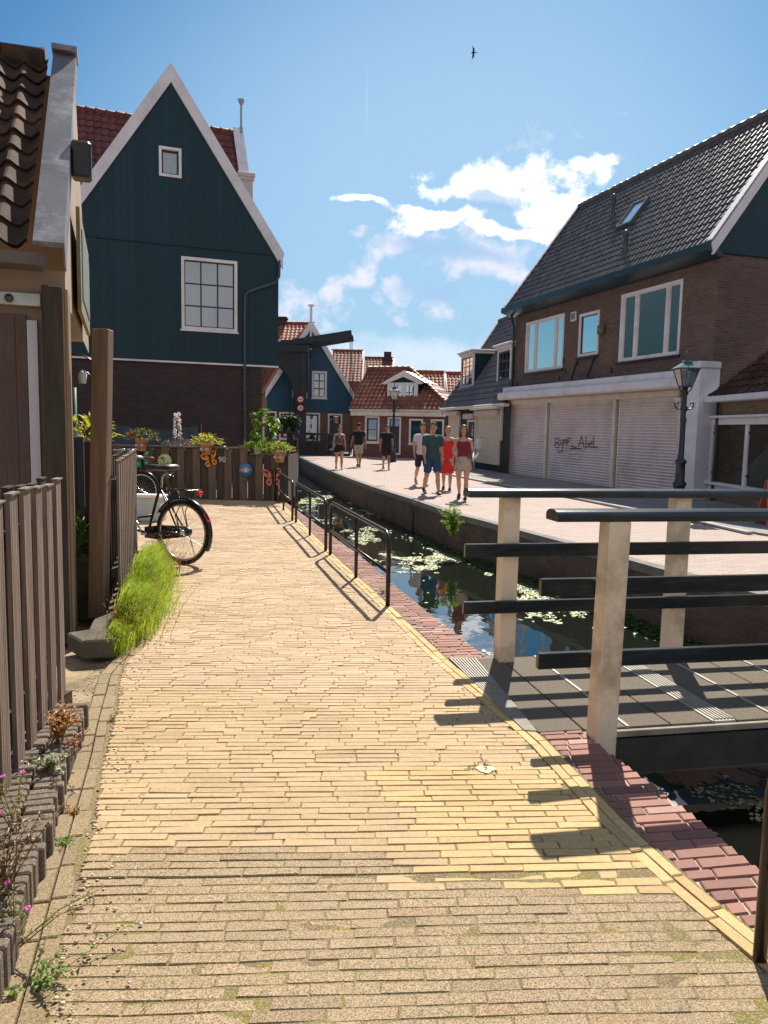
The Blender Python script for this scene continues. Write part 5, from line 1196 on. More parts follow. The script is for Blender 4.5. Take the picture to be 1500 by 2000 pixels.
# ================================================================== WOODEN PLANTER
PLD = plain('planter timber', (.075, .052, .038), .88, .35, 3, .8, stretch=(9, 9, .8), dirt=(.035, .032, .022), dirtamt=.5, bscale=14)
PLL = plain('planter timber light', (.145, .10, .072), .88, .3, 3, .8, stretch=(9, 9, .8), dirt=(.05, .045, .03), dirtamt=.5, bscale=14)
PA = xy(W(225, 972)); PBp = xy(W(562, 979)); FP = Fac(PA.xy, PBp.xy); LP = FP.L
sp = FP.px(489, 900)[0]; zl_ = (FP.px(300, 870)[1]+FP.px(470, 880)[1])/2; zr = (FP.px(500, 887)[1]+FP.px(550, 891)[1])/2
PT = thing('wooden_planter', tuple(PA), 'long raised bed of dark upright timber boards full of flowers', 'planter')
s = 0; k = 0
while s < LP-.02:
    w_ = min(.17, LP-s); zt = zl_ if s+w_/2 < sp else zr; mb = MB(); o = 0 if k % 2 else .03
    FP.box(mb, s, s+w_-.006, -.02, zt-random.uniform(0, .015), o-.03, o, bev=.003); mb.build('board', PLL if k % 2 == 0 else PLD, PT); s += w_; k += 1
for s0, s1, zt in ((-.05, sp, zl_), (sp, LP+.04, zr)):
    mb = MB(); FP.box(mb, s0, s1, zt, zt+.035, -.05, .05, bev=.004); mb.build('cap_board', PLL, PT)
mb = MB(); FP.box(mb, LP-.03, LP, 0, zr, -1.7, -.04); FP.box(mb, sp-.02, sp+.02, zr, zl_, -1.7, -.04); mb.build('side_board', PLD, PT)
mb = MB(); FP.box(mb, 0, sp-.03, zl_-.2, zl_-.06, -1.7, -.04); FP.box(mb, sp+.03, LP-.04, zr-.2, zr-.06, -1.7, -.04); mb.build('soil', plain('dark garden soil', (0, 0, 0)), PT)
# plants -----------------------------------------------------------
def leaf(mb, b, d, l, w, fold=.25, droop=.2):
    d = Vector(d).normalized(); s = d.cross(UZ); s = s.normalized() if s.length > .01 else Vector((1, 0, 0)); u = s.cross(d)
    m = b+d*l*.5+u*l*.06; t = b+d*l-u*l*droop
    mb.add([b, m-s*w/2+u*w*fold, t, m+s*w/2+u*w*fold, m], [(0, 4, 1), (1, 4, 2), (2, 4, 3), (3, 4, 0)])
def rdir(zmin=-.2, zmax=1, rnd=random):
    a = rnd.uniform(0, 6.283); z = rnd.uniform(zmin, zmax); r = math.sqrt(max(0, 1-z*z)); return Vector((r*math.cos(a), r*math.sin(a), z))
LIME = leafm('lime leaf', (.22, .38, .03), .3, .5); MIDG = leafm('green leaf', (.06, .16, .02), .35, .35); DKG = leafm('dark box leaf', (.018, .055, .014), .4, .25)
YELG = leafm('yellow leaf', (.42, .42, .04), .3, .5); PINK = leafm('pink petal', (.55, .05, .11), .3, .35); REDP = leafm('red petal', (.50, .03, .03), .3, .35); WHT = leafm('white petal', (.75, .70, .74), .1, .35)
PURP = leafm('purple petal', (.16, .04, .42), .3, .35); HEATH = leafm('grey heather', (.20, .16, .15), .35, .2); MAG = leafm('magenta petal', (.70, .10, .55), .2, .4); DRY = leafm('dry orange leaf', (.48, .24, .06), .4, .4); DRYB = leafm('dry brown stem', (.22, .13, .07), .35, .2)
STEM = plain('green stem', (.10, .14, .04), .7, .2, 5, 0); BARK = plain('brown twig bark', (.10, .07, .045), .85, .3)
def mound(name, label, cat, c, r, n, l, w, mat, flowers=None, group=None, zs=.6, stem=True):
    random.seed(len(label)*7+n)
    c = Vector(c); th = thing(name, tuple(c), label, cat, group); mb = MB()
    for _ in range(n):
        d = rdir(-.05, 1); p = c+Vector((d.x*r[0], d.y*r[1], d.z*r[2]))*random.uniform(.55, 1); leaf(mb, p, (d+rdir(-.3, .6)*.7), l*random.uniform(.6, 1.3), w*random.uniform(.7, 1.2))
    mb.build('foliage', mat, th)
    if stem:
        mb = MB()
        for _ in range(9): d = rdir(.2, 1); mb.tube([c, c+Vector((d.x*r[0], d.y*r[1], d.z*r[2]))*.8], [.006, .003], 5)
        mb.build('stem', STEM, th)
    for nf, fm, fl in (flowers or []):
        mb = MB()
        for _ in range(nf):
            d = rdir(.1, 1); p = c+Vector((d.x*r[0], d.y*r[1], d.z*r[2]))*random.uniform(.9, 1.1)
            for i in range(5): a = i*1.257+random.random(); leaf(mb, p, (math.cos(a), math.sin(a)*.6-.3, .5), fl, fl*.8)
        mb.build('flowers', fm, th)
    return th
def onP(x, y, o=0.0):
    a, z = FP.px(x, y, o); return FP.pt(a, z, o)
TERRA = plain('terracotta pot clay', (.46, .19, .09), .8, .12, 8, .3, dirt=(.55, .35, .22), dirtamt=.3)
EYEW = plain('eye white', (.75, .74, .70), .35, .03, 3, 0); EYEB = plain('eye black', (.01, .01, .01), .3, .1, 3, 0)
def pot(cx, ytop, ybot, wpx, label, lookx=1):
    t = onP(cx, ytop, .12); b = onP(cx, ybot, .12); h = t.z-b.z; r = wpx/1500*16.6/2
    th = thing('flower_pot', tuple(b), label, 'flower pot', 'terracotta pots with eyes hung on the wooden planter'); mb = MB()
    mb.lathe(b, [(r*.60, 0), (r*.68, .02), (r*.88, h*.68), (r*.99, h*.69), (r*1.04, h*.98), (r*.97, h), (r*.9, h*.9), (r*.3, h*.86)], 20); mb.build('pot', TERRA, th)
    for sx in (-1, 1):
        q = b+Vector((sx*r*.42-.02, -r*.80, h*.48)); mb = MB(); mb.tube([q+Vector((0, .03, 0)), q-Vector((0, .012, 0))], r*.24, 14); e_ = mb.build('eye', EYEW, th)
        mb = MB(); mb.tube([q-Vector((-.006, .01, 0)), q-Vector((-.006, .018, 0))], r*.11, 10); mb.build('pupil', EYEB, e_)
    q = b+Vector((0, -r*.86, h*.24)); mb = MB(); mb.tube([q+Vector((-r*.25, .02, .01)), q+Vector((0, 0, -.012)), q+Vector((r*.25, .02, .01))], .006, 6); mb.build('smile', EYEB, th)
    return b, h, r
p1 = pot(277, 857, 881, 24, 'terracotta pot with two round eyes at the left, above the green butterfly')
p2 = pot(403, 866, 888, 25, 'terracotta pot with two round eyes in the middle, above the orange butterfly')
p3 = pot(546, 881, 903, 25, 'terracotta pot with two round eyes on the right corner of the planter')
for (b, h, r), mt, fl, lb, wd in ((p1, MIDG, [(26, REDP, .05), (16, PINK, .045)], 'pink and red flowering plant spilling from the left eyed pot', .36), (p2, YELG, [(8, WHT, .03)], 'yellow green leafy plant growing in the middle eyed pot', .36), (p3, LIME, [(26, PINK, .045)], 'pink flowering plant growing in the right corner pot', .32)):
    mound('flowering_plant', lb, 'plant', b+UZ*(h-.02), (wd, .22, .2), 190, .10, .04, mt, fl)
mound('heather', 'low grey heather mound between the left and middle pots', 'plant', onP(350, 873, -.4), (.42, .25, .17), 520, .07, .012, HEATH)
mound('bedding_plants', 'low reddish purple bedding plants in the right half of the planter', 'plant', onP(455, 886, -.4), (.42, .3, .12), 260, .07, .03, MIDG, [(40, PINK, .03)])
mound('garden_grass', 'light green grass tuft under the fig tree', 'plant', onP(510, 887, -.25), (.42, .25, .2), 300, .22, .012, LIME, stem=False)
mound('garden_plant', 'yellow leaved plant with violet flower behind the tall wooden post', 'plant', VY(172, 862, 8.2), (.26, .2, .24), 160, .12, .04, YELG, [(5, PURP, .05)])
mound('garden_plant', 'small green plant growing behind the stone trough beside the shed', 'plant', VY(152, 1085, 6.25), (.13, .1, .3), 70, .16, .045, MIDG)
# tall white flower spike
c = onP(346, 862, -.5); th = thing('white_flower', tuple(c), 'tall white flower spike rising above the planter', 'plant'); mb = MB(); tp = onP(346, 806, -.5)
mb.tube([c-UZ*.2, tp], .010, 6); mb.build('stem', STEM, th); mb = MB()
for i in range(110):
    f = random.random(); p = c.lerp(tp, .12+.88*f); d = rdir(-.5, .3); leaf(mb, p+d*.025, d, .085*(1.15-.35*f), .05)
mb.build('flowers', WHT, th)
# fig tree
c = onP(517, 890, -.6); th = thing('fig_tree', tuple(c), 'young fig tree with big lime green leaves standing in the planter', 'tree')
mb = MB(); ml = MB(); tips = [(494, 826), (505, 812), (519, 806), (532, 820), (541, 836), (528, 846), (500, 846), (513, 830), (490, 872), (522, 862), (537, 866), (507, 858)]
for (x, y) in tips:
    t = onP(x, y, -.6+random.uniform(-.25, .25)); m = c.lerp(t, .55)+Vector((random.uniform(-.05, .05), 0, .05)); mb.tube([c, m, t], [.013, .009, .005], 6)
    for _ in range(5):
        d = rdir(-.5, .5); d.y = d.y*.7-.3; l = random.uniform(.13, .24); b_ = t+rdir()*.04
        for a in (-.75, -.35, 0, .35, .75):
            dd = Vector((d.x*math.cos(a)-d.z*math.sin(a)*.6, d.y, d.z+math.sin(a)*.6)); leaf(ml, b_, dd, l*(1-.35*abs(a)), l*.42, .1, .15)
mb.build('trunk', BARK, th); ml.build('crown', LIME, th)
# round plaques, butterflies, house number
def disc(cx, cy, rpx, mat, label, name='round_plaque'):
    c = onP(cx, cy, .035); r = rpx/1500*16.6; th = thing(name, tuple(c), label, 'ornament', 'ornaments nailed to the wooden planter'); mb = MB(); mb.tube([c, c+FP.n*.02], r, 24); mb.build('disc', mat, th); return th, c+FP.n*.022, r
th, c, r = disc(322, 900, 13.5, plain('pale yellow enamel', (.56, .60, .24), .35, .1, 20, 0), 'round pale yellow plaque with a grey bird, left of the saddle')
u_ = FP.u; n_ = FP.n
def shape(th, name, c, pts, r, mat, t=.006, off=0.0): mb = MB(); mb.prism([c+u_*(x*r)+UZ*(y*r)+n_*off for x, y in pts], n_*t); return mb.build(name, mat, th)
shape(th, 'bird', c, [(-.5, .55), (-.2, .62), (.15, .35), (.5, -.1), (.62, -.55), (.3, -.35), (-.05, -.2), (-.35, .15), (-.65, .4)], r, plain('grey bird paint', (.16, .17, .16), .5)); shape(th, 'branch', c, [(-.8, -.5), (.2, -.45), (.7, -.75), (.2, -.62), (-.8, -.66)], r, plain('twig paint', (.10, .09, .03), .5)); shape(th, 'wing', c, [(-.1, .3), (.3, .05), (.45, -.3), (.1, -.1)], r, EYEW, .009)
th, c, r = disc(480, 918, 13, plain('bright blue enamel', (.03, .22, .48), .35, .25, 20, 0), 'round blue plaque with an orange fish at the right of the planter')
shape(th, 'fish', c, [(-.7, .35), (-.45, .1), (-.1, .42), (.35, .3), (.68, .0), (.35, -.3), (-.1, -.42), (-.45, -.1), (-.7, -.35)], r, plain('orange fish paint', (.65, .30, .06), .4)); shape(th, 'stripe', c, [(0, .36), (.12, .34), (.12, -.34), (0, -.36)], r, EYEW, .008)
def butterfly(cx, cy, wpx, mat, mat2, label, tilt=0):
    c = onP(cx, cy, .04); r = wpx/1500*16.6/2; th = thing('butterfly_ornament', tuple(c), label, 'ornament', 'ornaments nailed to the wooden planter')
    for sg in (-1, 1):
        mb = MB()
        for P_ in ([(0, .05), (.25, .6), (.7, .95), (1.0, .75), (.9, .3), (.45, -.05)], [(0, -.05), (.45, -.1), (.75, -.35), (.6, -.8), (.3, -.85), (.05, -.4)]):
            ct, st_ = math.cos(tilt), math.sin(tilt)
            mb.prism([c+u_*((sg*x*ct-y*st_)*r)+UZ*((sg*x*st_+y*ct)*r)+n_*(abs(x)*r*.35) for x, y in P_], n_*.008)
        w = mb.build('wing', mat, th); mb = MB()
        for (x, y, q) in ((.6, .55, .16), (.8, .65, .09), (.45, -.45, .13)):
            cc = c+u_*((sg*x*ct-y*st_)*r)+UZ*((sg*x*st_+y*ct)*r)+n_*(abs(x)*r*.35+.009); mb.tube([cc, cc+n_*.004], q*r, 8)
        mb.build('wing_spots', mat2, w)
    mb = MB(); mb.tube([c+UZ*r*.6+n_*.02, c+n_*.03, c-UZ*r*.6+n_*.02], [r*.06, r*.12, r*.05], 8); mb.tube([c+UZ*r*.55+n_*.02, c+UZ*r*.95+u_*r*.3+n_*.03], .004, 4); mb.tube([c+UZ*r*.55+n_*.02, c+UZ*r*.95-u_*r*.3+n_*.03], .004, 4); mb.build('body', EYEB, th)
butterfly(278, 897, 36, plain('green enamel', (.01, .22, .12), .35, .3, 30, 0), plain('pale green enamel', (.35, .6, .5), .35), 'green metal butterfly on the left end of the planter', .15)
butterfly(411, 897, 32, plain('orange enamel', (.75, .30, .02), .35, .3, 30, 0), EYEB, 'orange metal butterfly beside the house number', .3)
butterfly(533, 932, 38, plain('salmon enamel', (.62, .17, .11), .35, .3, 30, 0), EYEB, 'salmon pink metal butterfly at the right end of the planter', .1)
def text(th, s_, c, h, mat, f, depth=.01, name='lettering', align='CENTER'):
    cu = bpy.data.curves.new(name, 'FONT'); cu.body = s_; cu.size = h*1.38; cu.extrude = depth/2; cu.align_x = align; cu.align_y = 'CENTER'; cu.offset = h*.02
    o = bpy.data.objects.new('tmp', cu); SC.collection.objects.link(o); bpy.context.view_layer.update()
    me = bpy.data.meshes.new_from_object(o.evaluated_get(bpy.context.evaluated_depsgraph_get())); bpy.data.objects.remove(o)
    M = Matrix((f.u, UZ, f.n)).transposed().to_4x4()
    if f.u.cross(UZ).dot(f.n) < 0: M = Matrix((-f.u, UZ, f.n)).transposed().to_4x4()
    me.transform(Matrix.Translation(Vector(c)-org(th)) @ M); me.materials.clear(); me.materials.append(mat)
    r_ = bpy.data.objects.new(name, me); SC.collection.objects.link(r_); r_.parent = th; return r_
c = onP(434, 898, .04); th = thing('house_number', tuple(c), 'pale number 90 fixed on the planter beside the orange butterfly', 'sign'); text(th, '90', c, .12, plain('pale grey number', (.50, .46, .48), .5), FP, .02)
# small bird table roof in the bed
c = onP(438, 884, -.3); th = thing('bird_house', tuple(c), 'tiny wooden bird house between the plants in the planter', 'bird house'); mb = MB(); mb.box(c.x-.06, c.x+.06, c.y-.06, c.y+.06, c.z-.1, c.z+.06); mb.build('body', PLL, th)
mb = MB(); mb.prism([c+Vector((-.14, -.09, .02)), c+Vector((0, -.09, .15)), c+Vector((.16, -.09, .0)), c+Vector((.14, -.09, -.02)), c+Vector((0, -.09, .12)), c+Vector((-.13, -.09, .0))], (0, .18, 0)); mb.build('roof', plain('peach roof paint', (.42, .22, .14), .6), th)
# canvas windbreak behind the planter
a, b = VY(214, 850, 18.0), VY(388, 850, 18.4); th = thing('canvas_screen', (a.x, a.y, 0), 'blue grey canvas windbreak hanging in front of the brick wall', 'screen')
mb = MB(); vs = []; z1 = VY(214, 826, 18).z
for i in range(21):
    f = i/20; p = a.lerp(b, f); sag = .12*math.sin(math.pi*f)
    vs += [(p.x, p.y+.03*math.sin(i), .2), (p.x, p.y-.04+.02*math.sin(i*1.7), z1-sag-.03*f)]
mb.add(vs, [(2*i, 2*i+2, 2*i+3, 2*i+1) for i in range(20)], smooth=True); mb.build('canvas', plain('blue grey canvas', (.055, .075, .10), .8, .25, 3, .2), th)
for i, p in enumerate((a, b)): mb = MB(); mb.box(p.x-.05, p.x+.05, p.y+.03, p.y+.10, 0, z1+.02); mb.build('post', FD_, th)
a = VY(212, 840, 12.0); mb = MB(); mb.box(a.x-.03, a.x+.03, 11.97, 12.03, 0, VY(212, 818, 12).z, bev=.005); tag(mb.build('white_post', WHITE), 'small white post seen just right of the tall wooden post', 'post')
# stand with clipped box balls
th = thing('plant_stand', (-2.3, 18.6, 0), 'black timber stand behind the planter carrying clipped box balls', 'stand')
Y = 18.6; x0, x1 = VY(523, 840, Y), VY(584, 840, Y); zt = VY(550, 841, Y).z
mb = MB(); mb.box(x0.x, x1.x, Y-.16, Y+.16, zt-.07, zt, bev=.01); mb.build('shelf', BLACKM, th)
for x in (x0.x+.03, VY(567, 840, Y).x): mb = MB(); mb.box(x-.07, x+.07, Y-.07, Y+.07, -.02, zt-.07); mb.build('leg', BLACKM, th)
mb = MB(); mb.box(x0.x, x1.x, Y-.03, Y+.03, zt-.45, zt-.37); mb.box(x0.x, x1.x-.1, Y-.03, Y+.03, zt-.85, zt-.78); mb.build('brace', BLACKM, th)
mb = MB(); mb.box(VY(559, 900, Y).x, VY(578, 900, Y).x, Y+.2, Y+.5, -.8, zt-.2); mb.build('mooring_post', BLACKM, th)
for i, (x, y, r) in enumerate(((529, 824, .13), (542, 826, .12), (556, 822, .145), (574, 825, .16))):
    c = VY(x, y, Y); c.z = zt+.06+r; t2 = thing('box_ball', (c.x, c.y, zt), ('leftmost', 'second from left', 'third from left', 'rightmost and largest')[i]+' of the clipped box balls on the black stand', 'topiary', 'clipped box balls on the black stand')
    mb = MB(); mb.lathe((c.x, c.y, zt), [(.05, 0), (.075, .10), (.06, .10)], 10); mb.build('pot', BLACKM, t2); mb = MB(); mb.ball(c, r*.8, 10, 8)
    for _ in range(500): d = rdir(-1, 1); leaf(mb, c+d*r*random.uniform(.78, 1.0), d+rdir(-1, 1)*.7, .045, .03)
    mb.build('crown', DKG, t2)
# white scalloped trough near the bicycle
a, b = VY(256, 1000, 12.6), VY(312, 1000, 12.6); z0, z1 = 0, VY(280, 972, 12.6).z
th = thing('white_trough', (a.x, 12.6, 0), 'low white trough with scalloped rim behind the bicycle', 'planter'); mb = MB(); mb.box(a.x, b.x, 12.6, 13.0, 0, z1, bev=.015); mb.build('body', plain('pale blue grey concrete', (.42, .48, .50), .7, .1), th)
mb = MB(); mb.box(a.x-.02, b.x+.02, 12.57, 13.03, z1, z1+.03); n_s = 9
for i in range(n_s): x = a.x+(b.x-a.x)*(i+.5)/n_s; mb.tube([(x, 12.56, z1+.03), (x, 12.64, z1+.03)], (b.x-a.x)/n_s*.5, 10)
mb.build('rim', WHITE, th)
mound('hedge', 'dark low hedge along the left foot of the planter', 'hedge', onP(278, 958, .25), (.55, .2, .38), 900, .06, .035, DKG)
# ================================================================== GRASS
mb = MB(); rnd = random.Random(11)
FENL = leafm('bright feathery grass', (.38, .52, .05), .4, .55)
def gbase(t):   # along the foot of the slatted fence
    return Vector((-1.93-.245*(t*3.0), 5.15+t*3.6, 0))
for _ in range(13000):
    t = rnd.random(); b = gbase(t); wdt = (.12+.24*math.sin(math.pi*min(1, max(0, (t*.85+.1))))**.7) if t > .1 else .12+t
    off = abs(rnd.gauss(0, .5))*wdt; b = b+Vector((off*.72+.02, rnd.uniform(-.05, .05), .0))
    hh = (.08+.42*math.sin(math.pi*min(1, t*.75+.18)))*rnd.uniform(.3, 1.25)*(1-.6*min(1, off/.45))*(.8+.45*noise.noise(Vector((t*14, off*6, 0)))); 
    if t < .12: hh *= .45+t*3
    a = rnd.uniform(-1.0, 1.0); d = Vector((math.cos(a)*.42+.12, math.sin(a)*.5, 0)); l = hh*rnd.uniform(.3, .9); w = rnd.uniform(.0022, .0045)
    s = Vector((-d.y, d.x, 0)).normalized()*w; p1_ = b+UZ*hh*.55+d*l*.25; p2_ = b+UZ*hh*.92+d*l*.7; p3_ = b+UZ*hh+d*l*1.15
    mb.add([b-s, b+s, p1_+s, p1_-s, p2_+s*.7, p2_-s*.7, p3_], [(0, 1, 2, 3), (3, 2, 4, 5), (5, 4, 6)])
    for k in range(3):
        f = rnd.uniform(.3, .9); q = b.lerp(p3_, f)+UZ*hh*.15*(1-f); dd = rdir(-.1, .8, rnd)*hh*rnd.uniform(.12, .25); mb.add([q-s*.6, q+s*.6, q+dd], [(0, 1, 2)])
md = MB()
for _ in range(260):
    t = rnd.random(); b = gbase(t)+Vector((abs(rnd.gauss(0, .16)), 0, 0)); hh = rnd.uniform(.12, .46); d = Vector((rnd.uniform(-.1, .5), rnd.uniform(-.35, .2), 1)).normalized()
    md.tube([b, b+d*hh*.6, b+d*hh+Vector((.05, -.02, -.01))], [.0022, .0018, .001], 3, cap=False)
    for k in range(4): q = b+d*hh*(.7+.08*k); leaf(md, q, rdir(-.2, .9, rnd), .03, .006)
tag(md.build('dry_grass', DRY, None, 'stuff'), 'dry straw coloured stalks standing in the bright grass by the fence', 'grass')
tag(mb.build('grass', FENL, None, 'stuff'), 'bright green feathery grass growing along the slatted fence', 'grass')
# weeds in joints and on the sandy strip
mb = MB(); rnd = random.Random(21)
spots = [(1095/1.0, 0)]
for _ in range(160):
    y = rnd.uniform(1.7, 8); x = rnd.uniform(interp(lft, y)-.1, interp(curb, y)) if rnd.random() < .45 else (interp(curb, y)-.1+rnd.gauss(0, .02) if rnd.random() < .5 else interp(lft, y)+rnd.gauss(-.08, .09))
    for _ in range(rnd.randint(3, 10)):
        p = Vector((x+rnd.gauss(0, .022), y+rnd.gauss(0, .006), -.012)); leaf(mb, p, rdir(.1, .9, rnd), rnd.uniform(.010, .028), rnd.uniform(.002, .005))
tag(mb.build('joint_weeds', leafm('small weed leaf', (.26, .28, .06), .35, .3), None, 'stuff'), 'tiny weeds and moss growing in the joints of the path', 'weeds')
def weed(px, z, n, hgt, spread, mat, label, fl=None, lw=(.05, .012), stems=10, name='weed', lean=(0, 0)):
    c = W(px[0], px[1], z) if name != 'wall_bush' else WB; th = thing(name, tuple(c), label, 'plant'); mb = MB(); ml = MB(); mf = MB()
    for i in range(stems):
        d = Vector((random.gauss(lean[0], spread), random.gauss(lean[1], spread), hgt*random.uniform(.5, 1.1))); m = c+d*.5+Vector((0, 0, hgt*.12)); e_ = c+d
        mb.tube([c+Vector((random.gauss(0, .015), random.gauss(0, .015), 0)), m, e_], [.0022, .0016, .001], 4)
        for _ in range(n//stems): f = random.uniform(.15, 1); q = c.lerp(m, f*2) if f < .5 else m.lerp(e_, f*2-1); leaf(ml, q, rdir(-.3, .8), lw[0]*random.uniform(.5, 1.2), lw[1]*random.uniform(.6, 1.3))
        if fl and i % 2 == 0:
            for k in range(5): a = k*1.257; leaf(mf, e_, (math.cos(a), math.sin(a), .4), .014, .011)
    mb.build('stem', DRYB, th); ml.build('foliage', mat, th)
    if fl: mf.build('flowers', fl, th)
weed((112, 1450), .12, 420, .16, .055, DRY, 'dry orange brown weed clump leaning on the near fence', lw=(.028, .014), stems=22)
weed((135, 1478), .06, 260, .10, .05, leafm('russet leaf', (.34, .16, .08), .4, .3), 'russet dead weed hanging over the brick edging', lw=(.022, .010), stems=16)
weed((100, 1503), .12, 120, .06, .045, leafm('pale grey green leaf', (.30, .34, .20), .3, .3), 'pale grey green rosette on the brick edging below the orange weed', lw=(.03, .018), stems=12)
weed((30, 1620), .12, 260, .26, .09, leafm('olive leaf', (.26, .28, .08), .35, .4), 'straggly olive weed with pink flowers at the left edge', MAG, (.020, .006), 8, lean=(.02, .02))
weed((12, 1740), .12, 280, .24, .09, DRYB, 'dry brown tangle at the left edge above the lower flowers', None, (.04, .008), 18)
weed((30, 1850), .03, 200, .20, .09, leafm('olive leaf', (0, 0, 0)), 'straggly weed with small magenta flowers near the lower left corner', MAG, (.022, .007), 6, lean=(.05, 0))
weed((60, 1945), -.03, 130, .09, .10, leafm('fresh weed leaf', (.20, .34, .06), .3, .4), 'green creeping weed on the sand in the lower left corner', None, (.026, .010), 9, lean=(.06, .0))
weed((140, 1600), -.03, 90, .05, .03, DRY, 'small russet tuft on the sandy strip beside the brick edging', None, (.02, .008), 9)
weed((128, 1655), -.03, 140, .045, .035, leafm('fresh weed leaf', (0, 0, 0)), 'small green grass tuft on the sandy strip', None, (.03, .004), 10)
weed((220, 1410), -.01, 40, .05, .012, leafm('fresh weed leaf', (0, 0, 0)), 'tiny green sprig in the gutter row of the path', None, (.022, .005), 6)
weed((155, 1272), 0, 50, .10, .05, MIDG, 'small dark green weed at the foot of the concrete sill', None, (.06, .012), 7)
weed((945, 1504), -.01, 120, .02, .045, leafm('olive leaf', (0, 0, 0)), 'flat patch of moss and weeds in the middle of the path', None, (.02, .006), 16)
weed((748, 1160), -.01, 60, .05, .02, YELG, 'yellow weed at the foot of the nearest pipe railing', None, (.03, .01), 7)
WB = VY(884, 1052, 14.15)
weed((884, 1052), WB.z, 900, .62, .09, LIME, 'bright green bush growing out of the far canal wall', None, (.07, .03), 22, name='wall_bush')
mb = MB(); c = W(948, 1503, .004); mb.prism([c+Vector((math.cos(a)*.045*random.uniform(.7, 1.2), math.sin(a)*.04*random.uniform(.7, 1.2), 0)) for a in [i*.7 for i in range(9)]], (0, 0, .003)); tag(mb.build('paint_spot', plain('pale yellow paint blot', (.66, .60, .30), .6, .1, 30, .2)), 'pale yellow blot on the path bricks', 'blot')
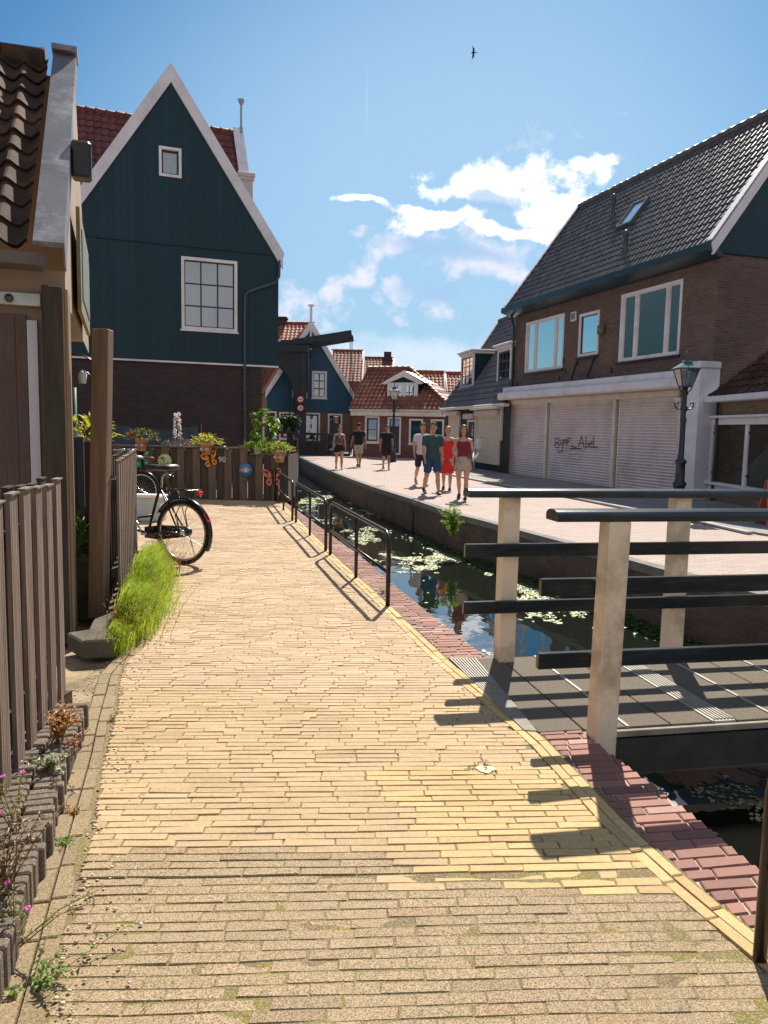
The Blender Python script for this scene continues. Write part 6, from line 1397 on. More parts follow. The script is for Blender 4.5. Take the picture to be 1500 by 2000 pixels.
# ================================================================== BICYCLE
BKB = plain('glossy black bicycle paint', (.010, .009, .014), .22, .2, 8, 0); RUB = plain('black tyre rubber', (.018, .016, .016), .75, .2, 12, .3); CHR = plain('chromed steel', (.55, .55, .56), .22, .1, 8, 0, metal=.9)
REDL = plain('red rear lamp', (.60, .012, .02), .22, .1, 8, 0); SAD = plain('dark saddle leather', (.022, .018, .018), .5, .3, 14, .2)
def bicycle(loc, ang, label):
    th = thing('bicycle', loc, label, 'bicycle', rz=0); X = Vector((math.cos(ang), math.sin(ang), 0)); S = Vector((-X.y, X.x, 0)); B = Vector(loc)   # X points to the rear
    P = lambda x, z, s=0: B+X*x+S*s+UZ*z
    def ring(mb, c, r, t, seg=40, a0=0, a1=360, w=1.0, fl=False):
        n = int(seg*(a1-a0)/360); pts = [c+X*math.cos(R(a0+(a1-a0)*i/n))*r+UZ*math.sin(R(a0+(a1-a0)*i/n))*r for i in range(n+1)]; mb.tube(pts, t, 8, cap=True, upv=S)
    for cx, nm in ((0, 'rear_wheel'), (-1.12, 'front_wheel')):
        c = P(cx, .345); mb = MB(); ring(mb, c, .325, .021); w = mb.build(nm, RUB, th)
        mb = MB(); ring(mb, c, .298, .012); mb.build('rim', CHR, w); mb = MB(); mb.tube([c-S*.05, c+S*.05], .025, 10); mb.build('hub', CHR, w)
        mb = MB()
        for k in range(28):
            a = k*2*math.pi/28; a2 = a+(.35 if k % 2 else -.35); mb.tube([c+S*(.03 if k % 4 < 2 else -.03)+(X*math.cos(a2)+UZ*math.sin(a2))*.022, c+(X*math.cos(a)+UZ*math.sin(a))*.295], .0011, 4, cap=False)
        mb.build('spokes', CHR, w)
        mb = MB(); n = 22; vs = []
        lo, hi = (-28, 150) if nm == 'rear_wheel' else (-10, 130)
        if nm == 'front_wheel': lo, hi = 50, 200
        for i in range(n+1):
            a = R(lo+(hi-lo)*i/n); e_ = X*math.cos(a)+UZ*math.sin(a); vs += [c+e_*.358+S*.034, c+e_*.375+S*.018, c+e_*.378, c+e_*.375-S*.018, c+e_*.358-S*.034]
        mb.add(vs, [(5*i+k, 5*i+k+1, 5*i+k+6, 5*i+k+5) for i in range(n) for k in range(4)], smooth=True); f_ = mb.build('mudguard', BKB, th)
        sm = f_.modifiers.new('thickness', 'SOLIDIFY'); sm.thickness = .003
    mb = MB(); bb = P(-.47, .30); st = P(-.28, .86); hd = P(-.95, .88); hd2 = P(-.99, .66)
    mb.tube([bb, st], .016, 10); mb.tube([hd, hd2], .018, 10); mb.tube([hd2, P(-.86, .46), P(-.70, .34), bb], .017, 10); mb.tube([P(-.955, .82), P(-.82, .60), P(-.62, .46), P(-.40, .50)], .013, 10); mb.tube([hd2, P(-1.06, .45), P(-1.12, .345)], .013, 8)
    for s_ in (-.06, .06): mb.tube([bb+S*s_*.5, P(0, .345, s_)], .011, 8); mb.tube([st-UZ*.08, P(0, .345, s_)], .009, 8)
    mb.build('frame', BKB, th)
    mb = MB(); mb.tube([st-UZ*.05, P(-.25, .98)], .013, 8, col=None); mb.build('seat_post', CHR, th)
    mb = MB(); sp_ = [( .16, .105), (.10, .115), (.02, .085), (-.06, .045), (-.14, .028), (-.20, .02)]
    pts = [P(-.25+x-.02, 1.01+(.022 if x > .05 else .012), 0) for x, w_ in sp_]; mb.tube([P(-.25+.17, 1.03)]+pts+[P(-.48, 1.015)], [(.008, .05)]+[(.034, w_) for x, w_ in sp_]+[(.008, .01)], 14, upv=UZ); sd_ = mb.build('saddle', SAD, th)
    mb = MB()
    for s_ in (-.04, .04): 
        pts = [P(-.18+.025*math.cos(a), .93+a*.006, s_+.025*math.sin(a)) for a in [i*.8 for i in range(12)]]; mb.tube(pts, .004, 5)
    mb.build('saddle_spring', CHR, sd_)
    mb = MB()
    for s_ in (-.065, -.022, .022, .065): mb.tube([P(-.20, .80, s_), P(.20, .80, s_)], .006, 6)
    for x in (-.2, -.08, .05, .2): mb.tube([P(x, .80, -.07), P(x, .80, .07)], .006, 6)
    for s_ in (-.07, .07): mb.tube([P(.02, .345, s_), P(-.02, .56, s_), P(.12, .80, s_)], .005, 6); mb.tube([P(.02, .345, s_), P(-.12, .80, s_)], .005, 6)
    mb.build('rear_rack', BKB, th)
    mb = MB(); mb.obox(P(.20, .755, -.04), X*.05, S*.08, UZ*.04, bev=.01); mb.build('rear_lamp', REDL, th); mb = MB(); mb.obox(P(.325, .475, -.03), X*.035, S*.06, UZ*.10+X*-.06, bev=.008); mb.build('reflector', REDL, th)
    mb = MB(); mb.prism([P(-.56, .24, .05), P(-.56, .36, .05), P(-.35, .39, .05), P(.0, .40, .05), P(.055, .375, .05), P(.065, .345, .05), P(.05, .31, .05), P(.0, .29, .05), P(-.35, .23, .05)], S*.035); mb.build('chain_case', BKB, th)
    mb = MB(); mb.tube([bb-S*.09, bb+S*.11], .012, 8); mb.tube([bb+S*.11, bb+S*.11+Vector((X.x*.08, X.y*.08, -.15))], .009, 8); mb.tube([bb-S*.09, bb-S*.09-Vector((X.x*.08, X.y*.08, -.15))], .009, 8)
    for sg in (1, -1): q = bb+S*.13*sg+(X*.08-UZ*.15)*sg; mb.obox(q-X*.04-S*.04, X*.08, S*.08, UZ*.02)
    mb.build('crank', CHR, th)
    mb = MB(); hb_ = P(-.90, 1.08); mb.tube([P(-.95, .86), hb_], .012, 8)
    for sg in (-1, 1): mb.tube([hb_, hb_+S*.10*sg+UZ*.03, hb_+S*.24*sg+X*.02+UZ*.05, hb_+S*.29*sg+X*.16+UZ*.02], .011, 8)
    h_ = mb.build('handlebar', CHR, th); 
    for sg in (-1, 1): mb = MB(); q = hb_+S*.29*sg+X*.16+UZ*.02; mb.tube([q-X*.02, q+X*.11], .017, 8); mb.build('grip', plain('dark red grip', (.14, .02, .02), .5), h_)
    mb = MB(); q = B+Vector((-.0, 0, 0)); mb.tube([P(.02, .3, .09), P(.05, .015, .16)], .008, 6); mb.build('kickstand', CHR, th)
    return th
wc = W(357, 1102)
bk_ = bicycle((wc.x, wc.y+.0, 0), R(-24), 'black city bicycle with red rear lamps parked behind the slatted fence'); bk_.scale = (1.08, 1.08, 1.08)
q = VY(300, 870, 14.2); bicycle((VY(255, 870, 14.8).x-.86, 14.8, 0), R(172), 'second bicycle mostly hidden, only its handlebar showing above the slatted fence')
# ================================================================== LAMP POSTS
LMG = plain('lamp green copper', (.03, .10, .12), .4, .3, 9, .15); LMB = plain('lamp post black', (.012, .018, .028), .4, .3, 9, .15, dirt=(.04, .06, .07)); LMGL = glassm('lantern glass', (.8, .82, .82), .12)
def lamp(loc, H, label):
    k = H/3.3; B = Vector(loc); th = thing('street_lamp', loc, label, 'street lamp', 'old style street lamps')
    mb = MB(); mb.lathe(B, [(r*k, z*k) for r, z in [(.15, 0), (.15, .08), (.12, .10), (.115, .55), (.14, .57), (.14, .62), (.10, .66), (.095, 1.02), (.12, 1.04), (.12, 1.09), (.06, 1.14), (.052, 1.9), (.065, 1.93), (.065, 1.97), (.048, 2.0), (.045, 2.12), (.085, 2.16), (.085, 2.2), (.05, 2.24), (.045, 2.45), (.075, 2.50), (.05, 2.56), (.06, 2.62)]], 16); mb.build('post', LMB, th)
    mb = MB()
    for sg in (-1, 1):
        mb.tube([B+Vector((sg*x*k, 0, z*k)) for x, z in ((.03, 2.20), (.12, 2.17), (.19, 2.22), (.20, 2.30), (.15, 2.32), (.13, 2.28))], .016*k, 6)
        for w in (0, 1): mb.tube([B+Vector(((sg*x*k if not w else 0), (sg*x*k if w else 0), z*k)) for x, z in ((.02, 2.42), (.06, 2.52), (.12, 2.58), (.15, 2.66))], .012*k, 6)
    mb.build('scroll', LMB, th)
    z0, z1 = 2.64*k, 3.0*k; b0, b1 = .105*k, .20*k
    def ringp(r, z): return [B+Vector((r*sx, r*sy, z)) for sx, sy in ((-1, -1), (1, -1), (1, 1), (-1, 1))]
    r0_, r1_ = ringp(b0, z0), ringp(b1, z1); mb = MB()
    for i in range(4): mb.bar(r0_[i], r1_[i], .016*k, .016*k); mb.bar(r0_[i], r0_[(i+1) % 4], .02*k, .02*k); mb.bar(r1_[i], r1_[(i+1) % 4], .02*k, .02*k)
    ln = mb.build('lantern', LMB, th)
    mb = MB()
    for i in range(4):
        a, b, c, d = [v.copy() for v in (r0_[i], r0_[(i+1) % 4], r1_[(i+1) % 4], r1_[i])]; m = (a+b+c+d)/4; nn = (m-B); nn.z = 0; nn.normalize(); mb.prism([a, b, c, d], nn*-.003)
    mb.build('glass', LMGL, ln); mb = MB(); mb.tube([B+UZ*z0, B+UZ*(z0+.2*k)], .018*k, 8); mb.ball(B+UZ*(z0+.24*k), .04*k); mb.build('bulb', plain('milky bulb', (.6, .6, .55), .4), ln)
    mb = MB(); rs = [(.235, z1/k), (.235, z1/k+.02), (.09, z1/k+.13), (.09, z1/k+.16), (.0701, z1/k+.18)]
    vs = []; 
    for r, z in rs: vs += ringp(r*k, z*k)
    mb.add(vs, [(4*i+j, 4*i+(j+1) % 4, 4*i+4+(j+1) % 4, 4*i+4+j) for i in range(len(rs)-1) for j in range(4)]+[(3, 2, 1, 0), tuple(4*(len(rs)-1)+j for j in range(4))]); mb.lathe(B+UZ*(z1+.18*k), [(.03*k, 0), (.04*k, .03*k), (.012*k, .05*k), (.012*k, .12*k), (.03*k, .14*k), (.01*k, .19*k)], 8); mb.build('cap', LMG, ln)
q = VY(1327, 945, 16.0); Hn = VY(1337, 686, 16.0).z; lamp((q.x, q.y, 0), Hn*3.3/3.37, 'near street lamp with green cap standing before the shuttered shop')
q = VY(768, 870, 38); Hf = VY(771, 747, 38).z; lamp((q.x, q.y, 0), Hf*3.3/3.37, 'far street lamp standing before the orange tiled cottage')
# wall lantern with curled bracket on the shed
B = VY(139, 735, 6.9); th = thing('wall_lantern', tuple(B), 'small curled iron lantern bracket on the side of the shed', 'lantern'); mb = MB()
for z, s_ in ((.10, 1), (-.02, .9)): mb.tube([B+Vector((0.20*s_*math.sin(a), 0, z+.10*math.cos(a)*s_)) for a in [i*.25 for i in range(0, 9)]], .006, 6)
mb.tube([B+UZ*-.15, B+UZ*.25], .008, 6); mb.build('bracket', BLACKM, th); mb = MB(); mb.lathe(B+Vector((.10, 0, -.06)), [(.03, 0), (.04, .08), (.015, .11)], 8); mb.build('lamp', plain('milky glass', (.5, .52, .52), .3), th)
mb = MB(); a = VY(144, 800, 9.3); mb.tube([(a.x, 9.3, 0), (a.x, 9.3, VY(144, 757, 9.3).z)], .04, 8); tag(mb.build('green_pipe', plain('green pipe paint', (.02, .10, .07), .5)), 'green upright pipe in the gap beside the shed', 'pipe')
# ================================================================== DRAWBRIDGE
DBM = plain('black bridge timber', (.014, .022, .030), .55, .3, 3, .3)
Yd = 44.5; D = lambda x, y, Y=Yd: VY(x, y, Y)
th = thing('drawbridge', tuple(xy(D(590, 885))), 'black timber drawbridge with balance beam and railings at the far end of the canal', 'drawbridge')
for dx, dy in ((0, 0), (-.35, 2.4)):
    p0 = D(592, 900); p1 = D(593, 690); mb = MB(); w = .34
    mb.obox((p1.x-w/2+dx, Yd-w/2+dy, -.8), (w, 0, 0), (0, w, 0), (0, 0, p1.z+.8), bev=.02); mb.build('portal_post', DBM, th)
    mb = MB()
    # curved brace on the left, swelling post
    pts = [D(x, y) for x, y in ((540, 690), (540, 708), (551, 716), (565, 734), (574, 756), (578, 790), (586, 790), (603, 760), (603, 690))]
    pts = [Vector((p.x+dx, Yd-.08+dy, p.z)) for p in pts]; mb.prism(pts, (0, .16, 0)); mb.build('curved_brace', DBM, th)
for dy in (-.25, 2.2):
    a, b = D(500, 680), D(603, 680); mb = MB(); mb.obox((a.x, Yd+dy, a.z-.18), (b.x-a.x, 0, 0), (0, .3, 0), (0, 0, .38), bev=.02); mb.build('cross_beam', DBM, th)
a, b = D(530, 676), D(687, 651); a2, b2 = a+Vector((0, 2.4, 0)), b+Vector((0, 2.4, 0))
for p, q in ((a, b), (a2, b2)): mb = MB(); mb.bar(p, q, .25, .36, bev=.02); mb.build('balance_beam', DBM, th)
mb = MB(); q1 = Vector((a.x+1.2, Yd, D(560, 660).z)); mb.bar(D(553, 667), D(590, 658)+Vector((0, 2.4, 0)), .2, .2); mb.bar(D(600, 660), D(600, 660)+Vector((0, 2.4, 0)), .2, .25); mb.bar(D(575, 668), D(575, 668)+Vector((0, 2.4, 0)), .2, .25); mb.build('tie_beam', DBM, th)
for dy in (0, 2.4):
    t = D(684, 658); t.y += dy; bt = D(684, 866); bt.y += dy; mb = MB(); mb.tube([t, bt], .022, 6); mb.build('chain', DBM, th)
    mb = MB(); mb.tube([D(562, 690)+Vector((0, dy, 0)), D(563, 735)+Vector((0, dy, 0))], .02, 5); mb.tube([D(562, 735)+Vector((0, dy, 0)), D(555, 800)+Vector((0, dy, 0))], .03, 5); mb.tube([D(578, 752)+Vector((0, dy, 0)), D(560, 830)+Vector((0, dy, 0))], .04, 5); mb.build('stay', DBM, th)
l_, r_ = D(592, 884), D(683, 884)
mb = MB(); mb.obox((l_.x, Yd-.2, .0), (r_.x-l_.x, 0, 0), (0, 2.8, 0), (0, 0, .16)); mb.build('deck', DBM, th)
for dy in (0, 2.4):
    for y_ in (848, 864):
        p, q = D(560, y_), D(685, y_+1); p.y += dy; q.y += dy; mb = MB(); mb.bar(p, q, .05, .10); mb.build('rail', DBM, th)
    for x in (612, 636, 660, 683): p = D(x, 847); mb = MB(); mb.box(p.x-.05, p.x+.05, Yd+dy, Yd+dy+.08, .1, p.z); mb.build('rail_post', DBM, th)
SGR = plain('sign red', (.60, .03, .03), .4, .05, 3, 0); SGW = plain('sign white', (.75, .75, .75), .4, .05, 3, 0)
Fs = Fac((D(560, 800)-Vector((0, .3, 0))).xy, (D(620, 800)-Vector((0, .3, 0))).xy)
for (cx, cy, tx) in ((587, 780, '3,5'), (587, 797, '12')):
    c = VY(cx, cy, Yd-.25); t2 = thing('road_sign', tuple(c), ('upper' if cy == 780 else 'lower')+' round red rimmed white sign on the drawbridge post', 'sign', 'round signs on the drawbridge post')
    mb = MB(); mb.tube([c, c-Vector((0, .03, 0))], .20, 20); mb.build('rim', SGR, t2); mb = MB(); mb.tube([c-Vector((0, .03, 0)), c-Vector((0, .036, 0))], .14, 20); pp = mb.build('plate', SGW, t2)
    mb = MB(); z = c-Vector((0, .04, 0))
    if cy == 780:
        for dx in (-.055, .055): mb.obox(z+Vector((dx-.03, 0, -.03)), (.06, 0, 0), (0, .003, 0), (0, 0, .07))
        mb.obox(z+Vector((-.008, 0, -.06)), (.016, 0, 0), (0, .003, 0), (0, 0, .12))
    else:
        mb.obox(z+Vector((-.07, 0, -.035)), (.14, 0, 0), (0, .003, 0), (0, 0, .06)); mb.obox(z+Vector((-.03, 0, .025)), (.09, 0, 0), (0, .003, 0), (0, 0, .035))
    mb.build('symbol', EYEB, t2)
c = VY(543, 690, Yd-.7); 
# bird high in the sky
c = VY(924, 103, 40); th = thing('bird', tuple(c), 'small dark swift flying high in the blue sky', 'bird'); mb = MB()
mb.tube([c+Vector((-.10, 0, .0)), c+Vector((-.04, 0, .0)), c+Vector((.05, 0, .01)), c+Vector((.12, 0, .01)), c+Vector((.22, 0, .03))], [.01, .04, .045, .025, .004], 8)
for sg in (1, -1): mb.add([c+Vector((-.03, 0, .02)), c+Vector((.06, 0, .02)), c+Vector((.07, -.05*sg, .16*sg)), c+Vector((-.06, -.08*sg, .30*sg)), c+Vector((-.03, -.05*sg, .17*sg))], [(0, 1, 2, 4), (4, 2, 3)])
mb.build('body', BLACKM, th)
# ================================================================== PEOPLE
SKIN = plain('sunlit skin', (.52, .27, .18), .5, .08, 12, 0); SKIN2 = plain('tanned skin', (.42, .21, .135), .5, .08, 12, 0)
def remesh(mb, name, mat, parent, vox, smooth=2):
    o = mb.build(name+'_tmp', mat, None, auto_uv=False); m = o.modifiers.new('r', 'REMESH'); m.mode = 'VOXEL'; m.voxel_size = vox; m.use_smooth_shade = True
    if smooth: s = o.modifiers.new('s', 'SMOOTH'); s.iterations = smooth; s.factor = .5
    bpy.context.view_layer.update()
    me = bpy.data.meshes.new_from_object(o.evaluated_get(bpy.context.evaluated_depsgraph_get())); old = o.data; bpy.data.objects.remove(o); bpy.data.meshes.remove(old)
    me.transform(Matrix.Translation(-org(parent))); me.materials.clear(); me.materials.append(mat); me.polygons.foreach_set('use_smooth', [True]*len(me.polygons)); me.name = name
    r_ = bpy.data.objects.new(name, me); SC.collection.objects.link(r_); r_.parent = parent; return r_
def person(px, label, H=1.75, fem=False, face=180, stepL=(12, 4), stepR=(-14, 22), armL=(-14, 15), armR=(14, 15), hair=(.10, .05, .02), hairlen=0, top=None, topcol=(.1, .1, .1), bottom='shorts', botcol=(.1, .1, .1), shoes=(.01, .01, .01), lean=0, sleeve=.55, headturn=0, build=1.0, bun=False, cap=None, bent=None, skin=None, shoelace=None, headdown=0):
    skin = skin or SKIN; base = xy(W(*px)); k = H/1.75; th = thing('person', tuple(base), label, 'person', 'people walking on the plaza')
    a = R(face); Fd = Vector((math.sin(a), -math.cos(a)*-1, 0)); Fd = Vector((math.sin(R(face)), math.cos(R(face)), 0)); Rt = Vector((Fd.y, -Fd.x, 0))   # Rt = the person's right
    def Q(r, f, z): return base+(Rt*r+Fd*f+UZ*z)*k
    bw = build
    def leg(sg, step):
        hip, knee = R(step[0]), R(step[1]); h = Vector((sg*.092, 0, .90)); kn = h+Vector((sg*.005, math.sin(hip)*.43, -math.cos(hip)*.43)); an = kn+Vector((-sg*.005, math.sin(hip-knee)*.41, -math.cos(hip-knee)*.41)); return h, kn, an, hip-knee
    def off(v, dz): return v+Vector((0, 0, dz))
    legs = {}; low = 9
    for sg, st in ((-1, stepL), (1, stepR)): legs[sg] = leg(sg, st); low = min(low, legs[sg][2].z)
    dz = .075-low; 
    C = lambda v: Q(v.x, v.y, v.z+dz)
    ln = R(lean); T = lambda r, f, z: C(Vector((r, f+math.sin(ln)*(z-.9), z)))
    mb = MB(); q = .9 if fem else 1.0; tq = bw*(1.12 if fem else 1)
    for sg in (-1, 1):
        h, kn, an, fa = legs[sg]; m1 = h.lerp(kn, .45)+Vector((sg*.008, .012, 0)); m2 = kn.lerp(an, .33)+Vector((0, -.018, 0))
        mb.tube([C(off(h, .05)), C(h), C(m1), C(h.lerp(kn, .8)), C(kn), C(kn.lerp(an, .12)), C(m2), C(kn.lerp(an, .65)), C(kn.lerp(an, .9)), C(an)], [r*k*bw for r in (.07*tq, .088*tq, .078*tq, .060, .054, .049, .056, .044, .033, .034)], 14)
        tdir = Vector((0, math.cos(fa*.7), math.sin(fa*.7)*1.0)); dn = Vector((0, 0, -1))
        heel = an+Vector((0, -.045, -.045)); mb.tube([C(heel+Vector((0, -.01, 0))), C(heel+tdir*.03), C(an+tdir*.06+dn*.035), C(an+tdir*.13+dn*.052), C(an+tdir*.185+dn*.058), C(an+tdir*.205+dn*.06)], [(r1*k, r2*k) for r1, r2 in ((.02, .018), (.032, .03), (.036, .034), (.024, .042), (.015, .038), (.008, .02))], 12, upv=UZ)
    wst = .115 if fem else .138; sh = .165 if fem else .195; ch = .145 if fem else .165
    tors = [(.845, .06, .05), (.88, .165*(1.04 if fem else 1), .112), (.96, .160*(1.03 if fem else 1), .108), (1.06, wst*1.04, .092), (1.16, wst*1.05, .090), (1.26, ch, .108), (1.34, ch*1.04, .108), (1.41, ch*.98, .088), (1.455, .10, .06), (1.48, .055, .052)]
    mb.tube([T(0, (.01 if .8 < z < 1.0 else 0)-(0), z) for z, rx, ry in tors], [(ry*k*bw, rx*k*bw) for z, rx, ry in tors], 20, upv=Fd)
    if fem:
        for sg in (-1, 1): mb.ball(T(sg*.065, .075, 1.295), .058*k, 12, 9)
    mb.tube([T(0, -.005, 1.44), T(0, .005, 1.50), T(0, .012, 1.56)], [.058*k*q, .050*k*q, .052*k*q], 14)
    hands = {}
    arms = {}
    for sg, am in ((-1, armL), (1, armR)):
        s_ = Vector((sg*sh*bw, 0, 1.405)); s_.y += math.sin(ln)*(1.405-.9)
        sa, ea = R(am[0]), R(am[1]); out = .12 if len(am) < 3 else am[2]
        el = s_+Vector((sg*out*.5, math.sin(sa)*.28, -math.cos(sa)*.285)); 
        wr = el+(Vector((sg*out*.1-(am[3] if len(am) > 3 else 0)*sg*.24, math.sin(sa+ea)*.25, -math.cos(sa+ea)*.25)))
        arms[sg] = (s_, el, wr); m_ = el.lerp(wr, .3)
        mb.tube([T(sg*.09, 0, 1.42) if False else C(Vector((sg*.08*bw, s_.y, 1.415))), C(Vector((sg*sh*.8*bw, s_.y, 1.41))), C(s_), C(s_.lerp(el, .3)), C(s_.lerp(el, .75)), C(el), C(m_), C(el.lerp(wr, .8)), C(wr)], [r*k*bw for r in (.05, .052*q, .054*q, .046*q, .039*q, .036*q, .039*q, .027*q, .024*q)], 12)
        # hand
        d = (wr-el).normalized(); inw = Vector((-sg, 0, 0)); fwd = Vector((0, 1, 0)); p0 = wr; p1 = wr+d*.045; p2 = wr+d*.085
        mb.tube([C(p0), C(p1), C(p2)], [(.022*k, .024*k), (.016*k, .038*k), (.015*k, .040*k)], 10, upv=Rt)
        side = d.cross(Vector((sg, 0, 0))).normalized()
        if side.y < 0: side = -side
        for i, (o_, l) in enumerate(((.030, .072), (.010, .08), (-.010, .074), (-.030, .058))):
            b_ = p2+side*o_; mb.tube([C(b_-d*.01), C(b_+d*l*.5+inw*.008), C(b_+d*l+inw*.026)], [.0095*k, .009*k, .0075*k], 8)
        mb.tube([C(p0+d*.02+side*.02), C(p0+d*.055+side*.048+inw*.012), C(p0+d*.085+side*.052+inw*.022)], [.012*k, .010*k, .008*k], 8)
    # head
    hc = T(0, .025, 1.645); ht = Matrix.Rotation(R(headturn), 3, 'Z'); hF = ht @ Fd; hR = ht @ Rt; hU = (UZ-hF*math.tan(R(headdown))*-1).normalized() if headdown else UZ
    if headdown: hF = (hF-UZ*math.tan(R(headdown))).normalized(); hU = hR.cross(hF); hU = hU if hU.z > 0 else -hU
    hk = .97 if fem else 1.0
    HQ = lambda r, f, z: hc+(hR*r+hF*f+hU*z)*k*hk
    prof = [(-.115, .030, .028, .045), (-.10, .045, .045, .030), (-.07, .058, .070, .012), (-.03, .067, .086, .0), (.015, .073, .094, -.006), (.055, .073, .094, -.008), (.09, .062, .080, -.008), (.113, .040, .050, -.008), (.122, .012, .015, -.008)]
    mb.tube([HQ(0, f, z) for z, rx, ry, f in prof], [(ry*k*hk, rx*k*hk) for z, rx, ry, f in prof], 18, upv=hF)
    mb.tube([HQ(0, .085, .012), HQ(0, .100, -.012), HQ(0, .107, -.026), HQ(0, .090, -.036)], [r*k for r in (.008, .012, .015, .009)], 8)
    mb.tube([HQ(-.02, .084, -.057), HQ(0, .092, -.057), HQ(.02, .084, -.057)], [.006*k, .009*k, .006*k], 8); mb.tube([HQ(-.03, .08, .022), HQ(0, .09, .026), HQ(.03, .08, .022)], [.007*k]*3, 8)
    for sg in (-1, 1): mb.tube([HQ(sg*.072, -.004, -.028), HQ(sg*.080, -.008, -.002), HQ(sg*.078, -.012, .022)], [(.010*k, .016*k), (.008*k, .02*k), (.008*k, .014*k)], 8, upv=hR)
    body = remesh(mb, 'body', skin, th, .0085*k)
    me = MB()
    for sg in (-1, 1): me.ball(HQ(sg*.030, .0805, .004), .0105*k, 8, 6, (1, 1, .6))
    me.build('eyes', plain('dark eye', (.03, .02, .015), .2, .1, 3, 0), th)
    me = MB(); me.tube([HQ(-.022, .0925, -.058), HQ(0, .1005, -.0585), HQ(.022, .0925, -.058)], [.003*k, .0055*k, .003*k], 6); me.build('mouth', plain('lip', (.30, .09, .07), .5, .1, 3, 0), th)
    me = MB()
    for sg in (-1, 1): me.tube([HQ(sg*.046, .078, .024), HQ(sg*.028, .0885, .028), HQ(sg*.014, .0895, .024)], .0035*k, 5)
    # hair
    hm = plain('hair %.2f %.2f' % (hair[0], hair[1]), hair, .55, .35, 30, .5, stretch=(3, 3, .6), bscale=120)
    me.build('eyebrows', hm, th)
    mb = MB(); hp = [(.0, .076, .070, -.04), (.03, .080, .086, -.026), (.06, .081, .100, -.016), (.09, .072, .092, -.014), (.118, .052, .064, -.012), (.134, .02, .026, -.012)]
    if cap is None: mb.tube([HQ(0, f, z) for z, rx, ry, f in hp], [(ry*k*hk, rx*k*hk) for z, rx, ry, f in hp], 18, upv=hF)
    mb.tube([HQ(0, -.045, -.075), HQ(0, -.045, -.03), HQ(0, -.04, .03)], [(.030*k, .05*k), (.052*k, .066*k), (.055*k, .072*k)], 14, upv=hF)
    if not fem and cap is None:
        for i in range(9): mb.ball(HQ(-.045+.011*i, .058-.12*abs(i/8-.5)**2, .105+random.uniform(0, .012)), .024*k, 7, 5)
    if hairlen:
        for sg in (-1, 1):
            mb.tube([HQ(sg*.045, -.01, .10), HQ(sg*.078, -.002, .03), HQ(sg*.086, -.006, -.06), HQ(sg*.088, -.01, -.16), HQ(sg*.08, .0, -.16-hairlen)], [(r1*k, r2*k) for r1, r2 in ((.02, .02), (.02, .035), (.022, .045), (.022, .04), (.006, .015))], 10, upv=hR)
        mb.tube([HQ(0, -.075, .06), HQ(0, -.085, -.08), HQ(0, -.075, -.16-hairlen)], [(.03*k, .06*k), (.028*k, .08*k), (.01*k, .05*k)], 12, upv=hF)
    if bun: mb.ball(HQ(0, -.06, .135), .042*k, 10, 7, jit=.05)
    remesh(mb, 'hair', hm, th, .009*k, 1)
    if cap:
        cm = plain('cap cloth', cap, .8, .2, 20, .2); mb = MB(); mb.tube([HQ(0, f, z+.008) for z, rx, ry, f in hp[1:]], [((ry+.006)*k, (rx+.006)*k) for z, rx, ry, f in hp[1:]], 18, upv=hF)
        mb.prism([HQ(x, f, .045) for x, f in ((-.07, .06), (-.06, .11), (-.03, .145), (.03, .145), (.06, .11), (.07, .06))], hU*.008); mb.build('cap', cm, th)
    # clothing
    E = .013
    tm = top if top else plain('cloth %.3f %.3f %.3f' % topcol, topcol, .85, .12, 14, .3, bscale=60)
    def torso(z0, z1, ex=E, flare=0.0):
        tt = [t for t in tors if z0 < t[0] < z1]; ip = lambda z: next(((a[1]+(b[1]-a[1])*(z-a[0])/(b[0]-a[0])), (a[2]+(b[2]-a[2])*(z-a[0])/(b[0]-a[0]))) for a, b in zip(tors, tors[1:]) if a[0] <= z <= b[0])
        L_ = [(z0,)+ip(z0)]+tt+[(z1,)+ip(z1)]
        return [T(0, .004, z) for z, _, _ in L_], [((ry+ex+flare*max(0, 1.15-z))*k*bw, (rx+ex+flare*max(0, 1.15-z))*k*bw) for z, rx, ry in L_]
    if bottom != 'none_':
        mb = MB(); bm_ = plain('cloth %.3f %.3f %.3f' % botcol, botcol, .85, .14, 14, .3, bscale=60)
        if bottom == 'shorts' or bottom == 'short_shorts':
            ft = .80 if bottom == 'shorts' else .38
            for sg in (-1, 1):
                h, kn, an, fa = legs[sg]; e_ = h.lerp(kn, ft); mb.tube([C(off(h, .06)), C(h), C(h.lerp(kn, ft*.5)), C(e_)], [r*k*bw*tq for r in (.09, .106, .100, .088 if bottom == 'shorts' else .102)], 16)
            p_, r__ = torso(.85, 1.02, .014); mb.tube([T(0, 0, .80)]+p_, [(.075*k, .10*k)]+r__, 20, upv=Fd); remesh(mb, bottom if bottom == 'shorts' else 'shorts', bm_, th, .010*k, 2)
        elif bottom == 'skirt':
            zb_ = .60; mid = sum((legs[s][0].lerp(legs[s][1], .62) for s in (-1, 1)), Vector())/2
            mb.tube([T(0, 0, 1.03), T(0, 0, .96), T(0, 0, .88), C(Vector((0, mid.y*.5, .80))), C(Vector((0, mid.y*.8, .72)))], [(a*k, b*k) for a, b in ((.115, .145), (.125, .172), (.135, .19), (.150, .205), (.165, .215))], 22, upv=Fd); remesh(mb, 'skirt', bm_, th, .010*k, 1)
    mb = MB()
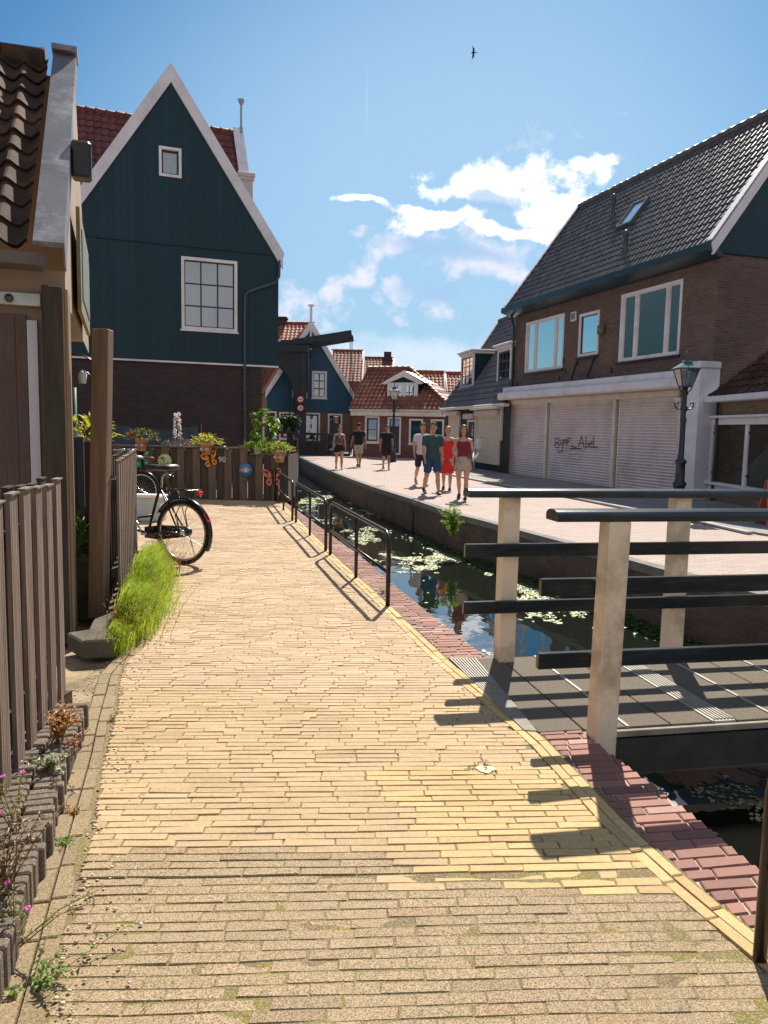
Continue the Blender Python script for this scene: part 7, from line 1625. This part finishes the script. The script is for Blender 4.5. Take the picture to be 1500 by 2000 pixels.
    if bottom == 'none_':
        mid = sum((legs[s][1] for s in (-1, 1)), Vector())/2
        p_, r__ = torso(.86, 1.36); mb.tube([C(Vector((0, mid.y*.9, .46))), C(Vector((0, mid.y*.7, .62))), C(Vector((0, mid.y*.3, .76)))]+p_, [(.19*k, .188*k), (.175*k, .190*k), (.150*k, .190*k)]+r__, 24, upv=Fd)
        for sg in (-1, 1): mb.ball(T(sg*.065, .080, 1.295), .062*k, 12, 9); mb.tube([T(sg*.075, .10, 1.33), T(sg*.085, .075, 1.40), T(sg*.09, .02, 1.445), T(sg*.08, -.06, 1.40), T(sg*.07, -.10, 1.32)], .009*k, 6)
        remesh(mb, 'dress', tm, th, .009*k, 2)
    else:
        zb_ = .90 if not fem else .97; zt = 1.445 if not fem else 1.375
        p_, r__ = torso(zb_, zt, .016 if not fem else .011, .03 if not fem else 0); mb.tube(p_, r__, 24, upv=Fd)
        if fem:
            for sg in (-1, 1): mb.ball(T(sg*.065, .080, 1.295), .061*k, 12, 9); mb.tube([T(sg*.08, .10, 1.33), T(sg*.09, .075, 1.40), T(sg*.095, .02, 1.445), T(sg*.085, -.06, 1.40), T(sg*.075, -.10, 1.34)], .011*k, 6)
        else:
            for sg in (-1, 1):
                s_, el, wr = arms[sg]; mb.tube([C(Vector((sg*.06, s_.y, 1.42))), C(Vector((sg*sh*.8*bw, s_.y, 1.415))), C(s_), C(s_.lerp(el, sleeve*.6)), C(s_.lerp(el, sleeve*1.3))], [r*k*bw for r in (.06, .064, .068, .062, .060)], 14)
            mb.tube([T(0, .0, 1.44), T(0, .006, 1.475)], [.068*k, .062*k], 14)
        remesh(mb, 'shirt' if not fem else 'top', tm, th, .009*k, 2)
    if shoes:
        sm = plain('shoe %.2f' % shoes[0], shoes, .6, .2, 20, .2)
        for sg in (-1, 1):
            h, kn, an, fa = legs[sg]; tdir = Vector((0, math.cos(fa*.7), math.sin(fa*.7))); dn = Vector((0, 0, -1)); heel = an+Vector((0, -.045, -.045)); mb = MB()
            mb.tube([C(heel+Vector((0, -.02, 0))), C(heel+tdir*.03+Vector((0, 0, .01))), C(an+tdir*.05+dn*.035), C(an+tdir*.13+dn*.050), C(an+tdir*.19+dn*.056), C(an+tdir*.222+dn*.06)], [(a*k, b*k) for a, b in ((.02, .02), (.044, .040), (.044, .043), (.030, .049), (.022, .044), (.008, .02))], 14, upv=UZ); remesh(mb, 'shoe', sm, th, .008*k, 1)
    return th, Q, C, T, arms, k
FLOR, ntf, bf = nodes('dark floral blouse cloth'); tcf = new(ntf, 'ShaderNodeTexCoord'); vf = new(ntf, 'ShaderNodeTexVoronoi'); vf.inputs['Scale'].default_value = 26; link(ntf, tcf.outputs['Object'], vf.inputs['Vector'])
cr = new(ntf, 'ShaderNodeValToRGB'); link(ntf, vf.outputs['Color'], cr.inputs[0]); cr.color_ramp.interpolation = 'CONSTANT'; E_ = cr.color_ramp.elements; E_[0].color = (.07, .05, .07, 1); E_[1].position = .45; E_[1].color = (.30, .16, .15, 1); e3 = E_.new(.62); e3.color = (.05, .05, .08, 1); e4 = E_.new(.8); e4.color = (.42, .34, .30, 1)
link(ntf, cr.outputs[0], bf.inputs['Base Color']); bf.inputs['Roughness'].default_value = .85
random.seed(99)
r = person((662, 917), 'woman in dark floral top and black shorts with tied up hair, leftmost of the walkers', 1.66, True, 172, (14, 4), (-14, 20), (-8, 12), (14, 30, .14), hair=(.20, .09, .03), topcol=(.1, .1, .1), top=FLOR, bottom='short_shorts', botcol=(.012, .012, .02), shoes=(.12, .03, .03), bun=True, build=1.08, headdown=22)
th, Q, C, T, arms, k = r; w = C(arms[1][2]); bag = None
mb = MB(); q = T(.22, .02, 1.0); mb.prism([q+Vector((-.05, -.07, .05)), q+Vector((.05, -.05, .05)), q+Vector((.07, -.05, -.12)), q+Vector((-.05, -.08, -.14))], (0, .14, 0)); mb.tube([q+UZ*.05, T(.15, .08, 1.2), T(.08, .0, 1.44)], .008, 6); tag(mb.build('shoulder_bag', plain('tan leather', (.40, .24, .12), .5)), 'tan shoulder bag of the woman in the floral top', 'bag')
person((700, 912), 'man in black polo, pale shorts and black cap, walking far back beside the floral top', 1.80, False, 190, (15, 4), (-14, 20), (-18, 14), (16, 18), hair=(.03, .02, .015), topcol=(.012, .012, .016), botcol=(.42, .40, .30), cap=(.015, .015, .018), skin=SKIN2, sleeve=.4, shoes=(.015, .015, .02))
r = person((754, 917), 'man dressed all in black walking alone before the far street lamp', 1.76, False, 176, (17, 3), (-14, 22), (-10, 24), (4, 6), hair=(.06, .03, .02), topcol=(.010, .010, .012), botcol=(.012, .012, .014), skin=SKIN2, sleeve=.42, build=.96)
th, Q, C, T, arms, k = r; w = C(arms[-1][2]); mb = MB(); mb.obox(w+Vector((-.04, -.05, -.20)), (.09, 0, 0), (0, .1, 0), (0, 0, .12), bev=.01); mb.tube([w+Vector((0, 0, -.09)), w+Vector((0.01, 0, -.02))], .006, 5); tag(mb.build('hand_bag', BLACKM), 'small black bag hanging from the hand of the man in black', 'bag')
person((823, 948), 'man in white shirt and dark shorts half hidden behind the green shirt', 1.80, False, 172, (22, 6), (-18, 30), (-16, 18), (20, 16), hair=(.14, .07, .03), topcol=(.55, .54, .58), botcol=(.02, .018, .03), shoes=(.40, .28, .24), sleeve=.45)
person((843, 966), 'man in dark green polo shirt, denim shorts and black shoes, closest of the men', 1.79, False, 166, (19, 3), (-16, 24), (-20, 22), (18, 14), hair=(.13, .06, .03), topcol=(.025, .075, .07), botcol=(.015, .06, .15), shoes=(.012, .012, .015), headturn=-32, sleeve=.55, build=1.03)
person((872, 957), 'woman in a bright red knee length dress with fair tied back hair', 1.68, True, 186, (7, 2), (-8, 16), (-12, 14), (16, 20), hair=(.42, .24, .10), topcol=(.62, .02, .025), bottom='none_', shoes=(.02, .012, .012), headturn=8)
r = person((902, 976), 'woman in dark red vest top and beige skirt with long brown hair', 1.72, True, 190, (13, 2), (-13, 22), (6, 60, .14, 0), (10, 38, .10, .5), hair=(.10, .045, .025), hairlen=.16, topcol=(.20, .015, .025), bottom='skirt', botcol=(.44, .36, .27), shoes=(.05, .03, .03), headturn=4)
th, Q, C, T, arms, k = r; w = C(arms[-1][2]); mb = MB(); mb.obox(w+Vector((-.02, -.09, -.08)), (.10, -.02, .10), (0, .02, 0), (.03, 0, .10)); tag(mb.build('folded_paper', WHT if False else SGW), 'white folded paper held by the woman in the beige skirt', 'paper')
